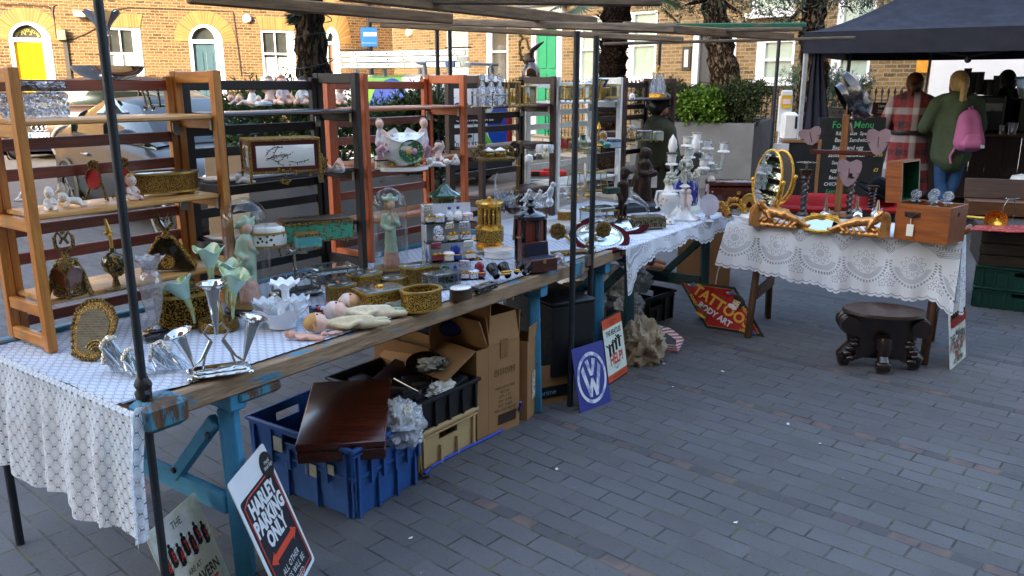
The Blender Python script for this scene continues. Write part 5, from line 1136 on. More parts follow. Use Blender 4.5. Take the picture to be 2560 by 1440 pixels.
for s in(-1,1):
 m=MB();m.path([(s*58*k,-10*k,30*k),(s*64*k,-14*k,52*k),(s*54*k,-24*k,62*k),(s*46*k,-26*k,52*k),(s*52*k,-26*k,48*k)],[7*k,8*k,7*k,5*k,3*k],8);m.build('scroll',mt('pink_glaze','cfa3b4',.15,coat=.5),t)
 b=blob([((s*58*k,0,68*k),(s*56*k,0,96*k),11*k,8*k,0),((s*56*k,-2*k,112*k),(s*56*k,-2*k,115*k),10*k,10*k,1),((s*56*k,3*k,117*k),(s*56*k,3*k,120*k),10.5*k,9*k,2),((s*48*k,-4*k,96*k),(s*36*k,-14*k,82*k),5*k,4*k,1),((s*58*k,-6*k,72*k),(s*40*k,-18*k,66*k),9*k,5*k,0)],2.2*k);b.build('cherub',[LILC,SKIN,HAIRS[3]],t)
 m=MB();m.prism([(0,0),(30*k,16*k),(38*k,6*k),(30*k,-6*k),(16*k,-10*k)],-2*k,2*k,M=tr(s*46*k,6*k,88*k)@(rot('Z',pi)if s>0 else Matrix.Identity(4))@rot('X',pi/2));m.build('wing',PORC,t)
m=MB();[m.ball((a*k,b*k,13*k),9*k,7)for a,b in((-30,-14),(26,-18),(34,-6),(-26,12),(22,14))];m.build('gilt_foot',FIL,t)
trinket(955,426,U3[1],34,24,36,'rect','tiny white and gold box at the left end of the orange unit middle shelf',floral('gold_spotted_porcelain','e6dcc4',['b58a3a','a23a34'],120,.7,.2,.3),PORC,INK,-.5,0,lidh=.3)
baby(1088,418,U3[1],44,'prone','bisque baby with an arm out, right of the cherub jardiniere',BISW,1,BISW,.2,1)
baby(1096,402,U3[1],52,'wave','dark haired bisque baby waving behind the jardiniere',BISQ,1,BISQ,0,1)
baby(1135,414,U3[1],46,'back','white bisque baby curled on its back, last on the orange unit',BISW,BISW,BISW,0,1)
p,k=pk(1110,560,U3[0]-.05);p=at(1112,545,U3[0]);k=mpp(p);t=thing('music_carousel','dark green and gilt carousel box with a domed lid, behind the trinket risers','music box',p,.3);GRE=mt('dark_green_enamel','0e4a38',.12,var=.1,coat=1)
m=MB();m.lathe([(0,0),(34*k,0),(34*k,6*k),(28*k,8*k),(28*k,52*k),(33*k,54*k),(33*k,57*k)],6);m.build('body',FIL,t)
for i in range(6):a=pi/6+i*pi/3;m=MB();m.bbox((26.5*k*cos(a),26.5*k*sin(a),30*k),(2.5*k,22*k,38*k),.001,rz=a);m.build('panel',GRE,t)
m=MB();m.lathe([(44*k,56*k),(43*k,60*k),(34*k,66*k),(22*k,70*k),(16*k,76*k),(10*k,82*k),(4*k,85*k),(3*k,92*k),(5*k,95*k),(0,100*k)],22);m.build('lid',GRE,t)
p,k=pk(1228,268,U4[2]);t=thing('cruet_stand','wire cruet stand of four cut glass decanters, left on the mahogany top shelf','cruet stand',p,TA)
for dx in(-17,17):
 for dy in(-14,14):
  m=MB();m.lathe([(0,2*k),(15*k,2*k),(16*k,30*k),(14*k,44*k),(6*k,52*k),(5*k,62*k),(8*k,64*k)],14,at=(dx*k,dy*k,0));m.build('decanter',CUTF,t);m=MB();m.ball((dx*k,dy*k,73*k),8*k,10);m.build('stopper',CUTF,t)
m=MB()
for z_ in(30,3):m.path([(36*k*a,32*k*b,z_*k)for a,b in((-1,-1),(1,-1),(1,1),(-1,1),(-1,-1))],1.6*k,6)
for a in(-1,1):
 for b in(-1,1):m.tube((36*k*a,32*k*b,0),(36*k*a,32*k*b,36*k),1.8*k,n=6);m.ball((36*k*a,32*k*b,37*k),3.4*k,7);m.ball((36*k*a,32*k*b,0),3.4*k,7)
m.tube((0,0,2*k),(0,0,72*k),2*k);m.path([(11*k*cos(a),0,86*k+15*k*sin(a))for a in[i*2*pi/16 for i in range(17)]],2*k,6);m.build('stand',NICK,t)
def clock(x,y,h,w,label,rz,dial):
 p,k=pk(x,y,U4[2]);t=thing('carriage_clock',label,'clock',p,TA+rz);w*=k;h*=k
 MB().bbox((0,0,h*.04),(w,w*.85,h*.08),.003).build('base',BRASS,t);m=MB();m.bbox((0,0,h*.88),(w,w*.85,h*.07),.003);m.build('top',BRASS,t)
 for a in(-1,1):
  for b in(-1,1):MB().bbox((a*w*.42,b*w*.35,h*.46),(w*.1,w*.1,h*.78),.001).build('pillar',BRASS,t)
 MB().box((0,0,h*.46),(w*.72,w*.58,h*.76)).build('glass_case',GLASS,t);m=MB();m.lathe([(0,h*.15),(w*.2,h*.16),(w*.2,h*.4),(w*.08,h*.42),(w*.08,h*.6),(0,h*.62)],12);m.build('movement',GOLD,t)
 if dial:MB().box((w*.385,0,h*.48),(.001,w*.5,h*.74)).build('dial',CREAM,t)
 m=MB();m.path([(-w*.25,0,h*.91),(-w*.22,0,h*1.0),(w*.22,0,h*1.0),(w*.25,0,h*.91)],w*.035,6);m.build('handle',BRASS,t)
clock(1281,268,68,36,'bright brass carriage clock with glass sides, next to the cut glass cruet',-.55,0);clock(1319,265,54,36,'dull brass carriage clock with a white dial, below the brown ewer',-.5,1)
p,k=pk(1327,246,U4[2]);p=at(1326,252,U4[2]);t=thing('ewer','brown glazed ewer with a pierced gilt handle, tallest on the mahogany unit','ewer',p,.1)
m=MB();m.lathe([(0,1*k),(14*k,0),(12*k,6*k),(8*k,14*k),(12*k,22*k),(20*k,46*k),(20*k,62*k),(12*k,74*k),(7*k,82*k)],22);m.build('body',mt('brown_lustre_glaze','3a2410',.08,.3,var=.5,vs=14,coat=1),t)
m=MB();m.lathe([(8*k,78*k),(11*k,82*k),(7*k,90*k),(8*k,98*k)],14);m.path([(0,0,98*k),(5*k,0,104*k),(16*k,0,113*k),(28*k,0,121*k)],[9*k,9*k,7*k,1.5*k],10,flat=.6);m.build('neck',BRONZE,t)
m=MB();m.path([(-8*k,0,74*k),(-20*k,0,88*k),(-24*k,0,112*k),(-17*k,0,132*k),(-8*k,0,124*k),(-4*k,0,104*k)],2.6*k,7);[m.ball((-21*k+4*k*sin(i*2),0,(84+i*6)*k),3.4*k,6)for i in range(9)];m.build('handle',FILD,t)
trinket(1405,254,U4[2],62,34,40,'rect','glass jewel casket lined in red, between the ewer and the white unit',GLASS,BEV,BRASS,-.4,1,glassy=True)
p,k=pk(1236,404,U4[1]);t=thing('inkstand','ornate brass inkstand with two porcelain lidded wells, mahogany middle shelf','inkstand',p,TA-.5)
m=MB();m.bbox((0,0,7*k),(100*k,44*k,9*k),3*k);leafy(m,(-38*k,0,22*k),20*k,40,4.5*k,.4);leafy(m,(38*k,4*k,20*k),17*k,34,4.5*k,.4);[m.ball((a*k,b*k,3*k),5*k,7)for a in(-44,44)for b in(-18,18)];m.build('tray',FILD,t)
for a in(-15,16):m=MB();m.lathe([(0,10*k),(14*k,10*k),(16*k,20*k),(11*k,26*k)],14,at=(a*k,0,0));m.build('inkwell',FIL,t);m=MB();m.lathe([(14*k,26*k),(14*k,29*k),(5*k,33*k),(0,36*k)],14,at=(a*k,0,0));m.build('lid',PORC,t)
p,k=pk(1287,396,U4[1]);m=MB();m.path([(10*k*cos(a),0,22*k+18*k*sin(a))for a in[i*2*pi/14 for i in range(15)]],4*k,7);m.lathe([(0,0),(15*k,0),(13*k,4*k),(5*k,6*k)],12);leafy(m,(0,0,24*k),14*k,22,4*k,.3);tag(m.build('bronze_ornament',BRONZE,loc=p),'dark pierced bronze ornament right of the inkstand','ornament')
p=t1(2.62,.50,ZT);t=thing('walking_stick','tall brass and horn measuring stick standing behind the black cigar cylinder','stick',p);q0=at(1285,600,ZT+.01);q1=aty(1300,352,q0 .y+.02)
t.location=q0;d=q1-q0;m=MB();m.tube((0,0,0),d,.0095,.0075,n=10);m.build('shaft',mt('tarnished_brass','6b5a36',.45,.8,var=.35,vs=20),t)
for f in(.25,.5,.75,.99):m=MB();m.tube(d*f,d*(f+.012),.011,n=10);m.build('collar',BRASS,t)
small=[(1328,398,40,10,'black lidded card case lying on the mahogany middle shelf',INK),(1322,404,22,16,'small white lidded pot on the mahogany middle shelf',PORC),(1346,398,34,14,'small pewter dish on the mahogany middle shelf',NICK)]
for x,y,w_,h_,lb,mm_ in small:p,k=pk(x,y,U4[1]);m=MB();m.lathe([(0,0),(w_*.45*k,0),(w_*.5*k,h_*.5*k),(w_*.42*k,h_*k),(0,h_*1.15*k)],16);tag(m.build('small_pot',mm_,loc=p),lb,'pot')
p,k=pk(1364,394,U4[1]);b=blob([((0,0,5*k),(0,0,12*k),9*k,7*k),((0,-2*k,22*k),(0,-2*k,23*k),7*k,7*k),((4*k,-1*k,28*k),(5*k,0,32*k),2*k,1*k),((-4*k,-1*k,28*k),(-5*k,0,32*k),2*k,1*k)],1.6*k);tag(b.build('cat_figurine',mt('cream_glaze','d9d2b4',.2),loc=p),'cream porcelain cat right on the mahogany middle shelf','figurine')
p,k=pk(1362,386,U4[1]);t=thing('porcelain_basket','round white porcelain basket box on a gilt stand behind the cream cat','basket',at(1362,380,U4[1]+.02));m=MB();m.lathe([(0,0),(20*k,0),(22*k,10*k),(20*k,18*k),(0,19*k)],20,fn=lambda r,z,a,i:(r*(1+.05*cos(a*14)),z));m.build('body',floral('blue_ribbed_porcelain','d9dbe2',['8a93b8','b8bccf'],120,.6,.2,.2),t);m=MB();m.lathe([(21*k,-2*k),(23*k,-1*k),(21*k,0)],18);m.build('stand',BRASS,t)
def gbird(x,y,z,h,label,wing=0):
 p,k=pk(x,y,z);h*=k;b=blob([((0,0,.12*h),(0,0,.3*h),.2*h,.1*h),((0,0,.45*h),(.05*h,0,.62*h),.16*h,.14*h),((.12*h,0,.8*h),(.13*h,0,.84*h),.11*h,.1*h),((.2*h,0,.84*h),(.34*h,0,.8*h),.05*h,.02*h),((-.05*h,0,.5*h),(-.32*h,0,.36*h),.1*h,.04*h)],.03*h);tag(b.build('glass_animal',FROST,loc=p,rz=.2),label,'glass animal','glass animals on the low shelf')
FROST=glass('frosted_crystal','e6edf2',.25,.18,.35,'c9d5de')
p,k=pk(1262,532,U4[0]);t=thing('crystal_group','sparkling pile of crystal drops and branches on the mahogany low shelf','crystal',p);m=MB()
for i in range(70):
 a=rv();h_=random.uniform(10,62)*k;q=Vector((random.gauss(0,15)*k,random.gauss(0,9)*k,random.uniform(0,30)*k));m.path([q,q+Vector((a.x*.4,a.y*.3,abs(a.z)))*h_],[4*k*random.uniform(.5,1.1),1*k],5)
m.path([(-18*k,0,40*k),(-24*k,0,80*k),(-18*k,0,100*k)],[3*k,2*k,1*k],5);m.build('drops',CUTF,t)
gbird(1316,522,U4[0],54,'frosted glass pelican on the mahogany low shelf');gbird(1374,512,U4[0],62,'clear glass parrot on a faceted base, right on the mahogany low shelf');gbird(1344,516,U4[0],46,'small clear glass owl before the white post')
p,k=pk(1342,520,U4[0]);m=MB();m.bbox((0,0,8*k),(36*k,26*k,15*k),5*k);tag(m.build('glass_paperweight',CUT,loc=p,rz=.3),'square faceted glass paperweight on the mahogany low shelf','paperweight')
p,k=pk(1284,534,U4[0]);m=MB();m.lathe([(0,0),(14*k,1*k),(22*k,12*k),(22*k,18*k),(18*k,22*k),(0,23*k)],16);tag(m.build('stone_bowl',mt('brown_agate','3a2826',.2,coat=.6),loc=p),'brown agate lidded bowl among the crystal','bowl')
trinket(1420,254,U5[2],40,34,40,'rect','small glass casket with a brass top at the left end of the white top shelf',GLASS,BRASS,BRASS,-.4,1,glassy=True)
trinket(1470,254,U5[2],52,36,44,'rect','glass casket with a mirrored lid behind the paired poles',GLASS,MIRROR,BRASS,-.35,1,glassy=True);trinket(1512,250,U5[2],70,40,40,'rect','wide glass casket lined in pink, right end of the white top shelf',GLASS,BEV,BRASS,-.35,1,glassy=True)
def slant(x,y,label):
 p,k=pk(x,y,U5[2]);t=thing('mirror_lid',label,'mirror',p,TA-.4);M=tr(0,0,19*k)@rot('X',-.9);m=MB();m.bbox((0,0,0),(30*k,40*k,3*k),.001,M=M);m.build('frame',BRASS,t);m=MB();m.box((0,-.002,22*k),(25*k,34*k,1*k),M=M);m.build('glass',MIRROR,t)
slant(1488,252,'open mirror lid leaning back behind the right hand pole');slant(1504,254,'gilt framed open mirror lid beside the wide glass casket')
trinket(1418,378,U5[1],24,24,36,'rect','small red enamel cage box at the left of the white middle shelf',mt('red_enamel','8a1f1c',.2,coat=.8),BRASS,BRASS,-.3,1)
trinket(1443,382,U5[1],38,26,30,'rect','small clear glass trinket box behind the paired poles, white middle shelf',GLASS,BEV,BRASS,-.3,1,glassy=True)
p,k=pk(1457,378,U5[1]);m=MB();m.lathe([(0,0),(11*k,1*k),(12*k,20*k),(7*k,30*k),(6*k,36*k),(8*k,40*k)],14);tag(m.build('green_bottle',mt('green_glass','0a5a2a',.05,coat=1),loc=p),'emerald green glass bottle behind the paired poles','bottle')
p,k=pk(1496,364,U5[1]);t=thing('heart_box','gilt perfume holder of two glass hearts with a pointed finial','perfume holder',p,.2)
for s in(-1,1):m=MB();m.ball((s*11*k,0,22*k),(12*k,7*k,15*k),12);m.build('heart',glass('amber_heart_glass','e8cfa0',.15,.04,.45,'b98e4e'),t)
m=MB();m.lathe([(12*k,0),(9*k,3*k),(3*k,8*k),(3*k,38*k),(6*k,42*k),(0,60*k)],10);m.build('stand',GOLD,t)
p,k=pk(1513,372,U5[1]);b=blob([((0,0,9*k),(8*k,0,10*k),8*k,7*k),((-9*k,0,18*k),(-10*k,0,20*k),6*k,5*k),((-14*k,0,19*k),(-19*k,0,18*k),2*k,1.5*k)],1.6*k);tag(b.build('duck_box',mt('teal_glaze','2f7a6c',.2,coat=.6),loc=p),'teal glazed duck box on the white middle shelf','figurine')
trinket(1534,370,U5[1],30,24,22,'rect','pale blue enamel box, last on the white middle shelf',mt('pale_blue_enamel','a8b8c8',.2,coat=.6),mt('navy_trim','2a355c',.3),mt('navy_trim2','2a355c',.3),-.3,0,lidh=.25)
trinket(1474,384,U5[1],46,30,16,'rect','flat brass and glass box before the gilt hearts',GLASS,BEV,BRASS,-.3,0,glassy=True)
def lantern(x,y,w,h,label):
 p,k=pk(x,y,U5[0]);t=thing('lantern_casket',label,'casket',p,TA-.45);w*=k;h*=k;d=w*.6;m=MB();q=.8
 for a in(-1,1):
  for b in(-1,1):m2=MB();m2 .tube((a*w/2,b*d/2,.1*h),(a*w/2*q,b*d/2*q,.8*h),.02*h,n=6);m2 .build('corner_post',BRASS,t)
 MB().bbox((0,0,.09*h),(w*1.04,d*1.04,.05*h),.001).build('base',BRASS,t);MB().bbox((0,0,.82*h),(w*q*1.05,d*q*1.05,.06*h),.001).build('top',BRASS,t)
 m=MB();m.rings([[Vector((a*w/2,b*d/2,.11*h))for a,b in((-1,-1),(1,-1),(1,1),(-1,1))],[Vector((a*w/2*q,b*d/2*q,.79*h))for a,b in((-1,-1),(1,-1),(1,1),(-1,1))]]);m.build('glass',GLASS,t)
 m=MB();m.path([(.1*h*cos(a),0,.9*h+.08*h*sin(a))for a in[i*pi/6 for i in range(13)]],.02*h,6);m.build('handle',BRASS,t)
lantern(1440,476,40,52,'tapering glass lantern casket behind the paired poles');lantern(1490,482,52,62,'tapering glass lantern casket with a gilt top, right of the paired poles')
p,k=pk(1416,500,U5[0]);m=MB();m.bbox((0,0,16*k),(18*k,18*k,32*k),3*k);tag(m.build('glass_jar',CUT,loc=p),'square ribbed glass jar at the left of the white low shelf','jar')
for x,y,r_,h_,lb in((1432,498,15,18,'round brass box behind the left hand pole, white low shelf'),(1470,492,12,9,'flat copper box just right of the paired poles, white low shelf'),(1434,484,10,12,'small copper pot behind the round brass box')):p,k=pk(x,y,U5[0]);m=MB();m.lathe([(0,0),(r_*k,0),(r_*1.05*k,h_*.5*k),(r_*k,h_*.55*k),(r_*1.05*k,h_*.6*k),(r_*.9*k,h_*.95*k),(0,h_*k)],16);tag(m.build('brass_box',BRASS,loc=p),lb,'box')
trinket(1528,484,U5[0],40,24,16,'rect','dark green tin with a red heart, right end of the white low shelf',mt('green_tin','1f3a30',.4),mt('green_tin_lid','2a4a3c',.4),INK,-.4,0,lidh=.25)
p,k=pk(1644,244,U6[2]);t=thing('perfume_set','gilt stand of tall glass perfume bottles on the far dark unit top shelf','perfume set',p,TA)
m=MB();m.bbox((0,0,5*k),(38*k,30*k,10*k),1*k);m.tube((0,0,5*k),(0,0,62*k),1.5*k);m.path([(6*k*cos(a),0,69*k+8*k*sin(a))for a in[i*pi/6 for i in range(13)]],1.5*k,6);m.build('stand',GOLD,t)
for dx,dy in((-10,-7),(10,-7),(-10,8),(10,8)):m=MB();m.lathe([(0,10*k),(9*k,10*k),(9*k,30*k),(3*k,48*k),(3*k,56*k),(4*k,58*k)],12,at=(dx*k,dy*k,0));m.build('bottle',CUTF,t);m=MB();m.ball((dx*k,dy*k,60*k),3*k,8);m.build('stopper',GOLD,t)
p,k=pk(1580,250,U6[2]);m=MB();m.lathe([(0,0),(7*k,0),(8*k,8*k),(6*k,15*k),(0,17*k)],12);tag(m.build('small_pot',FLW,loc=p),'tiny flowered pot at the left of the far dark unit top shelf','pot')
p,k=pk(1578,362,U6[1]);t=thing('glass_dome','small glass dome over a gilt ornament, far dark unit middle shelf','glass dome',p);m=MB();m.lathe([(11*k,2*k),(11*k,36*k),(8*k,46*k),(0,50*k)],18);m.build('dome',GLASS,t);m=MB();m.lathe([(0,0),(13*k,0),(13*k,4*k),(0,5*k)],16);leafy(m,(0,0,24*k),8*k,20,3*k);m.build('ornament',GOLD,t)
trinket(1610,356,U6[1],34,24,30,'rect','small faceted glass casket on red feet, far dark unit middle shelf',GLASS,BEV,FILD,-.3,1,glassy=True)
g=G('green_check');ch=g.n('TexChecker',Vector=g.coord('Object'),Color1=lin('0e3a34'),Color2=lin('c9d6d0'),Scale=130).outputs[0];CHK=g.fin(g.pbr(Base_Color=ch,Roughness=.3))
trinket(1642,354,U6[1],28,20,26,'rect','green and white chequered box at the right of the far dark unit',CHK,CHK,BRASS,-.3,1,lidh=.2)
p,k=pk(1640,466,ZT+.01);m=MB();m.lathe([(0,0),(12*k,0),(14*k,10*k),(24*k,40*k),(22*k,58*k),(12*k,68*k),(12*k,76*k),(15*k,78*k)],20);tag(m.build('vase',mt('grey_celadon','9aa09a',.3,var=.12),loc=at(1636,470,ZT+.01)),'pale grey bulbous vase behind the bronze woman','vase')
# wares laid out on the cloths
ZC=ZT+.009
p,k=pk(228,900,ZC);t=thing('fan_mirror','fan shaped mirror in a pierced dark gilt frame, left on the long table','mirror',p,TA-1.15)
LN=rot('X',-.32);fo=[(-52,6),(-22,-6),(12,-4),(42,22),(58,70),(62,100),(44,128),(10,146),(-26,140),(-52,118),(-62,70)];fo=[(x*k,(y+6)*k)for x,y in fo]
m=MB();q=LN@rot('X',pi/2);m.prism(fo,-3*k,4*k,M=q);fi=[(x*.74,(y-66*k)*.74+66*k)for x,y in fo]
for i in range(len(fo)*4):a=fo[i//4];b=fo[(i//4+1)%len(fo)];f=(i%4)/4;m.ball(q@Vector((a[0]*(1-f)+b[0]*f,a[1]*(1-f)+b[1]*f,2*k)),6*k,6)
m.build('frame',FILD,t);m=MB();m.prism(fi,4*k,5.5*k,M=q);m.build('mirror',MIRROR,t)
m=MB()
for r_ in(16,24,32):m.path([q@Vector((18*k+r_*k*cos(a),18*k+r_*k*sin(a),8*k))for a in[radians(20+i*14)for i in range(11)]],2.6*k,5)
for i in range(8):a=radians(25+i*17);m.tube(q@Vector((18*k+8*k*cos(a),18*k+8*k*sin(a),8*k)),q@Vector((18*k+32*k*cos(a),18*k+32*k*sin(a),8*k)),1.4*k,n=5)
m.build('fan_ornament',FILD,t)
p,k=pk(392,843,ZC);t=thing('engraved_vase','tall engraved glass vase with a frilled rim on a black square base','vase',p,TA-.3)
m=MB();m.bbox((0,0,8*k),(66*k,62*k,16*k),4*k);m.bbox((0,0,20*k),(40*k,38*k,8*k),3*k);m.build('base',mt('black_marble','17171a',.15,var=.5,vs=20,coat=.6),t)
m=MB();m.lathe([(14*k,24*k),(8*k,34*k),(13*k,48*k),(24*k,90*k),(28*k,140*k),(25*k,162*k),(18*k,170*k),(20*k,182*k),(38*k,204*k),(36*k,203*k),(17*k,182*k)],30,fn=lambda r,z,a,i:(r*(1+(.1*cos(a*9)if i>=8 and i!=10 else 0)),z+(3*k*cos(a*9)if i in(8,9)else 0)));m.build('vase',glass('engraved_glass','ece8e6',.1,.05,.16,'d8d6da',.3,60),t)
p,k=pk(365,925,ZC);t=thing('crystal_drops','heap of chandelier parts, gilt crescents hung with long glass drops, behind the near pole','chandelier parts',p,.1)
for ci,(cx,cy,R_,a0,a1,zz)in enumerate(((-62,6,70,100,200,18),(-14,-18,50,110,220,12),(46,4,56,60,190,12))):
 m=MB();pts=[((cx+R_*.55*cos(radians(a0+(a1-a0)*i/14)))*k,(cy)*k-10*k*sin(i),(zz+R_*max(0,sin(radians(a0+(a1-a0)*i/14-20)))*.9+6)*k)for i in range(15)];m.path(pts,4*k,7);[m.ball(q,6.5*k,7)for q in pts];m.build('gilt_crescent',filigree('crystal_studded_gilt','d0bd8a','e6e6e8',240,.15),t)
 m=MB()
 for q in pts[1:]:
  for _ in range(2):d=Vector((random.uniform(.4,1.3),random.uniform(-.8,.1),0))*46*k;e=Vector((q[0]+d.x,q[1]+d.y,random.uniform(3,8)*k));m.path([q,Vector(q).lerp(e,.7),e],[2*k,3.6*k,.8*k],6)
 m.build('drops',glass('drop_glass','dfe6ea',.2,.04,.1,'d0d8dc'),t)
trinket(470,808,ZC,148,104,96,'oval','large oval woven gold metal casket with a domed lid, behind the opal epergne',filigree('woven_gilt_wire','a5803c','2c210f',150,.4,1,1),filigree('woven_gilt_wire','a5803c','2c210f',150),BRASS,-.3,0,lidh=.18,knob=BRASS)
p,k=pk(548,822,ZC);t=thing('glass_epergne','four trumpet opal green glass epergne on a mirrored brass plateau','epergne',p)
m=MB();m.lathe([(0,1*k),(48*k,0),(50*k,8*k),(48*k,24*k),(44*k,25*k),(43*k,20*k)],28,sy=.9);m.build('plateau',FILF,t);m=MB();m.lathe([(0,21*k),(43*k,21*k)],28,sy=.9);m.build('mirror',MIRROR,t);m=MB();m.lathe([(12*k,21*k),(12*k,50*k),(9*k,54*k),(9*k,90*k)],14);m.build('socket',BRASS,t)
for dx,dy,b0,h_,fl,lean in((-8,0,86,120,36,(0,0)),(-52,-20,20,108,36,(-34,-10)),(42,-14,30,118,38,(22,-6)),(14,26,60,100,30,(8,20))):
 m=MB();R=[];
 for i,(r,f)in enumerate(((3,0),(5,.2),(9,.55),(14,.78),(fl*.75,.93),(fl,1.0),(fl*1.02,.98),(fl*.7,.9),(10,.6))):
  ring=[]
  for j in range(28):
   a=2*pi*j/28;rr=r*(1+(.09*cos(a*4)if i in(4,5,6,7)else 0));ring.append(Vector(((dx+lean[0]*f*f+rr*cos(a))*k,(dy+lean[1]*f*f+rr*sin(a))*k,(b0+h_*f+(7*cos(a*4)if i in(5,6)else 0)-rr*cos(a)*lean[0]*.012*(i>3))*k)))
  R.append(ring)
 m.rings(R[:6],cap=False);m.rings(R[5:],1,cap=False);m.build('trumpet',[OPAL,OPALB],t);m=MB();m.lathe([(8*k,(b0+h_*.3)*k),(9*k,(b0+h_*.34)*k),(8*k,(b0+h_*.38)*k)],12,at=((dx+lean[0]*.1)*k,(dy+lean[1]*.1)*k,0));m.build('collar',BRASS,t)
p,k=pk(550,932,ZC);t=thing('silver_flower_stand','silver three horn flower stand on a stepped base, at the front edge','flower stand',p,TA-.52)
m=MB();m.bbox((0,0,5*k),(150*k,74*k,9*k),4*k);m.bbox((0,0,12*k),(128*k,56*k,8*k),5*k);[m.ball((a*72*k,b*34*k,3*k),7*k,8)for a in(-1,1)for b in(-1,1)];m.build('base',SILVER,t)
m=MB()
for s in(-1,1):
 m.path([(s*40*k,0,14*k),(s*30*k,0,50*k),(s*12*k,0,82*k),(s*30*k,0,108*k),(s*14*k,0,128*k),(s*4*k,0,120*k)],[3*k,3*k,3*k,3*k,3*k,2*k],8);m.path([(s*14*k,0,90*k),(s*40*k,0,40*k),(s*56*k,0,26*k)],3*k,8)
m.build('branches',SILVER,t)
for a,b,L,r1 in(((0,0,100),(0,0,232),0,34),((-58,0,22),(-88,-6,118),0,33),((58,0,22),(92,0,136),0,33)):
 a,b=Vector(a)*k,Vector(b)*k;d=(b-a);u=d.normalized();M=u.to_track_quat('Z','Y').to_matrix().to_4x4();H_=d.length;m=MB()
 m.lathe([(3*k,0),(9*k,H_*.35),(16*k,H_*.78),(20*k,H_*.9),(r1*k,H_*.97),(r1*1.03*k,H_),(r1*.8*k,H_*.985),(15*k,H_*.85),(8*k,H_*.5)],26,M=M,at=a,fn=lambda r,z,an,i:(r*(1+(.06*cos(an*8)if r>24*k else 0)),z));m.build('horn',SILVER,t)
def dome(x,y,r,H_,label,base2):
 p,k=pk(x,y,ZC);t=thing('glass_dome',label,'glass dome',p);r*=k;H_*=k;m=MB();m.lathe([(0,0),(r*1.18,0),(r*1.2,8*k),(r*1.1,14*k),(0,15*k)],32);m.build('base',[INK,base2][0],t);m=MB();m.lathe([(0,15.5*k),(r*1.08,15.5*k),(r*1.06,19*k),(0,19*k)],32);m.build('plinth',base2,t)
 m=MB();m.lathe([(r,19*k),(r,H_-r*1.0)]+[(r*cos(a),H_-r*1.0+r*1.0*sin(a))for a in[i*pi/2/9 for i in range(1,9)]]+[(r*.02,H_)],40);m.build('dome',DOMEG,t);return p,k
DOMEG=glass('dome_glass','f2f6f6',.035,.01)
ROSE=mt('rose_bisque','d3a294',.5,var=.2,vs=40)
p,k=dome(630,775,54,282,'tall glass dome over the porcelain gentleman, left one of two',mt('gilt_wood_base','8a6a3a',.5))
P=[]
def cc(a,b,r1,r2,m=0):P.append((Vector(a)*k,Vector(b)*k,r1*k,r2*k,m))
def stand(lady):
 cc((0,0,6),(0,0,40),28,22,3)
 if not lady:
  for s in(-1,1):cc((s*9,0,40),(s*10,-2,84),8,9);cc((s*10,-2,84),(s*8,0,112),9,13);cc((s*9,-8,38),(s*9,-14,38),7,6)
  cc((-14,6,40),(-16,8,90),14,8,3);cc((0,2,104),(0,0,130),22,17);cc((0,0,130),(0,0,158),17,19)
 else:
  cc((0,0,40),(0,0,80),22,17);cc((0,0,80),(0,0,118),18,17);cc((0,0,118),(0,0,142),16,15);cc((0,8,112),(0,14,70),14,16)
 for s in(-1,1):cc((s*16,0,156),(s*24,-4,128),9,8)
 cc((24,-4,128),(8,-18,140),8,6);cc((8,-18,140),(4,-16,158),6,5,1);cc((-24,-4,128),(-12,-18,116),8,6);cc((-12,-18,116),(-6,-20,118),6,5,1)
 cc((0,0,160),(2,-2,178),8,8,1);cc((3,-3,186),(3,-3,190),13,13,1);cc((-4,3,190),(-6,4,180),13,10,2)
 if lady:cc((-16,-3,206),(18,-3,204),7,7);cc((0,0,206),(2,0,214),12,10);cc((20,-3,206),(27,-3,216),6,3);cc((-16,-3,206),(-24,-3,214),6,3)
 else:cc((-14,0,200),(14,-2,200),9,9);cc((-14,2,200),(-22,6,190),9,5);cc((12,-2,202),(22,-4,214),7,4);cc((0,0,204),(0,0,212),13,9)
stand(False);tag(blob(P,2.6*k,1).build('gentleman_figurine',[GRNB_,SKIN,HAIRS[0],ROSE],loc=p+Vector((0,0,19.5*k)),rz=.5),'pale green porcelain gentleman in a tricorn hat under the left dome','figurine')
p,k=dome(980,685,42,216,'tall glass dome over the porcelain lady, behind the gilt boxes',mt('gilt_wood_base','8a6a3a',.5))
P=[];k0=k;k=k*.82;stand(True);tag(blob(P,2.5*k,1).build('lady_figurine',[GRNB_,SKIN,HAIRS[0],ROSE],loc=p+Vector((0,0,19.5*k0)),rz=.4),'pale green porcelain lady in a plumed hat under the right dome','figurine')
p,k=pk(706,815,ZC);t=thing('milk_glass_bowl','white milk glass bowl with ruffled trumpets, centre front of the table','bowl',p)
def ruff(r,z,a,i):return(r*(1+(.10*cos(a*13)if i>=4 else 0)),z+(5*k*cos(a*13)if i>=5 else 0))
m=MB();m.lathe([(0,0),(34*k,0),(34*k,8*k),(38*k,14*k),(54*k,34*k),(66*k,46*k),(69*k,50*k),(48*k,40*k),(0,26*k)],96,fn=lambda r,z,a,i:(r*(1+(.045*cos(a*12)if i in(5,6)else 0)),z+(5*k*cos(a*6)+2.5*k*cos(a*12)if i in(5,6)else 0)))
for j in range(3):
 for i in range(20):a=2*pi*i/20+j*.16;m.ball(((38+j*7)*k*cos(a),(38+j*7)*k*sin(a),(17+j*8)*k),2.6*k,5)
m.build('bowl',MILK,t)
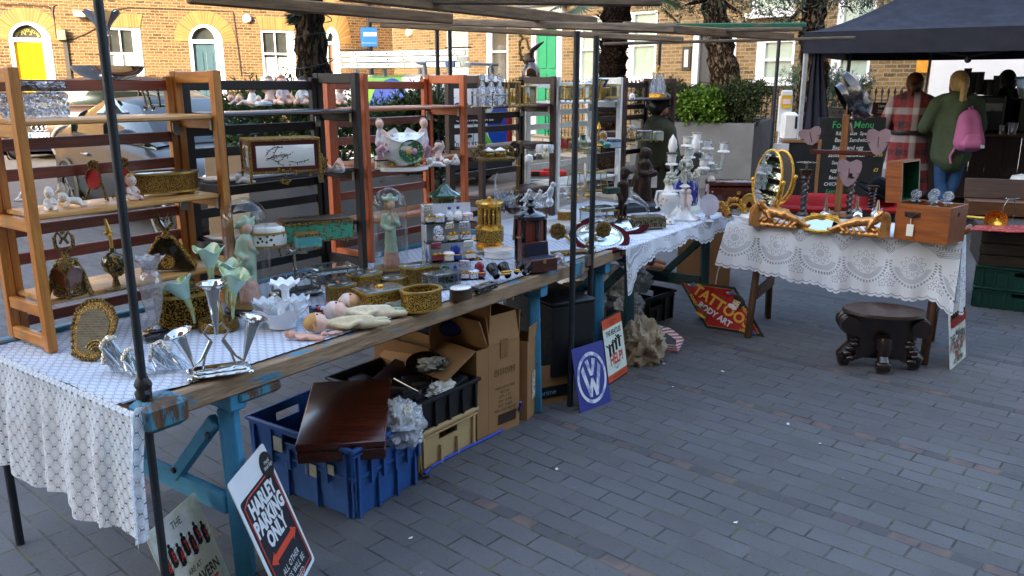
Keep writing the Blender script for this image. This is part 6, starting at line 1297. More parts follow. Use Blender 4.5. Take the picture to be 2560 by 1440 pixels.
for dx,dy,h_,r_ in((-36,0,66,34),(6,-20,72,34),(10,10,112,38),(40,4,72,32)):
 m=MB();m.lathe([(9*k,22*k),(10*k,(h_-20)*k),(r_*.8*k,(h_-6)*k),(r_*k,h_*k),(r_*.6*k,(h_-8)*k),(8*k,(h_-24)*k)],56,at=(dx*k,dy*k,0),fn=lambda r,z,a,i:(r*(1+(.06*cos(a*9)if i in(2,3,4)else 0)),z+(4*k*cos(a*9)if i==3 else 0)));m.build('trumpet',MILK,t)
p,k=pk(742,738,ZC);t=thing('silver_cruet','silver plated cruet frame with empty rings and a tall scroll handle','cruet frame',p,TA-.3)
m=MB();m.bbox((0,0,8*k),(120*k,70*k,15*k),7*k);[m.ball((a*56*k,b*30*k,5*k),6*k,7)for a in(-1,1)for b in(-1,1)];m.build('base',NICK,t);MB().box((0,0,16*k),(92*k,44*k,1.2*k)).build('floor',INK,t)
m=MB()
for dx in(-36,0,36):
 for dy in(-16,16):m.path([((dx+15*cos(a))*k,(dy+13*sin(a))*k,46*k)for a in[i*pi/8 for i in range(17)]],2.4*k,6)
for a in(-1,1):
 for b in(-1,1):m.path([(a*52*k,b*26*k,10*k),(a*50*k,b*22*k,46*k)],2.6*k,6)
m.tube((0,0,14*k),(0,0,110*k),3.4*k);m.lathe([(3*k,60*k),(6*k,66*k),(3*k,72*k)],10);m.path([(20*k*cos(a),0,136*k+26*k*sin(a))for a in[i*pi/9 for i in range(19)]],4*k,7);[m.path([(s*6*k,0,108*k),(s*34*k,0,104*k),(s*38*k,0,122*k),(s*26*k,0,120*k)],3*k,6)for s in(-1,1)];m.build('frame',NICK,t)
trinket(832,700,ZC,106,70,36,'rect','silver edged clear glass box with a flat lid, behind the gilt boxes',GLASS,BEV,NICK,-.35,1,glassy=True,lidh=.1)
GB=[(854,752,70,60,46,'oct','eight sided gilt filigree box with a glass lid, left of the row',FILF,BEV,None),(912,722,84,60,44,'oct','eight sided gilt box with a glass lid, behind the brooch topped one',FILF,BEV,None),(952,768,112,82,52,'rect','square gilt filigree box with a brooch on its glass lid',FIL,mt('grey_glass_lid','6f746f',.1,var=.1,coat=1),GOLD),(1054,772,108,84,56,'oval','large oval gilt box, open to its amber inside, near the front edge',FIL,None,None),(985,716,70,54,26,'oval','low oval gilt box with a grey glass lid, middle of the group',FILF,BEV,None),(1052,702,100,62,44,'oct','long gilt box with a grey glass lid, behind the group',FILF,BEV,None)]
for x,y,w_,d_,h_,sh,lb,bd,ld,kn in GB:trinket(x,y,ZC,w_,d_,h_,sh,lb,bd,ld,BRASS,-.3,0,lidh=.12,knob=kn,open_=ld is None,group='gilt filigree boxes on the long table',name='gilt_box')
trinket(1104,716,ZC,92,62,38,'oct','clear glass box with a dark metal rim, right of the gilt boxes',GLASS,BEV,NICK,-.3,0,glassy=True)
trinket(1152,746,ZC,62,52,30,'oval','round brown tin with a pale flowered top near the front edge',mt('brown_tin','4a3a2c',.5,.4,var=.3),FLW,mt('brown_tin','4a3a2c'),0,0,lidh=.15)
trinket(1210,726,ZC,82,26,16,'rect','narrow black lacquer box painted with flowers',floral('black_lacquer','14161a',['b54a3a','d8c08a','3a8a6a'],130,.6,.15,.45),floral('black_lacquer','14161a',['b54a3a']),INK,0,0,lidh=.3,name='lacquer_box')
def doll(x,y,L,label,cloth,hair,rz,seed,skin=SKIN):
 p,k=pk(x,y,ZC);L*=k;random.seed(seed);Q=[]
 def d(a,b,r1,r2,m=0):Q.append((Vector(a)*L,Vector(b)*L,r1*L,r2*L,m))
 d((-.42,0,.12),(-.44,0,.13),.125,.125,0);d((-.47,0,.13),(-.49,0,.12),.125,.11,2);d((-.28,0,.08),(-.1,0,.085),.065,.085,1);d((-.1,0,.085),(.22,0,.06),.085,.09,1);d((.1,.06,.05),(.46,.1,.03),.06,.045,1);d((.1,-.06,.05),(.45,-.05,.03),.06,.045,1);d((.0,.03,.05),(.34,.09,.02),.05,.02,1)
 for s in(-1,1):d((-.24,s*.07,.09),(-.08,s*.15,.06),.042,.035,1);d((-.08,s*.15,.06),(.06,s*.1,.1),.033,.03,1);d((.06,s*.1,.1),(.1,s*.09,.1),.025,.022,0)
 b=blob(Q,L*.022,1);R=.125*L;
 for s in(-1,1):b.ball((-.43*L-.0,s*R*.38,.125*L+R*.9),R*.12,6,3)
 b.ball((-.38*L,0,.125*L+R*.93),(R*.1,R*.2,R*.06),6,4);return tag(b.build('doll',[skin,cloth,hair,FACE,LIP],loc=p,rz=rz),label,'doll','small dolls lying at the front edge')
CRM=mt('cream_wool_clothes','cdbf9d',.95,var=.12,vs=60,bump=.4,bs=400,spec=.1);BLK_=mt('pale_blue_cotton','a9bcb4',.95,var=.1,vs=40,spec=.1);CRM2=mt('cream_knit','d8cbae',.95,var=.12,vs=60,bump=.4,bs=300,spec=.1)
doll(880,820,200,'cream suited bisque doll lying on its side nearest the front edge',CRM,mt('doll_tan_hair','b88f55',.7),.42,1);doll(925,792,190,'bisque doll in cream knitted clothes lying in the middle of three',CRM2,BISQ,.3,2);doll(960,772,190,'bald bisque doll in pale blue clothes lying behind the other two',BLK_,BISQ,.3,3,mt('warm_doll_skin','d9a577',.45))
PNKS=mt('pink_celluloid','d3a08c',.4,var=.06)
doll(766,848,92,'small naked pink celluloid doll with curly hair lying by the plank edge',PNKS,mt('celluloid_hair','b5785a',.5),-.1,4,PNKS);doll(832,836,56,'tiny pink celluloid doll curled up beside the plank edge',PNKS,PNKS,.8,5,PNKS)
p,k=pk(818,790,ZC);t=thing('dotted_box','black polka dot card box filled with tiny coloured toys','box',p,TA-.5)
g=G('polka_dot_card');v=g.n('TexVoronoi',Vector=g.coord('Object'),Scale=75,Randomness=.35);DOT=g.fin(g.pbr(Base_Color=g.mix(g.m('LESS_THAN',v.outputs[0],.36),lin('17161a'),g.mix(g.n('SeparateColor',Color=v.outputs[1]).outputs[0],lin('b0573f'),lin('9a9a94'))),Roughness=.6))
m=MB();w_,d_,h_=76*k,54*k,24*k
for c,s in(((0,-d_/2,h_/2),(w_,2*k,h_)),((0,d_/2,h_/2),(w_,2*k,h_)),((-w_/2,0,h_/2),(2*k,d_-2*k,h_)),((w_/2,0,h_/2),(2*k,d_-2*k,h_)),((0,0,2*k),(w_-2*k,d_-2*k,3*k))):m.box(c,s)
m.build('box',DOT,t,smooth=False);m=MB();random.seed(3)
for i in range(26):m.ball((random.uniform(-.42,.42)*w_,random.uniform(-.4,.4)*d_,h_*random.uniform(.75,1.05)),random.uniform(5,8)*k,7,i%5)
m.build('toys',[flat('toy_'+n,c)for n,c in(('yellow','d8b54a'),('white','d9d6d0'),('pink','c9607f'),('blue','6f9fc8'),('skin','d9b09a'))],t)
p,k=pk(1002,783,ZC);m=MB();m.path([(-12*k,0,8*k),(0,2*k,10*k),(10*k,0,8*k),(20*k,-2*k,9*k)],[9*k,7*k,4*k,9*k],9);tag(m.build('ribbon',mt('mint_ribbon','9dc4a4',.6),loc=p,rz=.4),'scrap of mint green ribbon by the large oval gilt box','ribbon')
p,k=pk(1130,690,ZC);rp=p;t=thing('display_riser','white stepped riser with four black glass shelves of trinket boxes','display stand',p,TA-.62);RA=TA-.62
STEP=[(-22,172,138),(2,150,92),(26,128,48),(44,110,4)]
m=MB();m.prism([(-52*k,0),(40*k,0),(40*k,40*k),(18*k,42*k),(18*k,84*k),(-6*k,86*k),(-6*k,130*k),(-30*k,132*k),(-30*k,172*k),(-52*k,176*k)],-1.5*k,1.5*k,M=tr(-62*k,0,0)@rot('Z',-pi/2)@rot('X',pi/2));m.box((0,48*k,88*k),(126*k,2*k,176*k));m.build('stand',mt('white_acrylic','d9dce2',.3,var=.03),t,smooth=False)
m=MB();M=tr(-64*k,-4*k,58*k)@rot('Z',-pi/2)@rot('X',pi/2)@rot('Z',pi/4);m.box((0,0,0),(24*k,24*k,1*k),M=M);m.build('blue_mark',flat('blue_diamond','2f5fb0'),t)
TR=[]
for i in range(4):
 yb,zz=(34-24*i),(132-44*i);ys=-(STEP[i][0])
 MB().box((2*k,(30-24*i)*k,zz*k),(134*k,34*k,2.4*k)).build('shelf',mt('black_glass_shelf','0b0b0d',.08,coat=1),t)
 TR.append(((30-24*i),zz+1.4))
PB=[floral('blue_sprig_porcelain','dde0e6',['2f4a8a','4a6aa8'],130,.7,.15,.35),floral('gold_dot_porcelain','e3dccb',['b58a3a','7a3a2a'],130,.6,.15,.3),mt('royal_blue_glaze','27408f',.12,coat=.8),mt('bottle_green_glaze','1d4a30',.12,coat=.8),PORC,mt('rose_glaze','8f2f3a',.15,coat=.8),floral('mauve_sprig_porcelain','d9d3de',['7a5a8a','b07a9a'],130,.7,.15,.35)]
def pbox(x,y,z,k,kind,mi,label,rz):
 t=thing('porcelain_box',label,'trinket box',rp+rot('Z',RA)@Vector((x*k,y*k,z*k)),RA+rz,'porcelain trinket boxes on the riser');a,b=PB[mi],PB[mi]
 if kind==0:
  m=MB();m.bbox((0,0,8*k),(26*k,17*k,15*k),2*k);m.build('body',a,t);m=MB();M=tr(0,9*k,16*k)@rot('X',-1.9+pi/2*1.0);m.bbox((0,0,10*k),(26*k,5*k,19*k),2*k,M=tr(0,9*k,26*k)@rot('X',.25));m.f and None;m.build('lid',b,t)
  MB().box((0,0,16*k),(27*k,18*k,1.6*k)).build('rim',GOLD,t)
  [MB().ball((dx*k,0,18*k),3.4*k,7).build('scent_bottle',GOLD,t)for dx in(-6,6)]
 elif kind==1:
  m=MB();m.lathe([(8*k,0),(12*k,2*k),(14*k,9*k),(13*k,14*k),(0,14*k)],16);m.build('body',a,t);m=MB();m.ball((0,9*k,24*k),(13*k,5*k,14*k),12);m.build('lid',b,t);MB().lathe([(13*k,13*k),(14.4*k,14*k),(13*k,15*k)],16).build('rim',GOLD,t)
 elif kind==2:
  m=MB();m.lathe([(13*k,0),(14*k,1*k),(14*k,13*k),(13*k,14*k)],18,cap=True);m.build('body',a,t);m=MB();m.lathe([(14.6*k,14*k),(14.6*k,18*k),(9*k,21*k),(0,22*k)],18);m.build('lid',b,t);MB().lathe([(14.6*k,13*k),(15.2*k,14*k),(14.6*k,15*k)],18).build('rim',GOLD,t)
 else:
  m=MB();m.lathe([(9*k,0),(12*k,3*k),(13*k,14*k),(8*k,22*k),(4*k,26*k),(4*k,30*k)],14);m.build('body',a,t);MB().ball((0,0,33*k),5*k,8).build('stopper',PB[2],t)
PL_=[(-44,0,0,1,'open heart shaped white and gold porcelain box, far left of the riser top shelf'),(-22,0,2,0,'low blue sprigged drum box on the riser top shelf'),(4,0,3,0,'porcelain scent bottle with a blue stopper, left of the pair on the top shelf'),(26,0,3,4,'white porcelain scent bottle, right of the pair on the top shelf'),(50,0,2,6,'mauve sprigged round box at the right of the riser top shelf'),(-30,1,1,0,'open egg shaped box with blue sprigs, left on the second shelf'),(4,1,0,1,'open gold dotted chest box, middle of the second shelf'),(38,1,0,0,'open blue sprigged chest box, right on the second shelf'),(-40,2,0,5,'small open rose coloured box, left on the third shelf'),(-12,2,2,4,'white shoe shaped porcelain box, third shelf'),(8,2,1,2,'royal blue open egg box on the third shelf'),(42,2,0,4,'open white chest box, right on the third shelf'),(-48,3,1,2,'navy open egg box at the left of the lowest shelf'),(-26,3,1,3,'bottle green open egg box on the lowest shelf'),(-2,3,3,2,'blue and white figure bottle on the lowest shelf'),(20,3,0,6,'mauve open chest box on the lowest shelf'),(44,3,2,0,'blue banded drum box at the right of the lowest shelf'),(62,3,1,5,'rose red open egg box at the far right of the lowest shelf')]
for x,i,kd,mi,lb in PL_:pbox(x,TR[i][0],TR[i][1],k,kd,mi,lb,random.uniform(-.3,.4))
p,k=pk(1248,640,ZC);t=thing('cake_stand','round white plastic base under the gold carousel','stand',p);m=MB();m.lathe([(0,0),(38*k,0),(38*k,12*k),(40*k,14*k),(40*k,20*k),(0,21*k)],30);m.build('disc',PORC,t)
p=at(1224,622,ZC+.02);k=mpp(p);t=thing('gold_carousel','gilt drum carousel with dark panels of dancing figures','carousel',p);m=MB();m.lathe([(0,0),(35*k,0),(36*k,10*k),(30*k,14*k),(35*k,20*k)],26);m.lathe([(35*k,50*k),(37*k,54*k),(30*k,60*k),(26*k,62*k),(26*k,106*k),(33*k,110*k),(36*k,116*k),(33*k,120*k),(0,122*k)],26);m.ball((0,0,126*k),6*k,8)
for i in range(8):a=2*pi*i/8;m.tube((26*k*cos(a),26*k*sin(a),60*k),(26*k*cos(a),26*k*sin(a),108*k),3*k)
m.build('drum',GOLD,t);m=MB();m.lathe([(35*k,20*k),(35.5*k,35*k),(35*k,50*k)],26);m.build('frieze',FIL,t)
for i in range(8):a=2*pi*(i+.5)/8;MB().bbox((24.6*k*cos(a),24.6*k*sin(a),84*k),(2*k,14*k,38*k),.0005,rz=a).build('panel',mt('dark_panel','241a10',.4),t);b=blob([((25.6*k*cos(a),25.6*k*sin(a),68*k),(25.6*k*cos(a),25.6*k*sin(a),88*k),3*k,4*k),((25.6*k*cos(a),25.6*k*sin(a),95*k),(25.6*k*cos(a),25.6*k*sin(a),96*k),3*k,3*k)],1.2*k)if i in(3,4,5,6)else None;b and b.build('relief',GOLD,t)
p,k=pk(1326,660,ZC);t=thing('cigar_cylinder','black lacquered cylinder cabinet with red doors and a turned finial','cigar box',p,TA-1.0);m=MB();m.lathe([(0,0),(40*k,0),(40*k,6*k),(35*k,10*k)],24);m.lathe([(35*k,112*k),(41*k,116*k),(41*k,124*k),(32*k,130*k),(14*k,134*k),(7*k,140*k),(15*k,148*k),(6*k,156*k),(10*k,162*k),(5*k,168*k),(0,176*k)],24)
for i in range(6):a=2*pi*i/6;m.lathe([(5*k,10*k),(5*k,112*k)],8,at=(35*k*cos(a),35*k*sin(a),0))
m.build('case',mt('black_lacquer_case','0d0e10',.12,var=.1,coat=1),t);m=MB();m.lathe([(33*k,10*k),(33*k,112*k)],24);m.build('doors',wood('red_door_veneer','5a2012','7d3420',.3,5,2,.03,.4),t);MB().bbox((-24*k,-24*k,72*k),(16*k,16*k,3*k),.0005,rz=-.8).build('latch',BRASS,t)
p,k=pk(1350,676,ZC);t=thing('mahogany_box','open mahogany box holding mother of pearl opera glasses, at the front edge','box',p,TA-.45);MB().bbox((0,0,17*k),(76*k,44*k,33*k),2*k).build('box',MAHB,t);m=MB();m.bbox((0,24*k,50*k),(74*k,5*k,38*k),2*k,M=rot('X',-.12));m.build('lid',MAHB,t);m=MB();m.box((0,20.6*k,50*k),(62*k,1*k,28*k),M=rot('X',-.12));m.box((0,0,33.6*k),(66*k,36*k,1*k));m.build('lining',BLV,t)
MB().bbox((0,-23*k,26*k),(8*k,2*k,8*k),.0005).build('latch',BRASS,t)
def opera(x,y,z,s,mat_,label,rz):
 p,k=pk(x,y,z);k*=s;t=thing('opera_glasses',label,'opera glasses',p,rz);R=rot('X',-1.1)
 for q in(-1,1):m=MB();m.lathe([(8*k,0),(8*k,14*k),(11*k,17*k),(13*k,34*k),(14*k,36*k),(12*k,36*k)],16,M=R,at=(q*14*k,0,14*k));m.build('barrel',mat_,t)
 m=MB();m.tube((-12*k,-14*k,22*k),(12*k,-14*k,22*k),2.5*k);m.tube((-12*k,-24*k,30*k),(12*k,-24*k,30*k),2.5*k);m.build('bridge',GOLD,t)
opera(1346,650,ZC+.02,1.0,mt('mother_of_pearl','d9cdb8',.2,.2,var=.2,vs=60,coat=.6),'gold and pearl opera glasses lying in the mahogany box',.3)
opera(1256,706,ZC,1.1,mt('black_opera_barrel','1c1c20',.25,.3),'small black and brass opera glasses near the front edge',.4);opera(1300,694,ZC,.8,mt('black_opera_barrel','1c1c20',.25,.3),'small dark opera glasses beside the mahogany box',-.5)
p,k=pk(1395,665,ZC);t=thing('glass_paperweight','clear glass ball flask with a red flower inside','paperweight',p);m=MB();m.ball((0,0,17*k),17*k,16);m.path([(6*k,-6*k,12*k),(18*k,-12*k,6*k),(24*k,-16*k,2*k)],[9*k,6*k,1*k],10);m.build('flask',glass('flask_glass','e6e2e6',.12,.02,.15),t);MB().ball((-2*k,0,20*k),(9*k,9*k,7*k),10).build('flower',flat('red_flower','8f2a34'),t)
p,k=pk(1400,580,ZC);t=thing('cake_stand','round white plastic base under the oval gilt box, behind the paired poles','stand',p);m=MB();m.lathe([(0,0),(30*k,0),(32*k,12*k),(52*k,18*k),(52*k,24*k),(0,25*k)],32);m.build('disc',PORC,t)
trinket(1415,553,ZC+.045,50,40,28,'oval','oval gilt box with a cameo lid on the round white base',FILF,FLW,BRASS,0,1,name='gilt_box')
def sconce(x,y,label,rz,fl):
 p,k=pk(x,y,ZC);t=thing('wall_sconce',label,'sconce',p,rz);m=MB();m.path([(0,0,4*k),(fl*14*k,0,26*k),(-fl*8*k,0,46*k),(-fl*26*k,0,54*k)],[3.5*k,4*k,4*k,3.5*k],8);leafy(m,(0,0,6*k),14*k,16,4*k,.6);m.build('arm',BRASS,t)
 m=MB();
 for i in range(8):a=2*pi*i/8;m.ball((-fl*30*k+13*k*cos(a),-4*k,60*k+13*k*sin(a)),(9*k,4*k,9*k),8)
 m.lathe([(0,0),(12*k,6*k),(14*k,16*k)],12,at=(-fl*30*k,0,52*k));m.build('flower_cup',FILD,t)
sconce(1424,638,'brass flower wall sconce lying left of the paired poles',-.2,1);sconce(1478,634,'brass flower wall sconce arching to the right over the silver plaque',.3,-1)
p=at(1440,628,ZC);m=MB();
tag(MB().bbox((0,0,.008),(.2,.07,.014),.003).build('small_picture',FILD,loc=at(1425,634,ZC),rz=TA-.5),'narrow gilt framed picture lying flat under the brass sconces','frame')
for x,y,w_,d_,lb,rz,ti in((1498,604,150,190,'oval silver plaque on dark red velvet, propped behind the paired poles',.0,.24),(1535,574,170,150,'dark red velvet plaque tilted up behind the oval silver one',-.2,.16)):
 p,k=pk(x,y,ZC);t=thing('silver_plaque',lb,'plaque',p+Vector((0,0,.022)),TA-.9+rz);M=rot('X',ti);out=outline('oval',w_*k,d_*k,40);m=MB();m.prism(out,0,.012,M=M);m.build('velvet',VELV,t);m=MB();o2=sc(out,.8);m.rings([[M@Vector((a,b,.0125))for a,b in o2],[M@Vector((a*.93,b*.93,.018))for a,b in o2],[M@Vector((a*.8,b*.8,.016))for a,b in o2],[M@Vector((a*.5,b*.5,.03))for a,b in o2],[M@Vector((a*.1,b*.1,.034))for a,b in o2]]);m.build('silver_dish',SILVER,t)
 m=MB();[m.ball(M@Vector((a*.9,b*.9,.0185)),.0055,6)for a,b in sc(outline('oval',w_*k,d_*k,46),.8)];m.build('beading',SILVER,t)
def ghorn(x,y,z,label,rz,s):
 p,k=pk(x,y,z);k*=s;m=MB();m.path([(34*k,0,6*k),(22*k,0,6*k),(20*k,0,18*k),(36*k,0,26*k),(30*k,0,46*k),(6*k,0,62*k),(-10*k,0,68*k),(-20*k,0,72*k)],[7*k,4*k,4*k,4*k,5*k,9*k,16*k,26*k],18,cap=False);tag(m.build('glass_horn',glass('horn_glass','e6ecf0',.16,.02,.08),loc=p,rz=rz),label,'glass horn')
ghorn(1585,560,ZC,'clear glass curled horn vase in front of the bronze boy',0,1.0);ghorn(1500,588,ZC+.03,'clear glass horn with a frilled mouth resting on the silver plaque',.6,.7)
trinket(1498,556,ZC,82,60,40,'rect','square glass casket with a gilt rim and stone green lid, behind the plaques',GLASS,mt('stone_green_lid','7d8878',.15,coat=.8),BRASS,-.45,0,glassy=True,lidh=.2)
trinket(1618,572,ZC,84,40,34,'rect','long silver gilt repousse box at the front of the corner table',filigree('worn_silver_repousse','8f8468','3a3424',140,.4),filigree('worn_silver_lid','857a5e','4a4230',160,.35),NICK,-.75,1,lidh=.25)
def bronze(x,y,hgt,prs,label,name,rz,base,tagp):
 p,k=pk(x,y,ZC);k*=hgt;t=thing(name,label,'bronze figure',p,rz)
 blob([(Vector(a)*k,Vector(b)*k,r1*k,r2*k,m)for a,b,r1,r2,m in prs],2.2*k,1).build('figure',[BRONZE],t);base(t,k)
 m=MB();m.bbox(Vector(tagp)*k,(12*k,1*k,24*k),1*k,rz=-rz);m.build('paper_tag',TAG,t)
boy=[((-7,0,14),(-7,0,50),5,7,0),((7,0,14),(7,0,50),5,7,0),((-7,-5,11),(-7,-10,10),5,4,0),((7,-5,11),(7,-10,10),5,4,0),((0,0,52),(0,0,66),13,12,0),((0,0,66),(0,0,88),12,12,0),((-13,0,90),(-17,2,70),6,5,0),((-17,2,70),(-13,-6,54),5,4,0),((13,0,90),(17,2,70),6,5,0),((17,2,70),(14,-6,54),5,4,0),((0,0,94),(0,0,100),5,5,0),((1,-1,108),(1,-1,112),10,10,0),((2,0,119),(6,-6,118),10,7,0),((8,-9,116),(15,-12,114),5,3,0)]
bronze(1556,556,1.08,boy,'dark bronze boy in a cap standing with hands at his sides','bronze_boy',.7,lambda t,k:(MB().lathe([(0,0),(22*k,0),(22*k,6*k),(18*k,9*k),(0,10*k)],16).build('base',BRONZE,t),MB().bbox((-16*k,6*k,22*k),(9*k,9*k,32*k),2*k).build('tree_stump',BRONZE,t)),(12,-10,70))
lady=[((0,0,8),(0,0,46),20,15,0),((0,0,46),(0,0,60),14,11,0),((0,0,62),(0,-2,84),11,12,0),((-12,0,84),(-15,-6,66),5,5,0),((-15,-6,66),(0,-18,64),5,4,0),((12,0,84),(16,-6,68),5,5,0),((16,-6,68),(6,-20,66),5,4,0),((4,-20,64),(10,-22,66),7,7,0),((0,-2,88),(1,-4,96),5,5,0),((2,-6,104),(2,-6,107),9,9,0),((0,-1,108),(-4,3,100),9.5,8,0),((-10,8,50),(-16,10,16),12,14,0)]
bronze(1607,512,1.22,lady,'dark bronze peasant woman in a headscarf holding a bowl','bronze_woman',.45,lambda t,k:(MB().lathe([(0,0),(32*k,0),(33*k,4*k),(28*k,9*k),(0,10*k)],10,sx=1.15).build('base',BRONZE,t),),(14,-16,48))
p,k=pk(1592,528,ZC);tag(MB().bbox((0,0,8*k),(110*k,54*k,15*k),2*k).build('black_case',mt('black_leatherette','191b24',.5),loc=p,rz=TA-.5),'flat navy black case lying in front of the bronze woman','case')
ENC=floral('encrusted_florets','d3dcd0',['5f8e60','c98aa4','c2a850','7fa2b8'],95,.95,.35,.1)
p,k=pk(1668,558,ZC);t=thing('porcelain_urn','flower encrusted white porcelain urn with a bouquet finial','urn',p,.2);m=MB();m.lathe([(0,0),(20*k,0),(18*k,8*k),(9*k,16*k),(8*k,24*k),(20*k,38*k),(27*k,58*k),(24*k,74*k),(14*k,80*k)],24);m.build('body',FLW,t);m=MB();m.lathe([(15*k,80*k),(11*k,86*k),(9*k,96*k)],16);m.build('neck',PORC,t);m=MB();leafy(m,(0,0,108*k),11*k,50,4.5*k,1);leafy(m,(0,0,121*k),5*k,10,4*k);m.build('bouquet',ENC,t)
for s in(-1,1):m=MB();m.path([(s*12*k,0,80*k),(s*30*k,0,80*k),(s*34*k,0,60*k),(s*26*k,0,44*k),(s*32*k,0,40*k)],3.5*k,8);m.build('handle',PORC,t)
def candelabrum(x,y,arms,col_h,label,cherubs):
 p,k=pk(x,y,ZC);t=thing('candelabrum',label,'candelabrum',p,.1);m=MB()
 m.lathe([(0,0),(40*k,0),(42*k,4*k),(24*k,10*k),(12*k,24*k),(7*k,40*k),(5*k,col_h*.6*k),(14*k,(col_h*.6+5)*k),(4*k,(col_h*.6+12)*k),(5*k,col_h*k)],20,fn=lambda r,z,a,i:(r*(1+.08*cos(a*5)*(i<4)),z));m.build('column',PORC,t)
 m=MB();leafy(m,(0,0,(col_h+6)*k),15*k,46,5*k,.9);m.build('flowers',ENC,t)
 for dx,dy,h_ in arms:
  m=MB();m.path([(0,0,(col_h-6)*k),(dx*.5*k,dy*.5*k,(col_h-26)*k),(dx*.95*k,dy*k,(col_h-22)*k),(dx*k,dy*k,h_*k)],4.5*k,8);leafy(m,(dx*.6*k,dy*.6*k,(col_h-20)*k),13*k,12,5*k);m.build('arm',ENC,t);m=MB();m.lathe([(3*k,h_*k),(13*k,(h_+8)*k),(15*k,(h_+4)*k),(8*k,(h_+10)*k)],18,at=(dx*k,dy*k,0),fn=lambda r,z,a,i:(r*(1+.1*cos(a*8)*(r>12*k)),z));m.lathe([(8*k,(h_+8)*k),(11*k,(h_+14)*k),(10*k,(h_+24)*k),(13*k,(h_+28)*k),(9*k,(h_+28)*k)],16,at=(dx*k,dy*k,0),m=1);m.build('candle_cup',[PORC,FLW],t)
 if cherubs:
  for s in(-1,1):blob([((s*9*k,-10*k,42*k),(s*8*k,-8*k,60*k),8*k,6*k),((s*8*k,-9*k,70*k),(s*8*k,-9*k,71*k),6.5*k,6.5*k),((s*9*k,-14*k,42*k),(s*9*k,-17*k,26*k),4.5*k,3.5*k),((s*13*k,-10*k,60*k),(s*15*k,-15*k,50*k),3*k,3*k)],1.8*k).build('cherub',BISQ,t)
candelabrum(1708,548,[(-38,-6,132),(42,-8,122),(14,20,146),(0,0,176)],128,'tall white porcelain candelabrum with two seated cherubs, front of the corner table',1)
candelabrum(1738,520,[(-6,0,158),(64,0,134),(20,-20,108),(30,18,140)],118,'flower encrusted candelabrum branching over the bonneted girl',0)
p=at(1702,530,ZC);k=mpp(p)*1.0;t=thing('table_lamp','cobalt blue porcelain lamp base with two white candle bulbs, behind the candelabrum','lamp',p);m=MB();m.lathe([(0,0),(46*k,0),(47*k,10*k),(40*k,20*k)],24);m.build('base',CREAM,t);m=MB();m.lathe([(38*k,20*k),(40*k,30*k),(39*k,70*k),(30*k,92*k),(12*k,98*k)],24,fn=lambda r,z,a,i:(r*(1+.015*cos(a*22)),z));m.build('body',floral('gilt_cobalt','1d2f86',['c9b98a','d9d2b0'],45,.3,.15,.45),t);m=MB();m.lathe([(26*k,98*k),(30*k,108*k),(10*k,112*k),(7*k,140*k)],18);m.build('gallery',BRONZE,t)
for dx in(-28,28):m=MB();m.lathe([(12*k,108*k),(15*k,120*k),(15*k,146*k),(11*k,148*k)],14,at=(dx*k,0,0));m.build('socket',mt('pewter_socket','4a4a44',.5,.6),t);m=MB();m.lathe([(8*k,148*k),(12*k,160*k),(9*k,178*k),(0,192*k)],14,at=(dx*k,0,0));m.build('bulb',PORC,t)
p,k=pk(1775,522,ZC);t=thing('girl_figurine','bisque girl in a bonnet and long dress holding a basket','figurine',p,.1);blob([((0,0,8*k),(0,0,40*k),15*k,11*k,1),((0,0,40*k),(0,0,58*k),9*k,10*k,2),((-10*k,0,58*k),(-13*k,-6*k,46*k),4*k,4*k,2),((-13*k,-6*k,46*k),(0,-12*k,44*k),3*k,3*k,0),((10*k,0,58*k),(14*k,-4*k,48*k),4*k,3*k,2),((0,-2*k,68*k),(0,-2*k,70*k),8*k,8*k,0),((0,2*k,72*k),(0,3*k,74*k),10*k,9*k,3)],1.7*k,1).build('figure',[SKIN,CREAM,PINKC,BISW],t);MB().ball((15*k,-5*k,42*k),(8*k,6*k,7*k),10).build('basket',mt('straw_basket','c9bd7a',.7),t);MB().lathe([(0,0),(16*k,0),(14*k,8*k),(0,9*k)],14).build('base',BISW,t)
p,k=pk(1770,552,ZC);m=MB();m.lathe([(0,0),(16*k,0),(5*k,4*k),(4*k,16*k)],14);m.lathe([(0,0),(26*k,1*k),(27*k,3*k),(0,4*k)],22,M=rot('X',pi/2-.2),at=(0,0,40*k));tag(m.build('oval_plaque',mt('lilac_porcelain','c3c3d2',.2,coat=.5),loc=p,rz=.3),'pale lilac oval plaque on a foot, left of the bonneted girl','plaque')
for x,y,lb in((1793,548,'arched gilt flower tiara, front of the mahogany box'),(1834,540,'arched gilt flower tiara, right of the first before the mahogany box')):
 p,k=pk(x,y,ZC);m=MB()
 for i in range(13):a=pi*i/12;m.path([(24*k*cos(a),0,6*k+30*k*sin(a)),(30*k*cos(a),0,8*k+40*k*sin(a))],2*k,5);[m.ball((27*k*cos(a)+random.gauss(0,2)*k,random.gauss(0,4)*k,7*k+36*k*sin(a)),4.2*k*random.uniform(.6,1.2),6)for _ in range(4)]
 m.path([(22*k*cos(pi*i/14),0,4*k+26*k*sin(pi*i/14))for i in range(15)],3*k,6);tag(m.build('tiara',GOLD,loc=p,rz=TA-1.0),lb,'tiara')
p,k=pk(1818,535,ZC);t=thing('mahogany_box','plain dark red mahogany box behind the gilt tiaras','box',at(1822,520,ZC),TA-1.0);MB().bbox((0,0,30*k),(118*k,62*k,58*k),3*k).build('box',mt('red_mahogany_polish','4a1716',.25,var=.15,coat=.6),t);m=MB();m.bbox((0,0,66*k),(120*k,64*k,13*k),3*k);m.build('lid',mt('red_mahogany_polish','4a1716'),t);MB().bbox((16*k,-32*k,44*k),(9*k,2*k,9*k),.001).build('latch',BRASS,t)
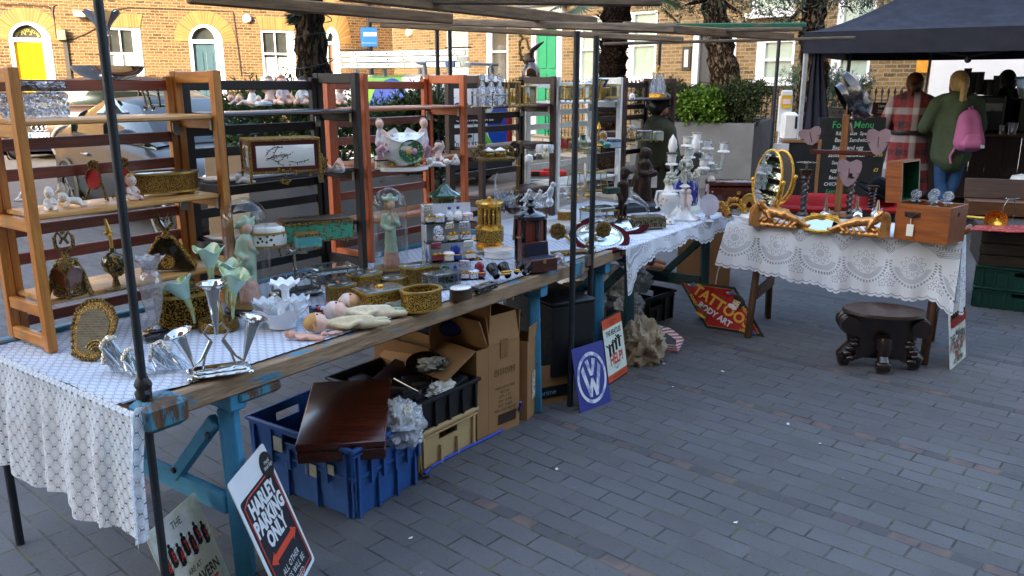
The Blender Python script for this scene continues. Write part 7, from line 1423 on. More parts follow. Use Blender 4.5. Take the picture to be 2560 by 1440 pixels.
tag(MB().lathe([(0,0),(30*k,0),(36*k,12*k),(34*k,12*k),(0,6*k)],24).build('white_dish',PORC,loc=at(1868,553,ZC)),'shallow white dish at the corner of the lace tables','dish')
p,k=pk(1838,556,ZC);t=thing('clothes_brush','small silver topped brush lying across the corner','brush',at(1832,548,ZC),-.6);MB().bbox((0,0,12*k),(34*k,16*k,8*k),2*k).build('head',mt('grey_brush','5a5d60',.4),t);MB().bbox((16*k,-2*k,6*k),(40*k,11*k,4*k),1*k).build('handle',SILVER,t);MB().ball((-22*k,4*k,12*k),(10*k,8*k,9*k),8).build('cap',RED,t)
def swing(x,y,rx,ry,label,tilt,rz,face):
 p,k=pk(x,y,ZC);t=thing('vanity_mirror',label,'mirror',p,rz);m=MB();c=Vector((0,0,(ry+26)*k));R=rot('X',tilt)
 m.path([c+R@Vector((rx*k*cos(a),0,ry*k*sin(a)))for a in[i*2*pi/40 for i in range(41)]],3.2*k,10);m.build('frame',GOLD,t);m=MB();m.lathe([(0,0),(rx*k,0),(rx*k,2*k),(0,2*k)],36,M=R@rot('X',pi/2)@xyz((1,ry/rx,1)),at=c);m.build('glass',face,t)
 m=MB();m.path([((rx+7)*k*cos(a),0,c.z+(ry+7)*k*sin(a))for a in[pi+i*pi/24 for i in range(25)]],3*k,7);m.lathe([(0,0),(34*k,0),(30*k,6*k),(6*k,10*k),(4*k,22*k)],20);[m.ball((s*(rx+7)*k,0,c.z),6*k,8)for s in(-1,1)];m.build('stand',GOLD,t)
swing(1912,555,40,76,'large oval brass swing mirror reflecting the stall, at the left of the folding table',-.12,-1.0,MIRROR);swing(1942,528,34,62,'smaller oval brass swing mirror, its dark back turned to the viewer',-.1,-.75,mt('dark_mirror_back','2a221a',.4))
p,k=pk(1872,528,ZC);m=MB();[m.path([((22-4*j)*k*cos(a),0,8*k+(34-5*j)*k*sin(a))for a in[i*pi/12 for i in range(13)]],3*k,6)for j in range(4)];m.bbox((0,0,4*k),(56*k,18*k,8*k),1*k);tag(m.build('letter_rack',BRASS,loc=p,rz=-.2),'arched brass letter rack left of the swing mirrors','letter rack')
COPP=mt('copper_gilt_plaster','c08a52',.35,.75,var=.25,vs=20,bump=.2,bs=60)
def nude(x,y,fl,label):
 p,k=pk(x,y,ZC);t=thing('reclining_figure',label,'figure',p,FA+.02);Q=[]
 def d(a,b,r1,r2):Q.append(((Vector((a[0]*fl,a[1],a[2])))*k,(Vector((b[0]*fl,b[1],b[2])))*k,r1*k,r2*k,0))
 d((-46,0,40),(-44,0,42),10,10);d((-34,0,34),(-10,0,30),11,12);d((-10,0,30),(8,0,28),10,14);d((8,0,28),(38,-4,20),13,9);d((38,-4,20),(66,-6,8),8,5);d((66,-6,8),(72,-6,10),5,4);d((8,6,26),(40,4,14),12,8);d((40,4,14),(66,0,7),7,5);d((-34,-6,40),(-50,-8,54),5,4);d((-50,-8,54),(-40,-4,54),4,4);d((-30,-8,32),(-22,-14,20),5,4)
 d((-56,8,4),(64,4,3),9,5);d((-56,-6,4),(40,-10,3),8,5);d((-56,0,8),(-24,2,16),13,9)
 for i in range(7):d((-50+i*14,-12,10+4*sin(i)),(-42+i*14,-10,20-1*i),4,3)
 blob([(Vector((a.x,a.y,a.z*1.15)),Vector((b.x,b.y,b.z*1.15)),r1,r2,m_)for a,b,r1,r2,m_ in Q],1.9*k,1).build('body',COPP,t);m=MB();o=[(-fl*70*k,0),(-fl*70*k,46*k),(-fl*64*k,58*k),(-fl*54*k,62*k),(-fl*50*k,44*k),(-fl*46*k,0)];m.prism(o,-16*k,16*k,M=rot('X',pi/2));[m.path([(-fl*(71-2*j)*k,(-17)*k,2*k),(-fl*(70-3*j)*k,-17*k,(44-3*j)*k),(-fl*(54)*k,-17*k,(60-5*j)*k)],1.6*k,5)for j in range(3)];m.build('column',COPP,t)
nude(1948,568,1,'coppery gold reclining nude facing right, left of the oval gilt mirror');nude(2146,588,-1,'coppery gold reclining nude facing left, right of the oval gilt mirror')
p,k=pk(2052,572,ZC);t=thing('oval_mirror','oval gilt mirror with a ribbon crest lying on the lace','mirror',p,FA);M=rot('X',.38);out=outline('oval',96*k,78*k,40);m=MB();m.path([M@Vector((a,b,14*k))for a,b in out+out[:1]],5*k,9);[m.ball(M@Vector(((-30+i*5)*k,(38+3*sin(i))*k,16*k)),4.5*k,7)for i in range(13)];m.build('frame',GOLD,t);m=MB();m.prism(out,10*k,12*k,M=M);m.build('glass',MIRROR,t)
TURN=wood('dark_turned_oak','1f100b','3e2216',.3,5,2,.06,.4)
def twist(x,y,h_,label,top=None,z=ZC):
 p,k=pk(x,y,z);t=thing('candlestick',label,'candlestick',p);h_*=k;m=MB();m.lathe([(0,0),(15*k,0),(14*k,6*k),(7*k,12*k)],16);m.lathe([(7*k,h_*.84),(11*k,h_*.88),(9*k,h_*.93),(14*k,h_*.96),(14*k,h_),(0,h_)],16);n=30;R=[]
 for i in range(n+1):
  z_=12*k+(h_*.84-12*k)*i/n;a0=i*.55;R.append([Vector((7.5*k*(1+.28*cos(2*(a-a0)))*cos(a),7.5*k*(1+.28*cos(2*(a-a0)))*sin(a),z_))for a in[j*2*pi/14 for j in range(14)]])
 m.rings(R);m.build('stem',TURN,t)
 if top:top(t,h_,k)
twist(2006,540,108,'barley twist candlestick topped by a flat pewter disc stand',lambda t,h_,k:(MB().bbox((0,0,h_+4*k),(28*k,22*k,8*k),1*k).build('block',TURN,t),MB().lathe([(3*k,h_+8*k),(3*k,h_+22*k),(26*k,h_+25*k),(0,h_+28*k)],22).build('disc',NICK,t)))
twist(2120,545,104,'barley twist candlestick in front of the wooden hat stand',lambda t,h_,k:MB().bbox((0,0,h_+4*k),(26*k,24*k,9*k),1*k).build('block',TURN,t));twist(2176,530,66,'short barley twist candlestick holding the black bowler hat')
p,k=pk(2092,543,ZC);q1=aty(2123,300,p.y);t=thing('hat_stand','wooden cross arm hat stand with pads, in front of the menu board','hat stand',p,FA+.1);HS=t
HSW=wood('light_oak_stand','6a4020','9a6a3a',.4,5,2,.05,.3);hgt=252*k;m=MB();m.bbox((0,0,hgt/2),(16*k,14*k,hgt),2*k);m.build('post',HSW,t);MB().bbox((0,0,7*k),(48*k,40*k,14*k),3*k).build('foot',HSW,t);MB().bbox((0,-3*k,160*k),(150*k,10*k,11*k),1*k).build('cross_arm',MAHB,t)
for s in(-1,1):MB().bbox((s*72*k,-3*k,178*k),(7*k,7*k,34*k),1*k).build('peg',MAHB,t)
MB().tube((0,0,hgt),(4*k,0,hgt+38*k),5*k).build('top_peg',MAHB,t)
HEART=[(-27,14),(-24,24),(-14,28),(-4,23),(0,21),(4,23),(14,28),(24,24),(27,14),(25,0),(18,-16),(10,-30),(0,-36),(-10,-30),(-18,-16),(-25,0)]
FELT=mt('dusty_pink_felt','8d777a',.95,var=.12,vs=15,bump=.3,bs=200,spec=.1)
for dx,dz,rr,lb,s in((-78,200,-1.15,'dusty pink heart shaped pad turned sideways, left arm of the hat stand',.9),(76,192,-.08,'dusty pink heart shaped pad hanging from the right arm of the hat stand',1.0),(18,116,.05,'dusty pink heart shaped pad low on the post of the hat stand',1.05)):
 m=MB();M=rot('Y',rr*.25)@rot('X',pi/2);m.prism([(x_*k*s*(1 if abs(rr)<1 else 1.1),y_*k*s*(1 if abs(rr)<1 else.75))for x_,y_ in HEART],-2.5*k,2.5*k,M=M);m.tube(M@Vector((0,8*k,3*k)),M@Vector((0,-16*k,3*k)),.9*k,n=5,m=1);[m.tube(M@Vector((sx*27*k*s,-4*k,3*k)),M@Vector((sx*17*k*s,-5*k,3*k)),.9*k,n=5,m=1)for sx in(-1,1)]
 tag(m.build('heart_pad',[FELT,INK],loc=p+rot('Z',FA+.1)@Vector((dx*k,-12*k,dz*k)),rz=FA+.1),lb,'pad')
cp=p+Vector((6*k,0,hgt+40*k));k0=k;k=k*1.3;t=thing('peaked_cap','black leather peaked cap tilted on top of the hat stand','cap',cp,-.1);LEA=mt('shiny_black_leather','16181c',.28,var=.2,coat=.6,bump=.2,bs=40);M=rot('Y',1.05)@rot('X',.1)
m=MB();m.lathe([(33*k,-16*k),(34*k,-8*k),(36*k,-4*k),(46*k,4*k),(47*k,12*k),(34*k,20*k),(14*k,23*k),(0,22*k)],36,M=M,fn=lambda r,z,a,i:(r*(1+.06*sin(a*5+i)*(i>2)),z+3.5*k*sin(a*3+i*2)*(i>2)));m.build('crown',LEA,t);m=MB();m.grid(lambda a,b:M@Vector(((36+26*b)*k*cos(-.9+1.8*a),(36+26*b)*k*sin(-.9+1.8*a),-20*k-6*k*b*b)),14,4);m.build('peak',mt('patent_peak','0c0d10',.1,coat=1),t);m=MB();m.path([M@Vector((37.5*k*cos(-1+2*i/12),37.5*k*sin(-1+2*i/12),-14*k))for i in range(13)],2*k,6);m.build('chin_cord',SILVER,t);k=k0
p,k=pk(2176,500,ZC+.15);t=thing('bowler_hat','black bowler hat tilted on the short candlestick, behind the walnut decanter box','hat',at(2192,486,ZC+.1),.2);k=k*1.15;FLT=mt('black_hat_felt','0e0e10',.9,var=.1,spec=.15);M=rot('Y',.35)@rot('X',.35);m=MB();m.lathe([(48*k,6*k),(47*k,3*k),(30*k,0),(29*k,8*k),(29*k,26*k),(20*k,40*k),(0,44*k)],30,M=M,sx=1.1);m.build('crown',FLT,t);m=MB();m.lathe([(29.6*k,1*k),(29.8*k,11*k)],30,M=M,sx=1.1);m.build('band',BLV,t)
p=at(2188,466,ZC+.06)
p,k=pk(2318,604,ZC);t=thing('decanter_box','open walnut decanter box with four stoppered bottles and a paper tag','box',p+FD*.07,FA-.32);W_,D_,H_=130*k,104*k,92*k
m=MB();b=5*k
for c,s in(((0,-D_/2+b/2,H_/2),(W_,b,H_)),((0,D_/2-b/2,H_/2),(W_,b,H_)),((-W_/2+b/2,0,H_/2),(b,D_-2*b,H_)),((W_/2-b/2,0,H_/2),(b,D_-2*b,H_))):m.bbox(c,s,.001)
m.build('box',WALN,t);MB().box((0,0,H_*.8),(W_-2*b,D_-2*b,2*k)).build('felt_tray',GREENF,t);m=MB();lx_,ly_=-W_*.42,D_*.32
for c,s in(((-W_/2,0,H_+54*k),(14*k,D_,104*k)),):pass
LM=tr(-W_*.46,0,H_+52*k)@rot('Z',pi/2)@rot('X',-.08);W0_=W_;W_=D_;m=MB();m.bbox((0,18*k,0),(W_,5*k,104*k),.001,M=LM.to_3x3().to_4x4())if 0 else None
m.add([LM@Vector(v)for v in[(-W_/2,0,-52*k),(W_/2,0,-52*k),(W_/2,0,52*k),(-W_/2,0,52*k),(-W_/2,40*k,-52*k),(W_/2,40*k,-52*k),(W_/2,40*k,52*k),(-W_/2,40*k,52*k)]],[(4,5,6,7),(0,4,7,3),(1,2,6,5),(3,7,6,2),(0,1,5,4)]);m.add([LM@Vector(v)for v in[(-W_/2+b,0,-52*k+b),(W_/2-b,0,-52*k+b),(W_/2-b,0,52*k-b),(-W_/2+b,0,52*k-b),(-W_/2+b,36*k,-52*k+b),(W_/2-b,36*k,-52*k+b),(W_/2-b,36*k,52*k-b),(-W_/2+b,36*k,52*k-b)]],[(4,5,6,7),(0,4,7,3),(1,2,6,5),(3,7,6,2),(0,1,5,4)],1)
m.add([LM@Vector(v)for v in[(-W_/2,0,-52*k),(W_/2,0,-52*k),(W_/2,0,52*k),(-W_/2,0,52*k),(-W_/2+b,0,-52*k+b),(W_/2-b,0,-52*k+b),(W_/2-b,0,52*k-b),(-W_/2+b,0,52*k-b)]],[(0,1,5,4),(1,2,6,5),(2,3,7,6),(3,0,4,7)]);m.build('lid',[WALN,GREENF],t,smooth=False);W_=W0_
for i,(dx,dy)in enumerate(((-34,-20),(-6,20),(6,-18),(36,-2))):
 m=MB();m.lathe([(15*k,H_*.82),(16*k,H_*.88),(9*k,H_*.93),(8*k,H_+3*k),(13*k,H_+5*k),(7*k,H_+9*k)],16,at=(dx*k,dy*k,0));m.build('bottle_neck',GLASS,t);m=MB();m.ball((dx*k,dy*k,H_+22*k),13*k,14);m.build('stopper',CUTF,t)
m=MB();m.bbox((-24*k,-D_/2-1.5*k,H_*.72),(38*k,3*k,13*k),1*k);m.path([(-38*k,-D_/2-4*k,H_*.74),(-24*k,-D_/2-8*k,H_*.64),(-10*k,-D_/2-4*k,H_*.74)],2.4*k,6);m.build('handle',BRONZE,t);m=MB();m.bbox((-24*k,-D_/2-6*k,H_*.3),(17*k,1*k,30*k),.5*k);m.tube((-24*k,-D_/2-6*k,H_*.46),(-24*k,-D_/2-8*k,H_*.64),1*k,n=5);m.build('paper_tag',TAG,t);MB().bbox((W_/2+.5*k,0,H_*.78),(2*k,8*k,10*k),.5*k).build('keyhole',BRONZE,t)
p,k=pk(2402,590,ZC);b=blob([((0,0,8*k),(14*k,0,16*k),8*k,11*k),((14*k,0,16*k),(20*k,0,26*k),9*k,5*k)],2*k);tag(b.build('wooden_carving',WALN,loc=p),'small brown wooden carving tucked behind the walnut box','carving')
RDT=mt('red_leather_case','96191a',.8,var=.12,vs=12,spec=.15)
for i,(x,y,w_,lb)in enumerate(((1985,524,150,'flat red case lying open behind the left reclining nude'),(2085,520,120,'flat red case behind the hat stand foot'),(2190,528,130,'flat red case behind the right reclining nude'))):
 p,k=pk(x,y,ZC+.004);t=thing('red_case',lb,'case',p,FA+.25);MB().bbox((0,0,4*k),(w_*k,64*k,7*k),1*k).build('base',RDT,t);m=MB();m.bbox((0,46*k,14*k),(w_*k,50*k,5*k),1*k,M=rot('X',.5));m.build('lid',RDT,t)
for x,y,h_,lb in((2062,542,56,'tall silver cone beside the oval gilt mirror'),(2140,540,50,'silver cone ornament behind the hat stand'),(2192,540,40,'small silver cone near the bowler hat')):
 p,k=pk(x,y,ZC+.012);m=MB();m.lathe([(0,0),(16*k,0),(14*k,8*k),(6*k,14*k),(2*k,h_*k)],12);leafy(m,(0,0,8*k),14*k,12,3*k,.5);tag(m.build('silver_ornament',SILVER,loc=p),lb,'ornament')
# signs leaning by the stall
def sign(TL,TR,zt,back,w_label,name='metal_sign',h=None,th=.003):
 a,b=at(*TL,zt),at(*TR,zt);X=(b-a);X.z=0;W=X.length;X.normalize();fr=Vector((X.y,-X.x,0));D=fr*back+Vector((0,0,-zt));Hh=D.length;Y=-D.normalized();Z=X.cross(Y)
 M=Matrix((X,Y,Z)).transposed().to_4x4();bl=a+D;t=thing(name,w_label,'sign',bl);return t,M,W,Hh
def plate(t,M,W,H_,mat,r=.006,z=0,th=.003,name='plate',x0=0,y0=0):
 o=[(x0+sx*(W/2-r)+W/2+r*cos(a),y0+sy*(H_/2-r)+H_/2+r*sin(a))for sx,sy,a0 in((1,1,0),(-1,1,90),(-1,-1,180),(1,-1,270))for a in(radians(a0+i*30)for i in range(4))]
 m=MB();m.prism(o,z-th,z,M=M);return m.build(name,mat,t,smooth=False)
ENAM=mt('aged_white_enamel','dfe1d8',.3,var=.05,vs=6,col2='c9c7ae');DKB=flat('blue_black_ink','1b1d28')
t,M,W,H_=sign((362,1338),(487,1230),.30,.10,'rust flecked white tin sign with red beetle letters, nearest the viewer');plate(t,M,W,H_,ENAM)
T_=lambda x,y,r=0:M@tr(W*x,H_*y,.0012)@rot('Z',r)
m=MB();m.text('THE',W*.13,T_(.5,.88),0,sx=.8);m.text('ARE AT',W*.1,T_(.5,.38),0,sx=.8);m.text('THE CAVERN',W*.19,T_(.5,.25),0,sx=.72,bold=.001);m.text('TONIGHT',W*.2,T_(.5,.10),1,sx=.72,bold=.001)
for i,ch in enumerate('BEATLES'):
 x=.12+.127*i;y=.6+(.03 if i%2 else-.02);m.lathe([(0,-W*.13),(W*.045,-W*.11),(W*.05,0),(W*.045,W*.1),(W*.02,W*.12)],14,0,M=T_(x,y)@rot('X',-pi/2)@xyz((1,.06,1)));m.ball(T_(x,y)@Vector((0,W*.145,0)),(W*.025,W*.03,.0015),8,0,M=M)
 for s in(-1,1):
  for q in(-.08,0,.07):m.path([T_(x,y)@Vector((s*W*.04,W*q,.001)),T_(x,y)@Vector((s*W*.075,W*(q+.03*s),.001))],.0006,4,0)
 m.text(ch,W*.17,T_(x,y)@tr(0,0,.0042),1,sx=.55,bold=.0015)
m.build('lettering',[INK,RED],t,smooth=False)
t,M,W,H_=sign((568,1213),(657,1106),.43,.15,'black and white HARLEY PARKING ONLY tin sign with a red double arrow');plate(t,M,W,H_,WHITE,.012)
plate(t,M,W*.9,H_*.8,DKB,.012,.0012,.001,'panel',W*.05,H_*.03)
m=MB();T_=lambda x,y,z=.002:M@tr(W*x,H_*y,z)
for y,s in((.715,'HARLEY'),(.585,'PARKING'),(.455,'ONLY')):m.text(s,W*.24,T_(.5,y),0,sx=.78,bold=.0035)
for y,s in((.20,'ALL OTHER'),(.13,'BIKES WILL BE'),(.06,'CRUSHED.')):m.text(s,W*.105,T_(.5,y),0,sx=.78,space=1.15)
m.prism([(-.38*W,0),(-.25*W,.05*H_),(-.25*W,.025*H_),(.25*W,.025*H_),(.25*W,.05*H_),(.38*W,0),(.25*W,-.05*H_),(.25*W,-.025*H_),(-.25*W,-.025*H_),(-.25*W,-.05*H_)],0,.001,1,M=T_(.5,.33))
bx=[(.09,.06),(.91,.06),(.91,.78),(.78,.81),(.22,.81),(.09,.78),(.09,.06)];m.path([T_(a,b)for a,b in bx],.0022,4,1);m.build('lettering',[WHITE,flat('arrow_orange','d2492f')],t,smooth=False)
m=MB();m.lathe([(0,.003),(W*.15,.003),(W*.15,0)],24,M=M.to_3x3().to_4x4(),at=M@Vector((W*.86,H_*.86,.001)));[m.text(s,W*.06,M@tr(W*.86,H_*(.885-i*.035),.006),1)for i,s in enumerate(('Metal','Wall Sign'))];m.build('sticker',[INK,WHITE],t,smooth=False)
BLUEV=flat('sign_blue','1c2a86');SW=mt('scratched_white','dfe3ea',.4,col2='8f98c8',vs=18)
t,M,W,H_=sign((1428,874),(1506,850),.315,.07,'scratched blue tin sign with a white circled car emblem');plate(t,M,W,H_,BLUEV)
m=MB();c=M@tr(W*.5,H_*.48,.0015);R_=min(W,H_)*.46;ys=H_/W*.88;E2=c@xyz((1,ys,1))
def poly(q):m.prism([(x*R_,y*R_)for x,y in q],0,.0012,M=E2)
n=44;m.add([E2@Vector((R_*k_*cos(2*pi*i/n),R_*k_*sin(2*pi*i/n),.0012))for k_ in(.86,1)for i in range(n)],[(i,(i+1)%n,n+(i+1)%n,n+i)for i in range(n)])
poly([(-.36,.68),(-.14,.74),(0,.2),(.14,.74),(.36,.68),(.1,.08),(-.1,.08)]);
poly([(-.68,.34),(-.5,.52),(-.22,-.36),(-.06,-.02),(.06,-.02),(.22,-.36),(.5,.52),(.68,.34),(.3,-.72),(.14,-.74),(0,-.34),(-.14,-.74),(-.3,-.72)]);m.build('emblem',SW,t,smooth=False)
t,M,W,H_=sign((1502,800),(1550,775),.36,.06,'orange and pale green film poster sign with four waving silhouettes','poster_sign');plate(t,M,W,H_,INK);plate(t,M,W*.99,H_*.95,flat('poster_orange','d5542c'),.002,.0012,.001,'panel',W*.005,H_*.025);plate(t,M,W*.99,H_*.7,flat('poster_cream','dfe8d8'),.001,.0024,.001,'panel',W*.005,H_*.13)
m=MB();T_=lambda x,y,z=.003:M@tr(W*x,H_*y,z);m.text('THE BEATLES',W*.165,T_(.5,.74),0,sx=.78,bold=.0012);m.text('HELP!',W*.34,T_(.52,.33),1,sx=.78,bold=.003);[m.text(s,W*.07,T_(.5,y),0)for y,s in((.91,'United Artists'),(.87,'presents'),(.075,'Color by Technicolor'))]
for i in range(4):
 x,y=.22+.17*i,.5+.025*i;m.tube(T_(x-.02,y-.1),T_(x-.01,y),W*.014,W*.02,6,0);m.tube(T_(x+.04,y-.1),T_(x+.02,y),W*.014,W*.02,6,0);m.tube(T_(x,y-.01),T_(x,y+.055),W*.034,W*.03,8,0);m.ball(T_(x,y+.075),W*.026,8,0)
 for s,up in((-1,(.045,-.02,.03,.06)[i]),(1,(.02,.03,.07,.0)[i])):m.path([T_(x+s*.03,y+.045),T_(x+s*.1,y+.045+up*.5),T_(x+s*.14,y+.045+up)],W*.016,6,0)
for i in range(5):m.tube(T_(.25+.12*i,.25),T_(.5,.17),.0008,n=4,m=2)
m.build('print',[INK,flat('poster_red','c3372a'),flat('poster_grey','6f7a80')],t,smooth=False)
t,M,W,H_=sign((2372,770),(2412,742),.36,.05,'narrow white tin sign with red beetles and cavern lettering behind the folding table leg');plate(t,M,W,H_,ENAM)
m=MB();T_=lambda x,y:M@tr(W*x,H_*y,.0015);[m.text(s,W*sz,T_(.5,y),c_,sx=.7,bold=.001)for y,s,sz,c_ in((.52,'ARE AT',.12,0),(.44,'THE CAVERN',.22,0),(.33,'SATURDAY NIGHT',.17,1),(.25,'4 TO THE BAR',.13,0),(.16,'PRICE',.2,1),(.08,'ALL WELCOME',.12,0))]
for i in range(7):m.tube(T_(.14+.12*i,.66),T_(.14+.12*i,.8),W*.045,n=8,m=1);m.ball(T_(.14+.12*i,.83),W*.04,6,0)
m.build('lettering',[INK,flat('dark_red_ink','8f2a22')],t,smooth=False)
bl,br=at(1765,820,.004),at(1912,843,.004);tl=at(1697,700,.285);e1_=br-bl;e2_=tl-bl;tr_=tl+e1_;t=thing('tattoo_sign','black edged red rhombus TATTOOS sign leaning on the boxes','sign',bl)
Z=e1_.cross(e2_).normalized();Z=Z if Z.y<0 else-Z;cN=(tl+br)/2-bl;X=(br-tl).normalized();Y=Z.cross(X);M=Matrix((X,Y,Z)).transposed().to_4x4();M.translation=cN;DL=(br-tl).length;DS=(tr_-bl).length
qd=[tl-bl,tr_-bl,br-bl,Vector((0,0,0))];ctr=cN
def rh(s,z,mat,nm):
 m=MB();q=[ctr+(v-ctr)*s+Z*z for v in qd];m.add(q+[v-Z*.003 for v in q],[(0,1,2,3),(7,6,5,4),(0,4,5,1),(1,5,6,2),(2,6,7,3),(3,7,4,0)]);m.build(nm,mat,t,smooth=False)
rh(1,0,INK,'plate');rh(.88,.0012,flat('gold_line','d6b054'),'gilt_line');rh(.865,.0024,mt('tattoo_red','a3211f',.3,var=.25,vs=3),'panel')
m=MB();T_=lambda x,y,r=0:M@tr(DL*x,DL*y,.0032)@rot('Z',r);m.text('TATTOOS',DL*.14,T_(.0,.015),0,sx=1.0,bold=.003);m.text('BODY ART',DL*.08,T_(-.01,-.085),1,sx=.95,bold=.002)
ue=M.inverted().to_3x3()@e1_;an=atan2(ue.y,ue.x);uv_=M.inverted().to_3x3()@(bl-tl);an2=atan2(uv_.y,uv_.x)
for s,a,b in(('LOVE',.28,.93),('HELL',.7,.07)):v=M.inverted()@(qd[3]+(qd[2]-qd[3])*a+(qd[0]-qd[3])*b);m.text(s,DL*.042,M@tr(v.x,v.y,.0032)@rot('Z',an),0,bold=.001)
for s,a,b in(('FOREVER',.07,.55),('HEAVEN',.93,.45)):v=M.inverted()@(qd[3]+(qd[2]-qd[3])*a+(qd[0]-qd[3])*b);m.text(s,DL*.042,M@tr(v.x,v.y,.0032)@rot('Z',an2),0,bold=.001)
m.ball(T_(.11,.13)@Vector((0,0,0)),(DL*.045,DL*.058,.002),14,2,M=M);m.ball(T_(.10,.165)@Vector((0,0,0)),(DL*.06,DL*.035,.0025),12,3,M=M);m.ball(T_(.15,.135),(DL*.022,DL*.05,.0025),10,3,M=M);m.ball(T_(.09,.07),(DL*.05,DL*.022,.0025),10,1,M=M)
[m.ball(T_(x,.128),(DL*.009,DL*.006,.003),6,3,M=M)for x in(.09,.125)];m.ball(T_(.107,.098),(DL*.01,DL*.005,.003),6,4,M=M)
for x,y in((-.36,.03),(.0,.17),(.38,-.04)):[m.ball(T_(x+dx,y+dy),(DL*a,DL*b,.0022),8,c_,M=M@rot('Z',r))for dx,dy,a,b,r,c_ in((0,0,.035,.014,.8,5),(.02,.02,.03,.01,-.5,5),(-.02,-.012,.022,.01,.2,1))]
m.ball(T_(-.14,-.13),(DL*.032,DL*.03,.0025),10,4,M=M);[m.ball(T_(-.14+dx,-.13+dy),(DL*.03,DL*.014,.0022),8,6,M=M)for dx,dy in((-.045,.012),(.05,-.012),(0,.035))];m.ball(T_(-.12,-.165),(DL*.06,DL*.016,.0025),10,0,M=M);m.build('lettering',[flat('tattoo_yellow','e0ad3c'),WHITE,flat('tattoo_skin','d9bd95'),INK,flat('tattoo_crimson','b8262a'),flat('tattoo_blue','3a78b0'),flat('tattoo_green','2f5f3a')],t,smooth=False)
# crates and boxes under the table
def frame3(O,px):
 ex=Vector(px);ex.z=0;ex.normalize();return ex,Vector((-ex.y,ex.x,0))
def crate(name,label,O,ex,w,d,h,mat,slot=True,ribs=6,z0=0,wall=.008,cat='crate',taper=.97):
 """open plastic crate; x along the near side, y to the back"""
 a=atan2(ex.y,ex.x);t=thing(name,label,cat,(O.x,O.y,z0),a);m=MB();q=(1-taper)/2
 def W(p0,p1,nrm,hole):
  """one wall with an optional hand hole"""
  p0,p1,nrm=Vector(p0),Vector(p1),Vector(nrm);L=(p1-p0).length;X=(p1-p0)/L
  def slab(a0,a1,za,zb):
   b0,b1=p0+X*a0,p0+X*a1;f=lambda v,z:v-nrm*(wall*0)+nrm*(-(1-z/h)*q*d)+Vector((0,0,z));vs=[f(b0,za),f(b1,za),f(b1,zb),f(b0,zb)];m.add(vs+[v-nrm*wall for v in vs],[(0,1,2,3),(7,6,5,4),(0,4,5,1),(1,5,6,2),(2,6,7,3),(3,7,4,0)])
  if hole:slab(0,L*.34,0,h);slab(L*.66,L,0,h);slab(L*.34,L*.66,0,h*.62);slab(L*.34,L*.66,h*.84,h)
  else:slab(0,L,0,h)
  n=ribs if L>.3 else ribs-2
  for i in range(n+1):
   x=L*(.06+.88*i/n)
   if hole and L*.3<x<L*.7:zt_=h*.5
   else:zt_=h*.88
   c=p0+X*x+nrm*.004;m.box(c+Vector((0,0,zt_/2)),(.012,.012,zt_),rz=atan2(X.y,X.x))
 W((0,0,0),(w,0,0),(0,-1,0),slot);W((w,0,0),(w,d,0),(1,0,0),slot);W((w,d,0),(0,d,0),(0,1,0),slot);W((0,d,0),(0,0,0),(-1,0,0),slot);m.box((w/2,d/2,.008),(w*.94,d*.94,.012));m.build('body',mat,t,smooth=False)
 m=MB();r=.012
 for c,s in(((w/2,-r*.3,h),(w+.02,.018,.016)),((w/2,d+r*.3,h),(w+.02,.018,.016)),((-r*.3,d/2,h),(.018,d-.01,.016)),((w+r*.3,d/2,h),(.018,d-.01,.016))):m.bbox(c,s,.003)
 if slot:
  for c,s in(((w/2,-r*.2,h*.86),(w+.012,.012,.008)),((w+r*.2,d/2,h*.86),(.012,d,.008))):m.bbox(c,s,.002)
 m.build('rim',mat,t);return t
def crumple(name,label,c,r,mat,n=26,amp=.35,seed=1,cat='wrapping',rz=0):
 m=MB();m.ball((0,0,0),(1,1,1),64);o_=Vector((seed*7.3,seed*3.1,0))
 for v in m.v:
  d=v.normalized();f=.95-amp*(.85*abs(mnoise.noise(d*1.6+o_))+.5*abs(mnoise.noise(d*3.7+o_))+.24*abs(mnoise.noise(d*8+o_))+.08*abs(mnoise.noise(d*17+o_)));v.x,v.y,v.z=d.x*r[0]*f*1.25,d.y*r[1]*f*1.25,max(d.z*r[2]*f*1.25,-r[2]*.6)
 return tag(m.build(name,mat,loc=c,rz=rz,ang=32),label,cat)
PBLUE=mt('blue_plastic','0a48b0',.45,var=.12,vs=5,spec=.3);PBLK=mt('black_plastic','121316',.45,var=.2,vs=8);PBEI=mt('beige_plastic','b59a6d',.5,var=.1,vs=5);PGRN=mt('green_plastic','0e3b31',.4,var=.15,vs=5)
BUB=glass('bubble_wrap','e6eaee',.22,.12,.38,'d3d9de',.9,130)
A_=Vector((-.584,2.737,0));exB=Vector((-.372,.317,0)).normalized();exC=Vector((.199,.3,0)).normalized()
exs=Vector((exC.x,exC.y,0));crate('plastic_crate','lower blue plastic crate on the ground, under the mahogany case',A_,exs,.36,.55,.165,PBLUE,False,3);up=crate('plastic_crate','upper blue plastic crate with hand holes, stacked under the mahogany case',A_-exs*.012+Vector((exs.y,-exs.x,0))*.012,exs,.385,.575,.16,PBLUE,True,5,.125)
lab=mt('torn_label','a9a69a',.9,var=.2)
for y,z,w_,h_ in((.12,.06,.05,.04),(.22,.03,.06,.05),(.4,.09,.05,.06)):MB().box((-.006,y,z),(.002,w_,h_)).build('torn_label',lab,up,smooth=False)
P0,P1,P3=at(745,1162,.225),at(965,1148,.235),at(770,1000,.30);X=(P1-P0);WX=X.length;X.normalize();Y=P3-P0;Y=Y-X*Y.dot(X);WY=Y.length;Y.normalize();Z=X.cross(Y);M=Matrix((X,Y,Z)).transposed().to_4x4();t=thing('wooden_case','flat polished mahogany case resting askew on the blue crate','case',P0)
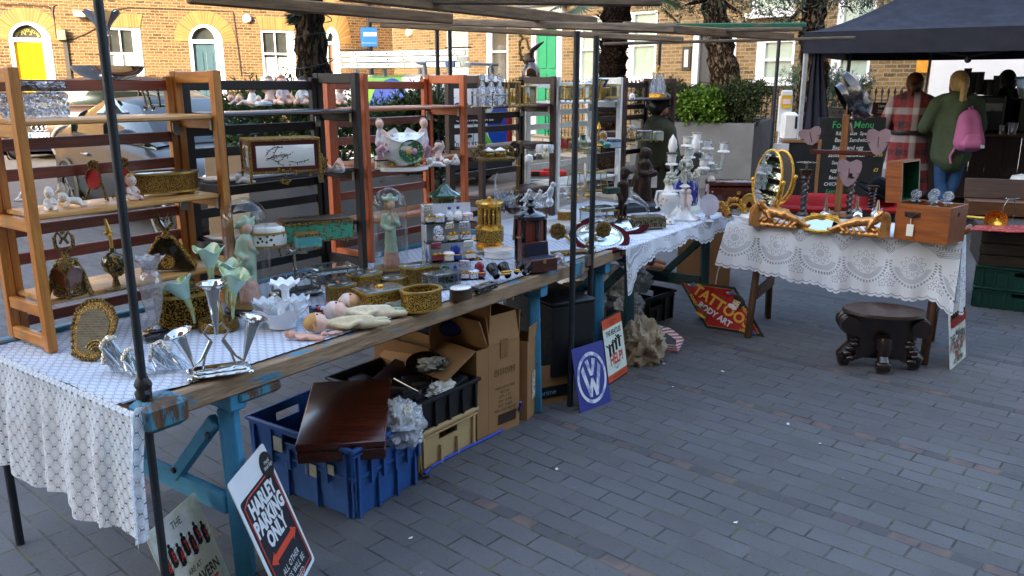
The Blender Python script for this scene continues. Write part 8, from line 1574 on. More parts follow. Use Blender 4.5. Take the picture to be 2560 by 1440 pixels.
m=MB();m.bbox((WX/2,WY/2,.027),(WX,WY,.05),.004,M=None);m.T=M;m2=MB();m2 .T=M;m2 .bbox((WX/2,WY/2,.026),(WX,WY,.05),.003);m2 .build('base',MAHB,t);m2=MB();m2 .T=M;m2 .bbox((WX/2,WY/2,.068),(WX+.002,WY+.002,.032),.004);m2 .build('lid',MAHB,t)
crumple('bubble_wrap','crumpled bubble wrap and tissue in the blue crate, right of the mahogany case',at(1000,1062,.27),(.1,.12,.1),BUB,26,.5,4,rz=.4)
crumple('tissue_paper','crumpled white tissue paper on the bubble wrap of the blue crate',at(1012,1040,.31),(.055,.06,.05),mt('white_tissue','d6d0c4',.9,spec=.1),20,.6,8)
Bb=at(1050,1183,0);exE=(at(1195,1105,0)-Bb);exE.normalize();crate('plastic_crate','beige plastic crate below the black crate full of oddments',Bb,exE,.37,.5,.17,PBEI,True,3);eyE=Vector((-exE.y,exE.x,0));OB2=Bb+exE*.004+eyE*.0;BKC=crate('plastic_crate','black plastic crate full of oddments, stacked on the beige crate',OB2-exE*.015,exE,.4,.54,.13,PBLK,False,4,.175)
def inb(x,y,z):return OB2+exE*x+eyE*y+Vector((0,0,z))
CBR=atan2(exE.y,exE.x)
tag(MB().bbox((0,0,0),(.2,.14,.018),.003,M=rot('X',.3)@rot('Y',-.15)).build('book',mt('maroon_leather','2c1216',.4),loc=inb(.18,.3,.315),rz=CBR+.3),'dark maroon book lying on the oddments in the black crate','book')
m=MB();m.lathe([(.07,0),(.075,.008),(.025,.02),(.02,.06),(.05,.08),(.085,.1),(.08,.1),(.04,.085)],24,M=rot('X',.3));tag(m.build('glass_compote',glass('dark_glass','5a5a58',.15,.05,.4,'1c1a18'),loc=inb(.26,.2,.29)),'dark smoked glass comport in the black crate','comport')
crumple('newspaper','crumpled newspaper sheet on the black crate by the cardboard box',at(1092,915,.36),(.1,.07,.04),mt('printed_newsprint','c9c5b8',.9,col2='8f8a84',vs=16),22,.8,5);crumple('tissue_paper','white tissue paper spilling over the near edge of the black crate',inb(.2,.06,.3),(.09,.04,.035),mt('white_tissue','d6d0c4',.9),18,.7,9,rz=CBR)
for i,(x,y,L,lb)in enumerate(((.3,.1,.26,'long pewter rod lying across the black crate'),(.1,.16,.16,'grey metal rod end in the black crate beside the mahogany case'))):tag(MB().tube((-L/2,0,0),(L/2,0,.02),.012,.008,10).build('metal_rod',NICK,loc=inb(x,y,.315),rz=CBR+.25*(1 if i==0 else 6)),lb,'rod')
p=inb(.33,.16,.3);m=MB();m.lathe([(0,0),(.03,0),(.045,.03),(.03,.05),(.034,.06)],16);tag(m.build('china_jug',floral('blue_white_china','dcdfe4',['2a4a9a','4a6ab0'],60,.7,.15,.3),loc=p),'small blue and white china jug in the black crate','jug')
random.seed(4)
m=MB();[m.bbox((random.uniform(.03,.36),random.uniform(.05,.48),.09+random.uniform(0,.05)),(random.uniform(.05,.14),random.uniform(.05,.12),.03),.004,rz=random.uniform(0,3),M=rot('Z',random.uniform(0,3))@rot('X',random.uniform(-.4,.4)))for _ in range(16)];tag(m.build('oddments',mt('dark_oddments','1f1d1e',.5,var=.5,vs=12),loc=OB2+Vector((0,0,.175)),rz=CBR),'jumble of dark oddments filling the black crate','oddments',kind='stuff')
def cbox(label,O,ex,w,d,h,mat=KRAFT,flaps=((0,.5),(1,.4),(2,-.3),(3,.6)),fl=.13,z0=0,lean=0,name='cardboard_box',pr=None,inside=KRAFD):
 a=atan2(ex.y,ex.x);t=thing(name,label,'box',(O.x,O.y,z0),a);m=MB();w_=.005
 for c,s in(((w/2,w_/2,h/2),(w,w_,h)),((w/2,d-w_/2,h/2),(w,w_,h)),((w_/2,d/2,h/2),(w_,d-2*w_,h)),((w-w_/2,d/2,h/2),(w_,d-2*w_,h)),((w/2,d/2,.01),(w-2*w_,d-2*w_,.006))):m.box(c,s)
 m.build('body',mat,t,smooth=False)
 for side,ang in flaps:
  m=MB();L=w if side%2==0 else d;pv=[(w/2,0,h),(w,d/2,h),(w/2,d,h),(0,d/2,h)][side];R=rot('Z',[0,pi/2,pi,-pi/2][side]);m.box((0,-fl/2*cos(0),0),(L-.01,fl,.005),M=None);m2=MB();m2 .T=tr(pv)@R@rot('X',ang);m2 .box((0,-fl/2,0),(L-.01,fl,.005));m2 .build('flap',mat,t,smooth=False)
 if pr:pr(t)
 return t
def print2(t):
 m=MB();Q=lambda x,z:tr(x,-.002,z)@rot('X',pi/2);W2_=.21
 for i in range(4):m.path([Q(.05+i*.035,.3)@Vector((sx*.011,sy*.014,0))for sx,sy in((-1,-1),(1,-1),(1,1),(-1,1),(-1,-1))],.0012,4);m.text('TIYH'[i],.022,Q(.05+i*.035,.3))
 for i,s in enumerate(('MADE WITH CARE','ART NO:','QTY:  1  PC','G.W:  13 KGS','N.W:  11 KGS','MEAS: 66X31X33 CM')):m.text(s,.017,Q(.105,.22-i*.022),sx=.9)
 for i in range(26):m.box((.06+i*.0045,-.003,.065),(.0022*(1+i%3*.4),.001,.05))
 m.build('print',mt('faded_print','3a2a20',.8),t,smooth=False)
 m=MB();m.box((.1,-.003,.41),(.05,.001,.09));m.build('tape',mt('parcel_tape','8a6238',.3),t)
q0,q1=at(1222,1092,0),at(1296,1062,0);e_=q1-q0;wB=e_.length;e_.normalize();cbox('tall cardboard box printed with handling symbols, left of the mid table leg',q0,e_,max(wB,.2),.34,.44,KRAFT,((0,-1.75),(1,-1.5),(2,-1.3),(3,-1.2)),.13,pr=print2)
q0,q1=at(1193,1108,0),at(1222,1094,0);e2_=q1-q0;e2_.normalize();cbox('narrow cardboard box with one flap pushed out, behind the newspaper',q0+Vector((0,.02,0)),e_,.08,.5,.43,KRAFT,((3,.5),(2,-1.4),(1,-1.5)),.2)
q0=at(1318,1052,0);def_=lambda t:MB().box((.09,-.003,.16),(.06,.001,.14)).build('tape_residue',mt('white_tape_residue','d2c8b8',.6,col2='9b754f',vs=60),t)
cbox('flattened tall cardboard box with white tape residue, right of the mid table leg',q0,(at(1366,1000,0)-q0),.17,.12,.4,KRAFT,((0,-1.5),(2,-1.45)),.07,pr=def_)
q0=at(1385,968,.1);t=thing('leather_box','large black leatherette box standing on cartons under the table','box',(q0 .x,q0 .y,.14),TA-.45);MB().bbox((.12,.26,.19),(.25,.5,.38),.01).build('body',mt('black_leatherette_box','101113',.5,var=.2,vs=12),t);MB().bbox((.12,.26,.385),(.256,.506,.02),.006).build('lid',mt('black_leatherette_box','101113'),t);MB().lathe([(0,.004),(.016,.003),(.016,0)],14,M=rot('Y',-pi/2),at=(-.005,.42,.33)).build('stud',NICK,t)
q0=at(1420,1005,0);t=cbox('carton with a black printed band, under the black leatherette box',q0-TU*0-Vector((.16,.06,0)),Vector((cos(TA-.45),sin(TA-.45),0)),.2,.34,.13,KRAFT,((0,-1.57),(2,-1.57)),.08);MB().box((.1,-.0035,.065),(.2,.002,.06)).build('black_band',INK,t);m=MB();m.text('prime',.04,tr(.06,-.006,.065)@rot('X',pi/2));m.build('lettering',flat('pale_blue_print','6fb0d0'),t,smooth=False)
q0=at(1468,905,0);cbox('open cardboard box of bubble wrap behind the paired poles',q0,Vector((cos(TA-.5),sin(TA-.5),0)),.15,.3,.31,KRAFT,((1,1.2),(3,-1.4),(2,-1.4)),.1);crumple('bubble_wrap','bubble wrap inside the open cardboard box behind the paired poles',q0+Vector((.05,.15,.33)),(.07,.1,.06),BUB,20,.6,13)
q0=at(1490,790,.1);m=MB();m.lathe([(.13,0),(.135,.03),(.135,.42),(.11,.45),(.05,.45),(.045,.3)],30,M=rot('Y',-.5)@rot('X',-.3));tag(m.build('bubble_wrap_roll',mt('white_foam_roll','cfd3d6',.5,var=.06,vs=30,bump=.4,bs=120),loc=Vector((q0 .x+.05,q0 .y+.25,.05)),rz=.3),'thick white roll of packing foam behind the third trestle','packing roll')
q0=at(1592,825,0);ex_=(at(1722,778,0)-q0).normalized();crate('plastic_crate','black plastic crate heaped with bubble wrap under the corner table',q0,ex_,.44,.5,.19,PBLK,True,4);eyq=Vector((-ex_.y,ex_.x,0));[crumple('bubble_wrap',lb,q0+ex_*a+eyq*b+Vector((0,0,z)),r_,BUB,26,.6,sd)for lb,a,b,z,r_,sd in(('large crumple of bubble wrap at the left of the black crate',.1,.3,.24,(.18,.14,.13),21),('crumple of bubble wrap rising from the middle of the black crate',.26,.26,.24,(.16,.14,.12),22),('bubble wrap bulging over the near corner of the black crate',-.06,.02,.16,(.1,.1,.1),23))]
crumple('paper_bag','crumpled brown paper bag beside the film poster sign',at(1600,862,.1),(.15,.13,.17),mt('brown_paper','9c8d76',.9,var=.08,spec=.1),30,.55,31);
p=at(1655,880,.01);t=MB();pts=[(-.1,0,.03),(0,.03,.02),(.09,.0,.02),(.12,.06,.06),(.06,.1,.1),(0,.09,.12),(-.04,.07,.08)]
g=G('striped_webbing');s_=g.n('SeparateXYZ',Vector=g.n('TexCoord').outputs['Object']).outputs[2];STR=g.fin(g.pbr(Base_Color=g.mix(g.m('GREATER_THAN',g.m('SINE',g.m('MULTIPLY',s_,420)),.1),lin('c9c2bb'),lin('a8434a')),Roughness=.8));t.path(pts,.026,8,flat=.12,up=(0,1,0));tag(t.build('strap',STR,loc=p),'red and white striped webbing strap beside the paper bag','strap')
q0=at(1712,738,0);cbox('tall open brown cardboard box under the corner, behind the tattoo sign',Vector((q0 .x,q0 .y+.35,0)),Vector((1,-.25,0)),.42,.36,.5,KRAFD,((0,-1.57),(3,1.1),(2,-1.4)),.1)
m=MB();m.ball((0,0,.05),(.18,.14,.06),16);tag(m.build('cushion',mt('navy_velvet_cushion','16265a',.9,var=.2),loc=t1(1.75,.35,.44)),'navy cushion on top of the boxes, just below the table edge','cushion')
cbox('closed cardboard box under the navy cushion, behind the black leatherette box',t1(1.55,.3,0),TU,.4,.35,.42,KRAFD,((0,-1.57),(2,-1.57)),.16)
m=MB();cp_=[at(x,y,.008)for x,y in((1062,1185),(1078,1168),(1110,1148),(1160,1122),(1210,1098),(1250,1078),(1280,1052))];cp_+=[at(1296,1035,.04),at(1302,1005,.14)];m.path(cp_,.0065,8);t=tag(m.build('bungee_cord',mt('blue_bungee','2f44a8',.6)),'blue bungee cord with a black hook lying along the crates','cord');m=MB();m.path([at(1078,1168,.01),at(1062,1178,.01),at(1050,1186,.012),at(1056,1192,.012),at(1072,1190,.01)],.007,7);m.build('hook',INK,t)
p=at(2203,925,0);CARV=wood('carved_black_oak','120a08','2c1914',.28,5,2,.1,.4);k=mpp(p);t=thing('carved_stool','dark carved wooden stool with an oval seat and scrolled feet','stool',p+Vector((0,.05,0)),-.22);m=MB();m.lathe([(0,.318),(.21,.318),(.222,.33),(.218,.345),(.0,.347)],40,sy=.72);m.build('seat',wood('worn_oak_seat','241611','3d281f',.4,5,0,.06,.3),t)
m=MB();m.prism([(-.13,.05),(-.15,.2),(-.2,.28),(-.2,.318),(.2,.318),(.2,.28),(.15,.2),(.13,.05),(.05,.09),(-.05,.09)],-.05,.05,M=rot('X',pi/2));m.build('body',CARV,t)
for s in(-1,1):
 m=MB();m.lathe([(.0,-.1),(.05,-.1),(.055,-.06),(.05,0),(.055,.06),(.05,.1),(0,.1)],18,M=rot('X',pi/2),at=(s*.185,0,.265));[m.lathe([(.052,y_),(.058,y_+.006),(.052,y_+.012)],18,M=rot('X',pi/2),at=(s*.185,0,.265))for y_ in(-.07,-.02,.04)];m.build('scroll_arm',CARV,t)
 m=MB();m.path([(s*.15,0,.22),(s*.13,0,.14),(s*.17,0,.09),(s*.205,0,.06),(s*.2,0,.035),(s*.16,0,.03)],[.05,.055,.05,.04,.035,.03],12,flat=.9);[m.ball((s*(.16+.02*sin(i*1.4)),-.05,.06+i*.028),(.03,.02,.018),8)for i in range(5)];m.build('foot',CARV,t)
m=MB();m.bbox((0,-.09,.17),(.075,.06,.09),.012);m.lathe([(.0,-.035),(.03,-.035),(.033,0),(.03,.035),(0,.035)],16,M=rot('Y',pi/2),at=(0,-.12,.045));m.path([(0,-.1,.2),(0,-.12,.14),(0,-.1,.1),(0,-.13,.06)],.03,10,flat=1.1);m.build('front_foot',CARV,t);m=MB();m.bbox((0,0,.075),(.26,.05,.035),.006);m.build('stretcher',CARV,t)
p=at(2440,685,0);t=thing('storage_chest','dark weathered plank chest at the right edge of the photo, on green crates','chest',at(2448,775,0)+Vector((.0,.1,.31)),FA+.12);CH_=wood('dark_weathered_plank','241c16','4a3c30',.7,5,0,.25);[MB().bbox((.75,.3,.04+i*.085),(1.5,.6,.08),.004).build('plank',CH_,t)for i in range(3)];MB().bbox((.75,.3,.27),(1.54,.64,.025),.004).build('top',CH_,t)
for i,zz in enumerate((0,.155)):crate('plastic_crate',['lower green plastic crate under the dark plank chest','upper green plastic crate with white clips, under the dark plank chest'][i],at(2448,775,0)+Vector((0,.1,0)),FW,.7,.5,.15,PGRN,True,8,zz)
def rt(x,y):return at(x,y,.60)
t=thing('bugle','brass bugle lying on the red embroidered mat, right edge','bugle',rt(2475,560),-.5);m=MB();m.path([(-.22,.1,.03),(0,0,.035),(.02,-.02,.035)],[.01,.014,.02],12);m.lathe([(.018,0),(.03,.03),(.075,.06),(.07,.058),(.02,.02),(0,.01)],22,M=rot('X',pi/2+.3),at=(.03,-.02,.06));m.build('horn',GOLD,t)
m=MB();m.prism([(-.25,-.05),(.0,-.16),(.4,-.14),(.4,.1),(-.1,.12)],0,.006);tag(m.build('red_mat',floral('red_embroidered','a31f2c',['d9c08a','5a1a2a','d08a6a'],60,.5,.8,.3),loc=rt(2500,572)),'red embroidered mat under the bugle on the neighbouring chest','mat')
p=rt(2440,545);t=thing('wooden_box','long open wooden box with a raised lid on the neighbouring stall','box',p+Vector((.0,.12,0)),FA+.2);MB().bbox((.3,.1,.06),(.6,.2,.11),.004).build('box',wood('brown_box_wood','4a2f1c','70492c',.5,5,0,.1),t);m=MB();m.bbox((.3,.2,.19),(.62,.02,.16),.004,M=rot('X',-.35));m.build('lid',wood('dark_box_lid','2c1c12','4a3020',.45,5,0,.1),t)
p=rt(2520,552);t=thing('wire_stand','bent wire plate stand on the red mat, right edge','wire stand',p);m=MB();[m.path([(s*.03,0,0),(s*.05,0,.1),(s*.02,0,.16),(s*.05,-.02,.17)],.004,6)for s in(-1,1)];m.path([(-.02,0,.16),(.02,0,.16)],.004,6);m.build('wire',NICK,t)
p=at(2396,590,ZT-.1);tag(MB().lathe([(.008,0),(.009,.26),(.016,.29),(.02,.3),(.012,.31),(0,.315)],12).build('walking_stick',TURN,loc=Vector((p.x+.05,p.y+.35,.5))),'dark turned walking stick upright behind the walnut decanter box','stick')
LIT=mt('white_litter','d6d4cc',.8);random.seed(8)
for i,(x,y)in enumerate(((1026,1347),(1392,1175),(1808,930),(1660,910),(2050,1110),(1682,968),(1838,1308),(1970,1062))):
 m=MB();m.add([(-.008,-.004,.003),(.006,-.006,.004),(.009,.005,.006),(-.003,.007,.003)],[(0,1,2,3)]);m.add([(.0,0,.003),(.012,.002,.009),(.004,.012,.003)],[(0,1,2)]);tag(m.build('paper_scrap',LIT,loc=at(x,y,.001),rz=i),'tiny white scrap of litter lying on the dark block paving','litter','white scraps of litter on the paving')
q=aty(566,450,5.15);t=thing('plywood_board','pale plywood board leaning behind the shelves, between the pine and the black unit','board',(q.x,q.y,0),.1);MB().bbox((0,0,.6),(.26,.02,1.2),.004,M=rot('X',-.06)).build('board',mt('pale_plywood','9a8468',.8,var=.1,vs=4),t);MB().bbox((.06,-.06,.5),(.16,.02,1.0),.004,M=rot('X',-.08)).build('front_board',mt('cream_board','b9ab92',.8,var=.08,vs=4),t)
# coffee tent and people
TF=aty(2006,140,9.0);TF.z=0;TD=Vector((.5,.866,0))
def tt(x,y,z=0):return TF+FW*x+TD*y+Vector((0,0,z))
t=thing('gazebo','navy black canopy tent over the coffee counter','tent',TF);NAVY=mt('navy_tent_cloth','20232f',.75,var=.15,vs=3,bump=.12,bs=6,spec=.25)
def L_(p):return Vector(p)-TF
m=MB();S0=3.1;z0,z1,za=1.905,2.12,3.1
def edge(i,f):a=[(0,0),(S0,0),(S0,S0),(0,S0)];p,q=a[i],a[(i+1)%4];return(p[0]+(q[0]-p[0])*f,p[1]+(q[1]-p[1])*f)
for i in range(4):
 def side(a,b,i=i):e=edge(i,a);sg=.02*sin(a*pi)*0;return L_(tt(e[0],e[1],z0+(z1-z0)*b-.012*sin(a*pi)*(1-b)))+Vector((0,-.006*sin(a*40+b*9),0))
 m.grid(side,24,6)
 def roof(a,b,i=i):e=edge(i,a);f=b;c=S0/2;x,y=e[0]+(c-e[0])*f,e[1]+(c-e[1])*f;return L_(tt(x,y,z1+(za-z1)*(f**1.45)))
 m.grid(roof,20,14)
m.build('canopy',NAVY,t,ang=60)
ALW=mt('white_tent_leg','aeb3b8',.4,.3);DKL=mt('dark_tent_leg','4a4d52',.4,.5)
for(x,y),mm_ in(((.03,.03),ALW),((.03,S0-.03),DKL),((S0-.03,.03),ALW),((S0-.03,S0-.03),DKL)):q=L_(tt(x,y));m=MB();m.box((q.x,q.y,1.0),(.04,.04,2.0));m.build('leg',mm_,t,smooth=False)
q=L_(tt(1.0,S0-.1));m=MB();m.tube((q.x,q.y,.6),(q.x+.05,q.y,2.1),.016);m.build('brace',DKL,t)
m=MB();m.path([L_(tt(.6,.1,2.0)),L_(tt(1.55,.3,1.86)),L_(tt(2.5,.1,2.0))],.015,6);m.ball(L_(tt(1.55,.3,1.83)),.04,6);m.build('truss',BLACK,t)
def curt(a,b):w_=.06+.42*(1-b)**.8;c=tt(.1,.25+.12*(1-b),0);f=.03*sin(a*19)*(1-b*.6);return L_(c+FW*((a-.5)*w_+.12*(1-b))+Vector((0,f,.05+1.95*b)))
m=MB();m.grid(curt,22,18);m.build('side_curtain',NAVY,t,ang=70)
CO=aty(2196,330,10.3);CO.z=0;t=thing('coffee_counter','dark plank fronted coffee counter under the tent','counter',CO,FA);PLK=wood('dark_counter_plank','1c100c','3f261c',.6,5,2,.2)
random.seed(2)
for i in range(22):MB().bbox((.09+i*.17,0,.62),(.165,.03,.74),.004).build('plank',PLK,t)
MB().bbox((1.85,.3,1.005),(3.8,.72,.035),.008).build('top',wood('counter_top_wood','3a2418','5d3d28',.4,5,0,.1),t);MB().box((1.85,.36,.3),(3.7,.6,.55)).build('carcass',INK,t)
def cx(x,y,Y=10.1):q=aty(x,y,Y);return q
def oncounter(x,off=.3):
 """point of the counter top under photo column x"""
 for s in range(0,400):
  p=CO+FW*(s*.01)+FD*off+Vector((0,0,1.023))
  if 1280+p.x/(p.y*cos(CP)-(p.z-CH)*sin(CP))*F>=x:return p
 return p
BPL=mt('black_appliance','17181a',.35,var=.2)
t=thing('griddle','black griddle box at the left end of the coffee counter, behind the cap','griddle',oncounter(2200)-FW*.55+Vector((0,.1,0)),FA);MB().bbox((.0,0,.16),(.62,.36,.22),.01).build('body',BPL,t);MB().bbox((.0,-.185,.12),(.56,.012,.06),.004).build('control_panel',mt('steel_panel','777a7c',.35,.8),t);m=MB();[m.tube((a*.27,b*.14,-.9),(a*.27,b*.14,.06),.018)for a in(-1,1)for b in(-1,1)];m.build('stand',BPL,t)
t=thing('toaster','dark toaster cabinet with a row of lights beside the plaid coat','toaster',oncounter(2213,.2),FA);MB().bbox((0,0,.11),(.3,.25,.21),.012).build('body',mt('dark_red_brown_metal','2a1a17',.3,.4),t);m=MB();[m.ball((-.12+i*.04,-.13,.03),.009,6)for i in range(7)];m.build('lights',CREAM,t)
t=thing('coffee_machine','black coffee machine on the counter behind the green parka','coffee machine',oncounter(2415,.42),FA);MB().bbox((0,0,.22),(.75,.42,.42),.02).build('body',BPL,t);MB().bbox((0,-.22,.3),(.7,.02,.1),.006).build('fascia',mt('steel_panel','777a7c'),t);m=MB();[m.tube((a,-.24,.12),(a,-.36,.1),.018)for a in(-.2,.0,.2)];m.build('portafilter',BPL,t)
CUPD=mt('dark_paper_cup','211c1a',.7,var=.2)
def cups(n):
 m=MB()
 for i in range(n):z_=i*.022;m.lathe([(.03,z_),(.042,z_+.085),(.044,z_+.088),(.044,z_+.092),(.038,z_+.09)],14)
 return m
for i,(x,n,off)in enumerate(((2368,7,.42),(2380,4,.5),(2400,11,.42),(2416,9,.44),(2432,9,.4),(2446,5,.44),(2460,5,.4),(2474,7,.42))):
 tag(cups(n).build('cup_stack',CUPD,loc=oncounter(x,off)+Vector((0,0,.44))),['stack of dark paper cups, leftmost on the coffee machine','short stack of dark paper cups by the blond ponytail','tallest stack of dark paper cups on the coffee machine','stack of dark paper cups right of the tallest stack','stack of dark paper cups, middle right on the coffee machine','low stack of dark paper cups, third from the right','low stack of dark paper cups, second from the right','stack of dark paper cups, rightmost on the coffee machine'][i],'paper cups','stacks of dark paper cups')
t=thing('urn','black hot water urn between the two women at the counter','urn',oncounter(2326,.3));m=MB();m.lathe([(.09,0),(.1,.02),(.1,.3),(.085,.34),(0,.36)],22);m.build('body',BPL,t);MB().lathe([(.102,.26),(.103,.28),(.1,.3)],22).build('band',SILVER,t)
t=thing('coffee_grinder','coffee grinder with a clear hopper behind the barista','coffee grinder',oncounter(2548,.55));MB().bbox((0,0,.2),(.2,.25,.4),.02).build('body',BPL,t);MB().lathe([(.05,.4),(.09,.5),(.12,.62),(.115,.63)],20).build('hopper',glass('hopper_glass','b8ccd8',.15,.03,.3),t);MB().lathe([(.125,.62),(.125,.65),(0,.66)],20).build('lid',mt('blue_lid','2f6fa0',.4),t)
for x,n,lb,h_ in((2503,'metal_cup','small steel tumbler on the counter by the backpack',.1),(2527,'bucket','small steel bucket of sugar sachets on the counter',.13)):m=MB();m.lathe([(h_*.36,0),(h_*.48,h_),(h_*.5,h_*1.02),(h_*.42,h_*.96),(0,h_*.9)],18);tag(m.build(n,SILVER,loc=oncounter(x,.05)),lb,n.replace('_',' '))
CHK_=mt('chalkboard_black','15181a',.8,var=.25,vs=4);CW,CG,CY,CB=flat('chalk_white','c9ccca',.9),flat('chalk_green','3f9a5c',.9),flat('chalk_yellow','c9b34a',.9),flat('chalk_blue','4a7a8a',.9)
q=aty(2122,420,8.9);t=thing('menu_board','tall black chalkboard with the food menu written in chalk','menu board',(q.x,q.y,0),.05);m=MB();m.bbox((0,0,.66),(.74,.03,1.16),.006,M=rot('X',-.06));m.build('board',CHK_,t)
m=MB();XZ=lambda x,z:tr(x,-.019-(.0*z),0)@rot('X',-.06)@tr(0,-.0+.0,0)@tr(0,.0397*0,z)@rot('X',pi/2)
for z_,s,c_,sz,x_ in((1.16,'Food Menu',1,.12,.0),(1.07,'Ribeye Bun  Special',0,.062,.02),(1.0,'Bacon Sandwich',0,.07,.0),(.92,'Bacon and egg',0,.07,-.04),(.84,'Sausage Sandwich',0,.068,-.05),(.76,'Sausage and egg',0,.062,-.04),(.68,'egg Sandwich',0,.065,-.07),(.6,'Bacon and Brie',0,.062,-.07),(.53,'CHICKEN',0,.06,-.17),(.45,'Extras',1,.07,-.18),(.37,'CHEESE',2,.055,-.18),(.3,'GHERKIN',2,.055,-.17),(.92,'\u00a33',2,.06,.29),(.84,'\u00a33.50',2,.055,.3),(.68,'\u00a33',2,.06,.29),(.45,'50p',3,.06,.24)):m.text(s,sz*.88,tr(x_,-.055+(.66-z_)*-.06+.0,z_)@rot('X',pi/2-.06),c_,shear=.12,bold=.0006,sx=.95)
m.v=[v+Vector((0,.028,0))for v in m.v];m.build('chalk_lettering',[CW,CG,CY,CB],t,smooth=False)
q=aty(1998,430,7.6);t=thing('chalkboard','small blank chalkboard in a light wooden frame beside the swing mirrors','chalkboard',(q.x,q.y,0),-.1);MB().box((0,0,.72),(.3,.012,.68)).build('board',CHK_,t);FRW=wood('light_frame_wood','7a5232','a67a4e',.5,5,2)
for c,s in(((-.16,0,.72),(.03,.03,.74)),((.16,0,.72),(.03,.03,.74)),((0,0,1.075),(.29,.03,.03)),((0,0,.365),(.29,.03,.03)),((-.16,.03,.2),(.03,.03,.4)),((.16,.03,.2),(.03,.03,.4))):MB().bbox(c,s,.003).build('frame_piece',FRW,t)
q=aty(1951,390,7.5);t=thing('notice_sheet','white notice with a blue roundel, left of the small chalkboard','notice',(q.x,q.y,0));MB().bbox((0,0,.88),(.14,.01,.36),.002).build('sheet',WHITE,t);m=MB();m.lathe([(0,.002),(.05,.002),(.05,0)],20,M=rot('X',pi/2),at=(.02,-.006,.9));m.build('roundel',flat('notice_light_blue','3f9ad0'),t);MB().box((0,.02,.35),(.03,.03,.7)).build('post',STEEL,t)
q=aty(1962,330,8.2);t=thing('sanitiser_stand','white hand sanitiser dispenser on a stand, left of the tent leg','dispenser',(q.x,q.y,0));m=MB();m.bbox((0,.04,.6),(.1,.03,1.2),.006);m.bbox((0,.05,1.3),(.13,.03,.36),.012);m.bbox((0,0,.01),(.3,.3,.02),.004);m.build('post',WHITE,t);m=MB();m.bbox((.03,-.03,1.18),(.15,.11,.28),.03);m.build('dispenser',PORC,t);MB().bbox((.075,-.088,1.22),(.022,.012,.12),.006).build('window',INK,t);m=MB();m.bbox((0,.03,1.5),(.11,.03,.06),.012);m.build('head',WHITE,t);m=MB();m.bbox((.0,.02,1.42),(.1,.012,.13),.004);m.box((0,.0125,1.42),(.075,.004,.05),1);m.build('sticker',[flat('sticker_yellow','d8b02c'),flat('sticker_pink','e6c9d2')],t)
q=aty(2215,268,11.0);t=thing('hanging_menu','small brown chalk sign hanging on the railing left of the plaid coat','sign',(q.x,q.y,1.28));MB().bbox((0,0,0),(.36,.02,.15),.004).build('board',mt('brown_board','2c1511',.7),t);m=MB();m.text('Lipton Tea',.05,tr(0,-.012,.03)@rot('X',pi/2));m.text('Espresso  Latte',.035,tr(0,-.012,-.03)@rot('X',pi/2));m.build('chalk_lettering',CW,t,smooth=False)
q=aty(2550,470,8.6);t=thing('ice_tub','white and blue plastic tub at the right edge in front of the counter','tub',(q.x,q.y,.15));m=MB();m.lathe([(.12,0),(.15,.2),(.15,.22)],24);m.build('base',mt('tub_blue','2f86c0',.3),t);m=MB();m.lathe([(.15,.22),(.17,.23),(.17,.26),(.12,.42),(.09,.5),(0,.52)],24);m.build('lid',mt('tub_white','c3ccd2',.35),t);MB().lathe([(.1,-.15),(.11,0)],16).build('stand',BPL,t)
g=G('red_tartan_wool');co=g.n('SeparateXYZ',Vector=g.n('TexCoord').outputs['Object']).outputs
def bd(ax,f,ph,th):return g.step(g.m('SINE',g.m('ADD',g.m('MULTIPLY',ax,f),ph)),th-.12,th+.12)
bx_,bz_=bd(co[0],46,0,.2),bd(co[2],40,0,.2);wx_,wz_=bd(co[0],23,.9,.72),bd(co[2],20,.9,.72)
tw=g.noise(g.coord('Object',(260,260,260)),1,1)
c1=g.mix(g.m('MULTIPLY',g.m('ADD',bx_,bz_),.5),lin('8f1d22'),lin('171318'));c1=g.mix(g.m('MULTIPLY',g.m('ADD',wx_,wz_),.5),c1,lin('c9c3c3'));c1=g.mix(g.m('MULTIPLY',g.step(tw,.45,.6),.25),c1,lin('c0aeb0'))
TART=g.fin(g.pbr(Base_Color=c1,Roughness=.95,Specular_IOR_Level=.1))
PSK=mt('person_skin','b98a72',.5,var=.06);JEAN=mt('blue_denim','34557f',.9,var=.15,vs=14,spec=.1);PARK=mt('olive_green_parka','465340',.9,var=.15,vs=8,spec=.15);DJK=mt('black_jacket','131316',.9,var=.2,spec=.15);OLJ=mt('olive_grey_anorak','3c3e30',.9,var=.15,vs=8,spec=.15)
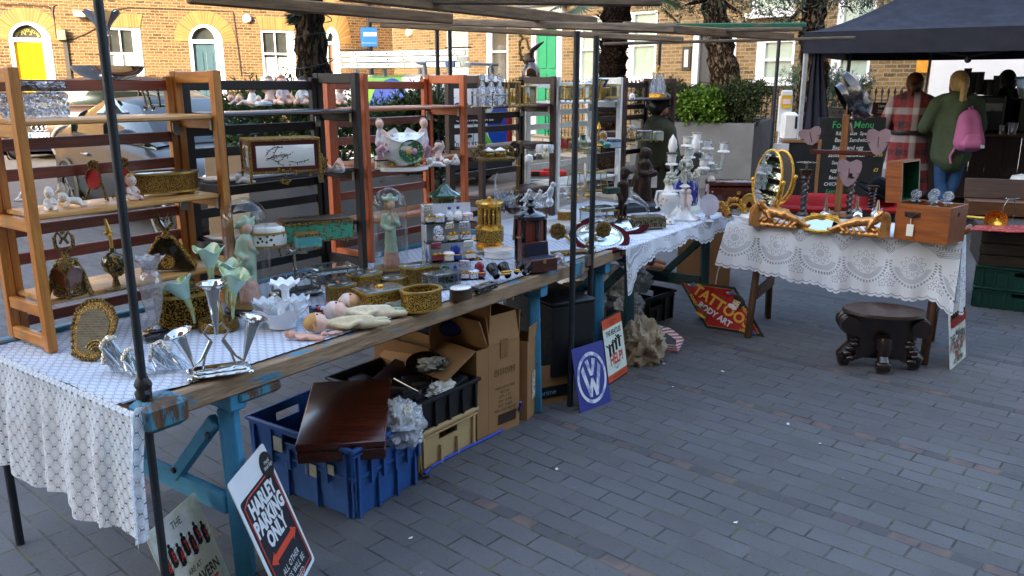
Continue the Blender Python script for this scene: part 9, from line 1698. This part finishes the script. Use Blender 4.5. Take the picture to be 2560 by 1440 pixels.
def body(nm,label,loc,rz,H_,legs,skinm,arms,pose=0,sh=.185,lean=0,shoe=INK):
 """standing body as one skin: legs, trunk, arms with hands, neck and head; faces +y"""
 t=thing('person',label,'person',loc,rz);s=H_/1.7;P=[]
 def c(a,b,r1,r2,m=0):P.append((Vector(a)*s,Vector(b)*s,r1*s,r2*s,m))
 for k_,(hx,kx,fx,fy)in zip((-1,1),legs):c((k_*.09,0,.9),(kx,.02,.5),.095,.065,1);c((kx,.02,.5),(fx,fy,.1),.065,.05,1);c((fx,fy,.06),(fx,fy+.14,.035),.05,.035,2)
 c((0,0,.92),(0,lean*.4,1.15),.15,.125,1);c((0,lean*.4,1.15),(0,lean,1.33),.135,.13,0);c((-sh+.03,lean,1.4),(sh-.03,lean,1.4),.075,.075,0);c((0,lean,1.42),(0,lean+.02,1.52),.05,.048)
 c((0,lean+.03,1.58),(0,lean+.03,1.62),.088,.088);c((0,lean+.075,1.53),(0,lean+.08,1.545),.05,.05);c((0,lean+.118,1.57),(0,lean+.12,1.58),.014,.014)
 for k_ in(-1,1):c((k_*.088,lean+.03,1.57),(k_*.09,lean+.03,1.59),.016,.016)
 for k_,(e,h_)in zip((-1,1),arms):
  c((k_*sh,lean,1.39),e,.052,.042);c(e,h_,.042,.03);d=(Vector(h_)-Vector(e)).normalized();h_=Vector(h_);c(h_,h_+d*.07,.034,.03)
  for j in range(4):o_=d.cross(Vector((0,0,1)));o_=(o_.normalized()if o_.length>.1 else Vector((1,0,0)))*(j-1.5)*.018;c(h_+d*.08+o_,h_+d*(.13+.012*(j in(1,2)))+o_+Vector((0,0,-.02)),.0105,.009)
  c(h_+d*.03+Vector((0,0,.02)),h_+d*.075+Vector((0,-.02,.045)),.012,.01)
 m=blob(P,.0135*s,2);m.build('body',[PSK,skinm,shoe],t);return t,s
def garment(t,s,name,prs,mat,vox=.017,sm=2):return blob([(Vector(a)*s,Vector(b)*s,r1*s,r2*s,*m_)for a,b,r1,r2,*m_ in prs],vox*s,sm).build(name,mat,t)
stl=[(0,-.09,-.1,0),(0,.09,.1,0)]
q=aty(2277,300,9.55);armf=[((-.27,.1,1.12),(-.14,.3,1.08)),((.27,.1,1.12),(.16,.32,1.1))]
t,s=body('w','woman in a red tartan coat with auburn hair tied back, at the counter',(q.x,q.y,0),-.35,1.69,stl,INK,armf)
garment(t,s,'coat',[((-.13,0,1.39),(.13,0,1.39),.105,.105),((0,0,1.36),(0,0,1.1),.17,.15),((-.07,0,1.34),(-.06,0,1.08),.12,.11),((.07,0,1.34),(.06,0,1.08),.12,.11),((0,0,1.05),(0,0,.45),.155,.21),((-.1,0,1.0),(-.13,0,.42),.1,.14),((.1,0,1.0),(.13,0,.42),.1,.14)]+[p_ for k_ in(-1,1)for p_ in(((k_*.19,0,1.38),(k_*.27,.1,1.12),.085,.072),((k_*.27,.1,1.12),(k_*.17,.27,1.09),.07,.058))]+[((-.05,.0,1.46),(.05,0,1.46),.075,.075)],TART)
m=MB();m.lathe([(.185*s,1.03*s),(.19*s,1.05*s),(.185*s,1.08*s)],26,sx=1.1,sy=.92);m.build('belt',INK,t)
AUB=mt('auburn_hair','4d2a1a',.5,var=.3,vs=40,stretch=(1,1,.2));garment(t,s,'hair',[((0,.01,1.62),(0,.03,1.64),.1,.095),((0,-.02,1.57),(0,-.02,1.6),.085,.09),((-.02,-.11,1.57),(-.03,-.13,1.55),.042,.035),((-.03,-.13,1.55),(-.04,-.13,1.47),.03,.015)],AUB,.013)
q=aty(2388,300,9.2)
t,s=body('w','woman in an olive parka and jeans with a blond ponytail and pink backpack',(q.x,q.y,0),-.12,1.70,[(0,-.07,.04,-.08),(0,.08,-.02,.12)],JEAN,[((-.28,.06,1.12),(-.2,.28,1.05)),((.28,.08,1.12),(.2,.3,1.1))],shoe=mt('tan_boot','7a4a2c',.6));W2P=t
garment(t,s,'parka',[((-.13,0,1.38),(.13,0,1.38),.115,.115),((0,0,1.34),(0,0,1.0),.19,.18),((-.08,0,1.34),(-.09,0,.82),.13,.13),((.08,0,1.34),(.09,0,.82),.13,.13),((0,0,1.0),(0,0,.8),.18,.19),((-.08,-.08,1.42),(.08,-.08,1.42),.085,.085),((0,-.12,1.36),(0,-.13,1.3),.1,.06)]+[p_ for k_ in(-1,1)for p_ in(((k_*.2,0,1.37),(k_*.29,.06,1.12),.092,.08),((k_*.29,.06,1.12),(k_*.21,.25,1.07),.078,.062))],PARK)
BLO=mt('blond_hair','a08556',.5,var=.35,vs=40,stretch=(1,1,.2));garment(t,s,'hair',[((0,.01,1.62),(0,.03,1.645),.1,.096),((0,-.03,1.58),(0,-.02,1.6),.088,.09),((0,-.11,1.6),(0,-.14,1.56),.035,.035),((0,-.14,1.56),(-.02,-.17,1.42),.04,.034),((-.02,-.17,1.42),(-.05,-.16,1.27),.034,.012),((.01,-.17,1.42),(.02,-.17,1.3),.026,.01)],BLO,.013)
bp=Vector((q.x-.07,q.y,0));t=thing('backpack','dusty pink backpack worn by the woman in the olive parka','backpack',bp,-.12);PNK2=mt('dusty_pink_canvas','a8628c',.85,var=.1,vs=9,spec=.15);s=1.0
garment(t,s,'bag',[((.08,-.27,.98),(.18,-.27,.98),.11,.11),((.07,-.27,.98),(.08,-.25,1.22),.1,.085),((.19,-.27,.98),(.15,-.25,1.22),.1,.08),((.1,-.24,1.25),(.14,-.24,1.26),.075,.07)],PNK2,.016)
garment(t,s,'front_pocket',[((.07,-.345,.96),(.19,-.345,.96),.06,.06),((.09,-.34,1.02),(.18,-.34,1.02),.05,.05)],PNK2,.014);MB().bbox((.22,-.405,.94),(.04,.008,.035),.002).build('badge',mt('pale_badge','b7bcc8',.6),t)
m=MB();m.path([(.14,-.2,1.25),(.15,-.13,1.36),(.16,-.02,1.42),(.17,.08,1.38),(.18,.13,1.22)],.028,8,flat=.35,up=(0,1,0));m.path([(.02,-.22,.92),(-.02,-.2,.82),(0,-.2,.74)],.02,6,flat=.4);m.path([(.12,-.25,1.27),(.1,-.24,1.34),(.14,-.22,1.36),(.15,-.22,1.29)],.011,6);m.build('straps',PNK2,t)
q=aty(2508,300,10.35)
t,s=body('b','barista in a black jacket with cropped dark hair, back turned behind the counter',(q.x,q.y,0),.15,1.73,stl,INK,[((-.3,.05,1.15),(-.2,.25,1.05)),((.3,.0,1.15),(.36,.2,1.08))],sh=.21)
garment(t,s,'jacket',[((-.16,0,1.4),(.16,0,1.4),.115,.115),((-.08,0,1.36),(-.09,0,.9),.16,.16),((.08,0,1.36),(.09,0,.9),.16,.16)]+[p_ for k_ in(-1,1)for p_ in(((k_*.22,0,1.38),(k_*.31,.04,1.15),.095,.082),((k_*.31,.04,1.15),(k_*.26,.2,1.08),.08,.06))],DJK);garment(t,s,'hair',[((0,.015,1.61),(0,.03,1.645),.1,.093),((0,-.02,1.56),(0,-.01,1.6),.082,.088)],mt('black_hair','121012',.7),.013)
q=aty(1652,280,7.0)
t,s=body('s','seller in an olive anorak and dark beanie, standing behind the right end shelf unit',(q.x-.05,q.y,0),-pi/2+.15,1.47,[(0,-.09,-.1,.05),(0,.09,.12,-.03)],INK,[((-.24,.12,1.1),(-.2,.34,1.02)),((.24,.14,1.1),(.16,.36,1.06))],lean=.06,shoe=mt('tan_leather_shoe','8a5230',.5))
garment(t,s,'anorak',[((-.14,.06,1.38),(.14,.06,1.38),.12,.12),((-.08,.04,1.36),(-.09,0,.85),.16,.17),((.08,.04,1.36),(.09,0,.85),.16,.17),((0,.02,1.45),(0,0,1.44),.11,.1)]+[p_ for k_ in(-1,1)for p_ in(((k_*.2,.06,1.37),(k_*.27,.12,1.1),.095,.08),((k_*.27,.12,1.1),(k_*.21,.3,1.04),.078,.06))],OLJ)
garment(t,s,'beanie',[((0,.07,1.645),(0,.085,1.665),.1,.095),((0,.03,1.62),(0,.05,1.64),.095,.09)],INK,.013);garment(t,s,'scarf',[((-.03,.09,1.49),(.03,.09,1.49),.075,.075),((0,.15,1.52),(0,.14,1.5),.035,.04)],INK,.013);m=MB();[m.ball((k_*.035*s,(.06+.112)*s,1.6*s),.011*s,8)for k_ in(-1,1)];m.build('eyes',FACE,t);MB().ball((0,(.06+.118)*s,1.545*s),(.025*s,.008*s,.008*s),8).build('lips',LIP,t)
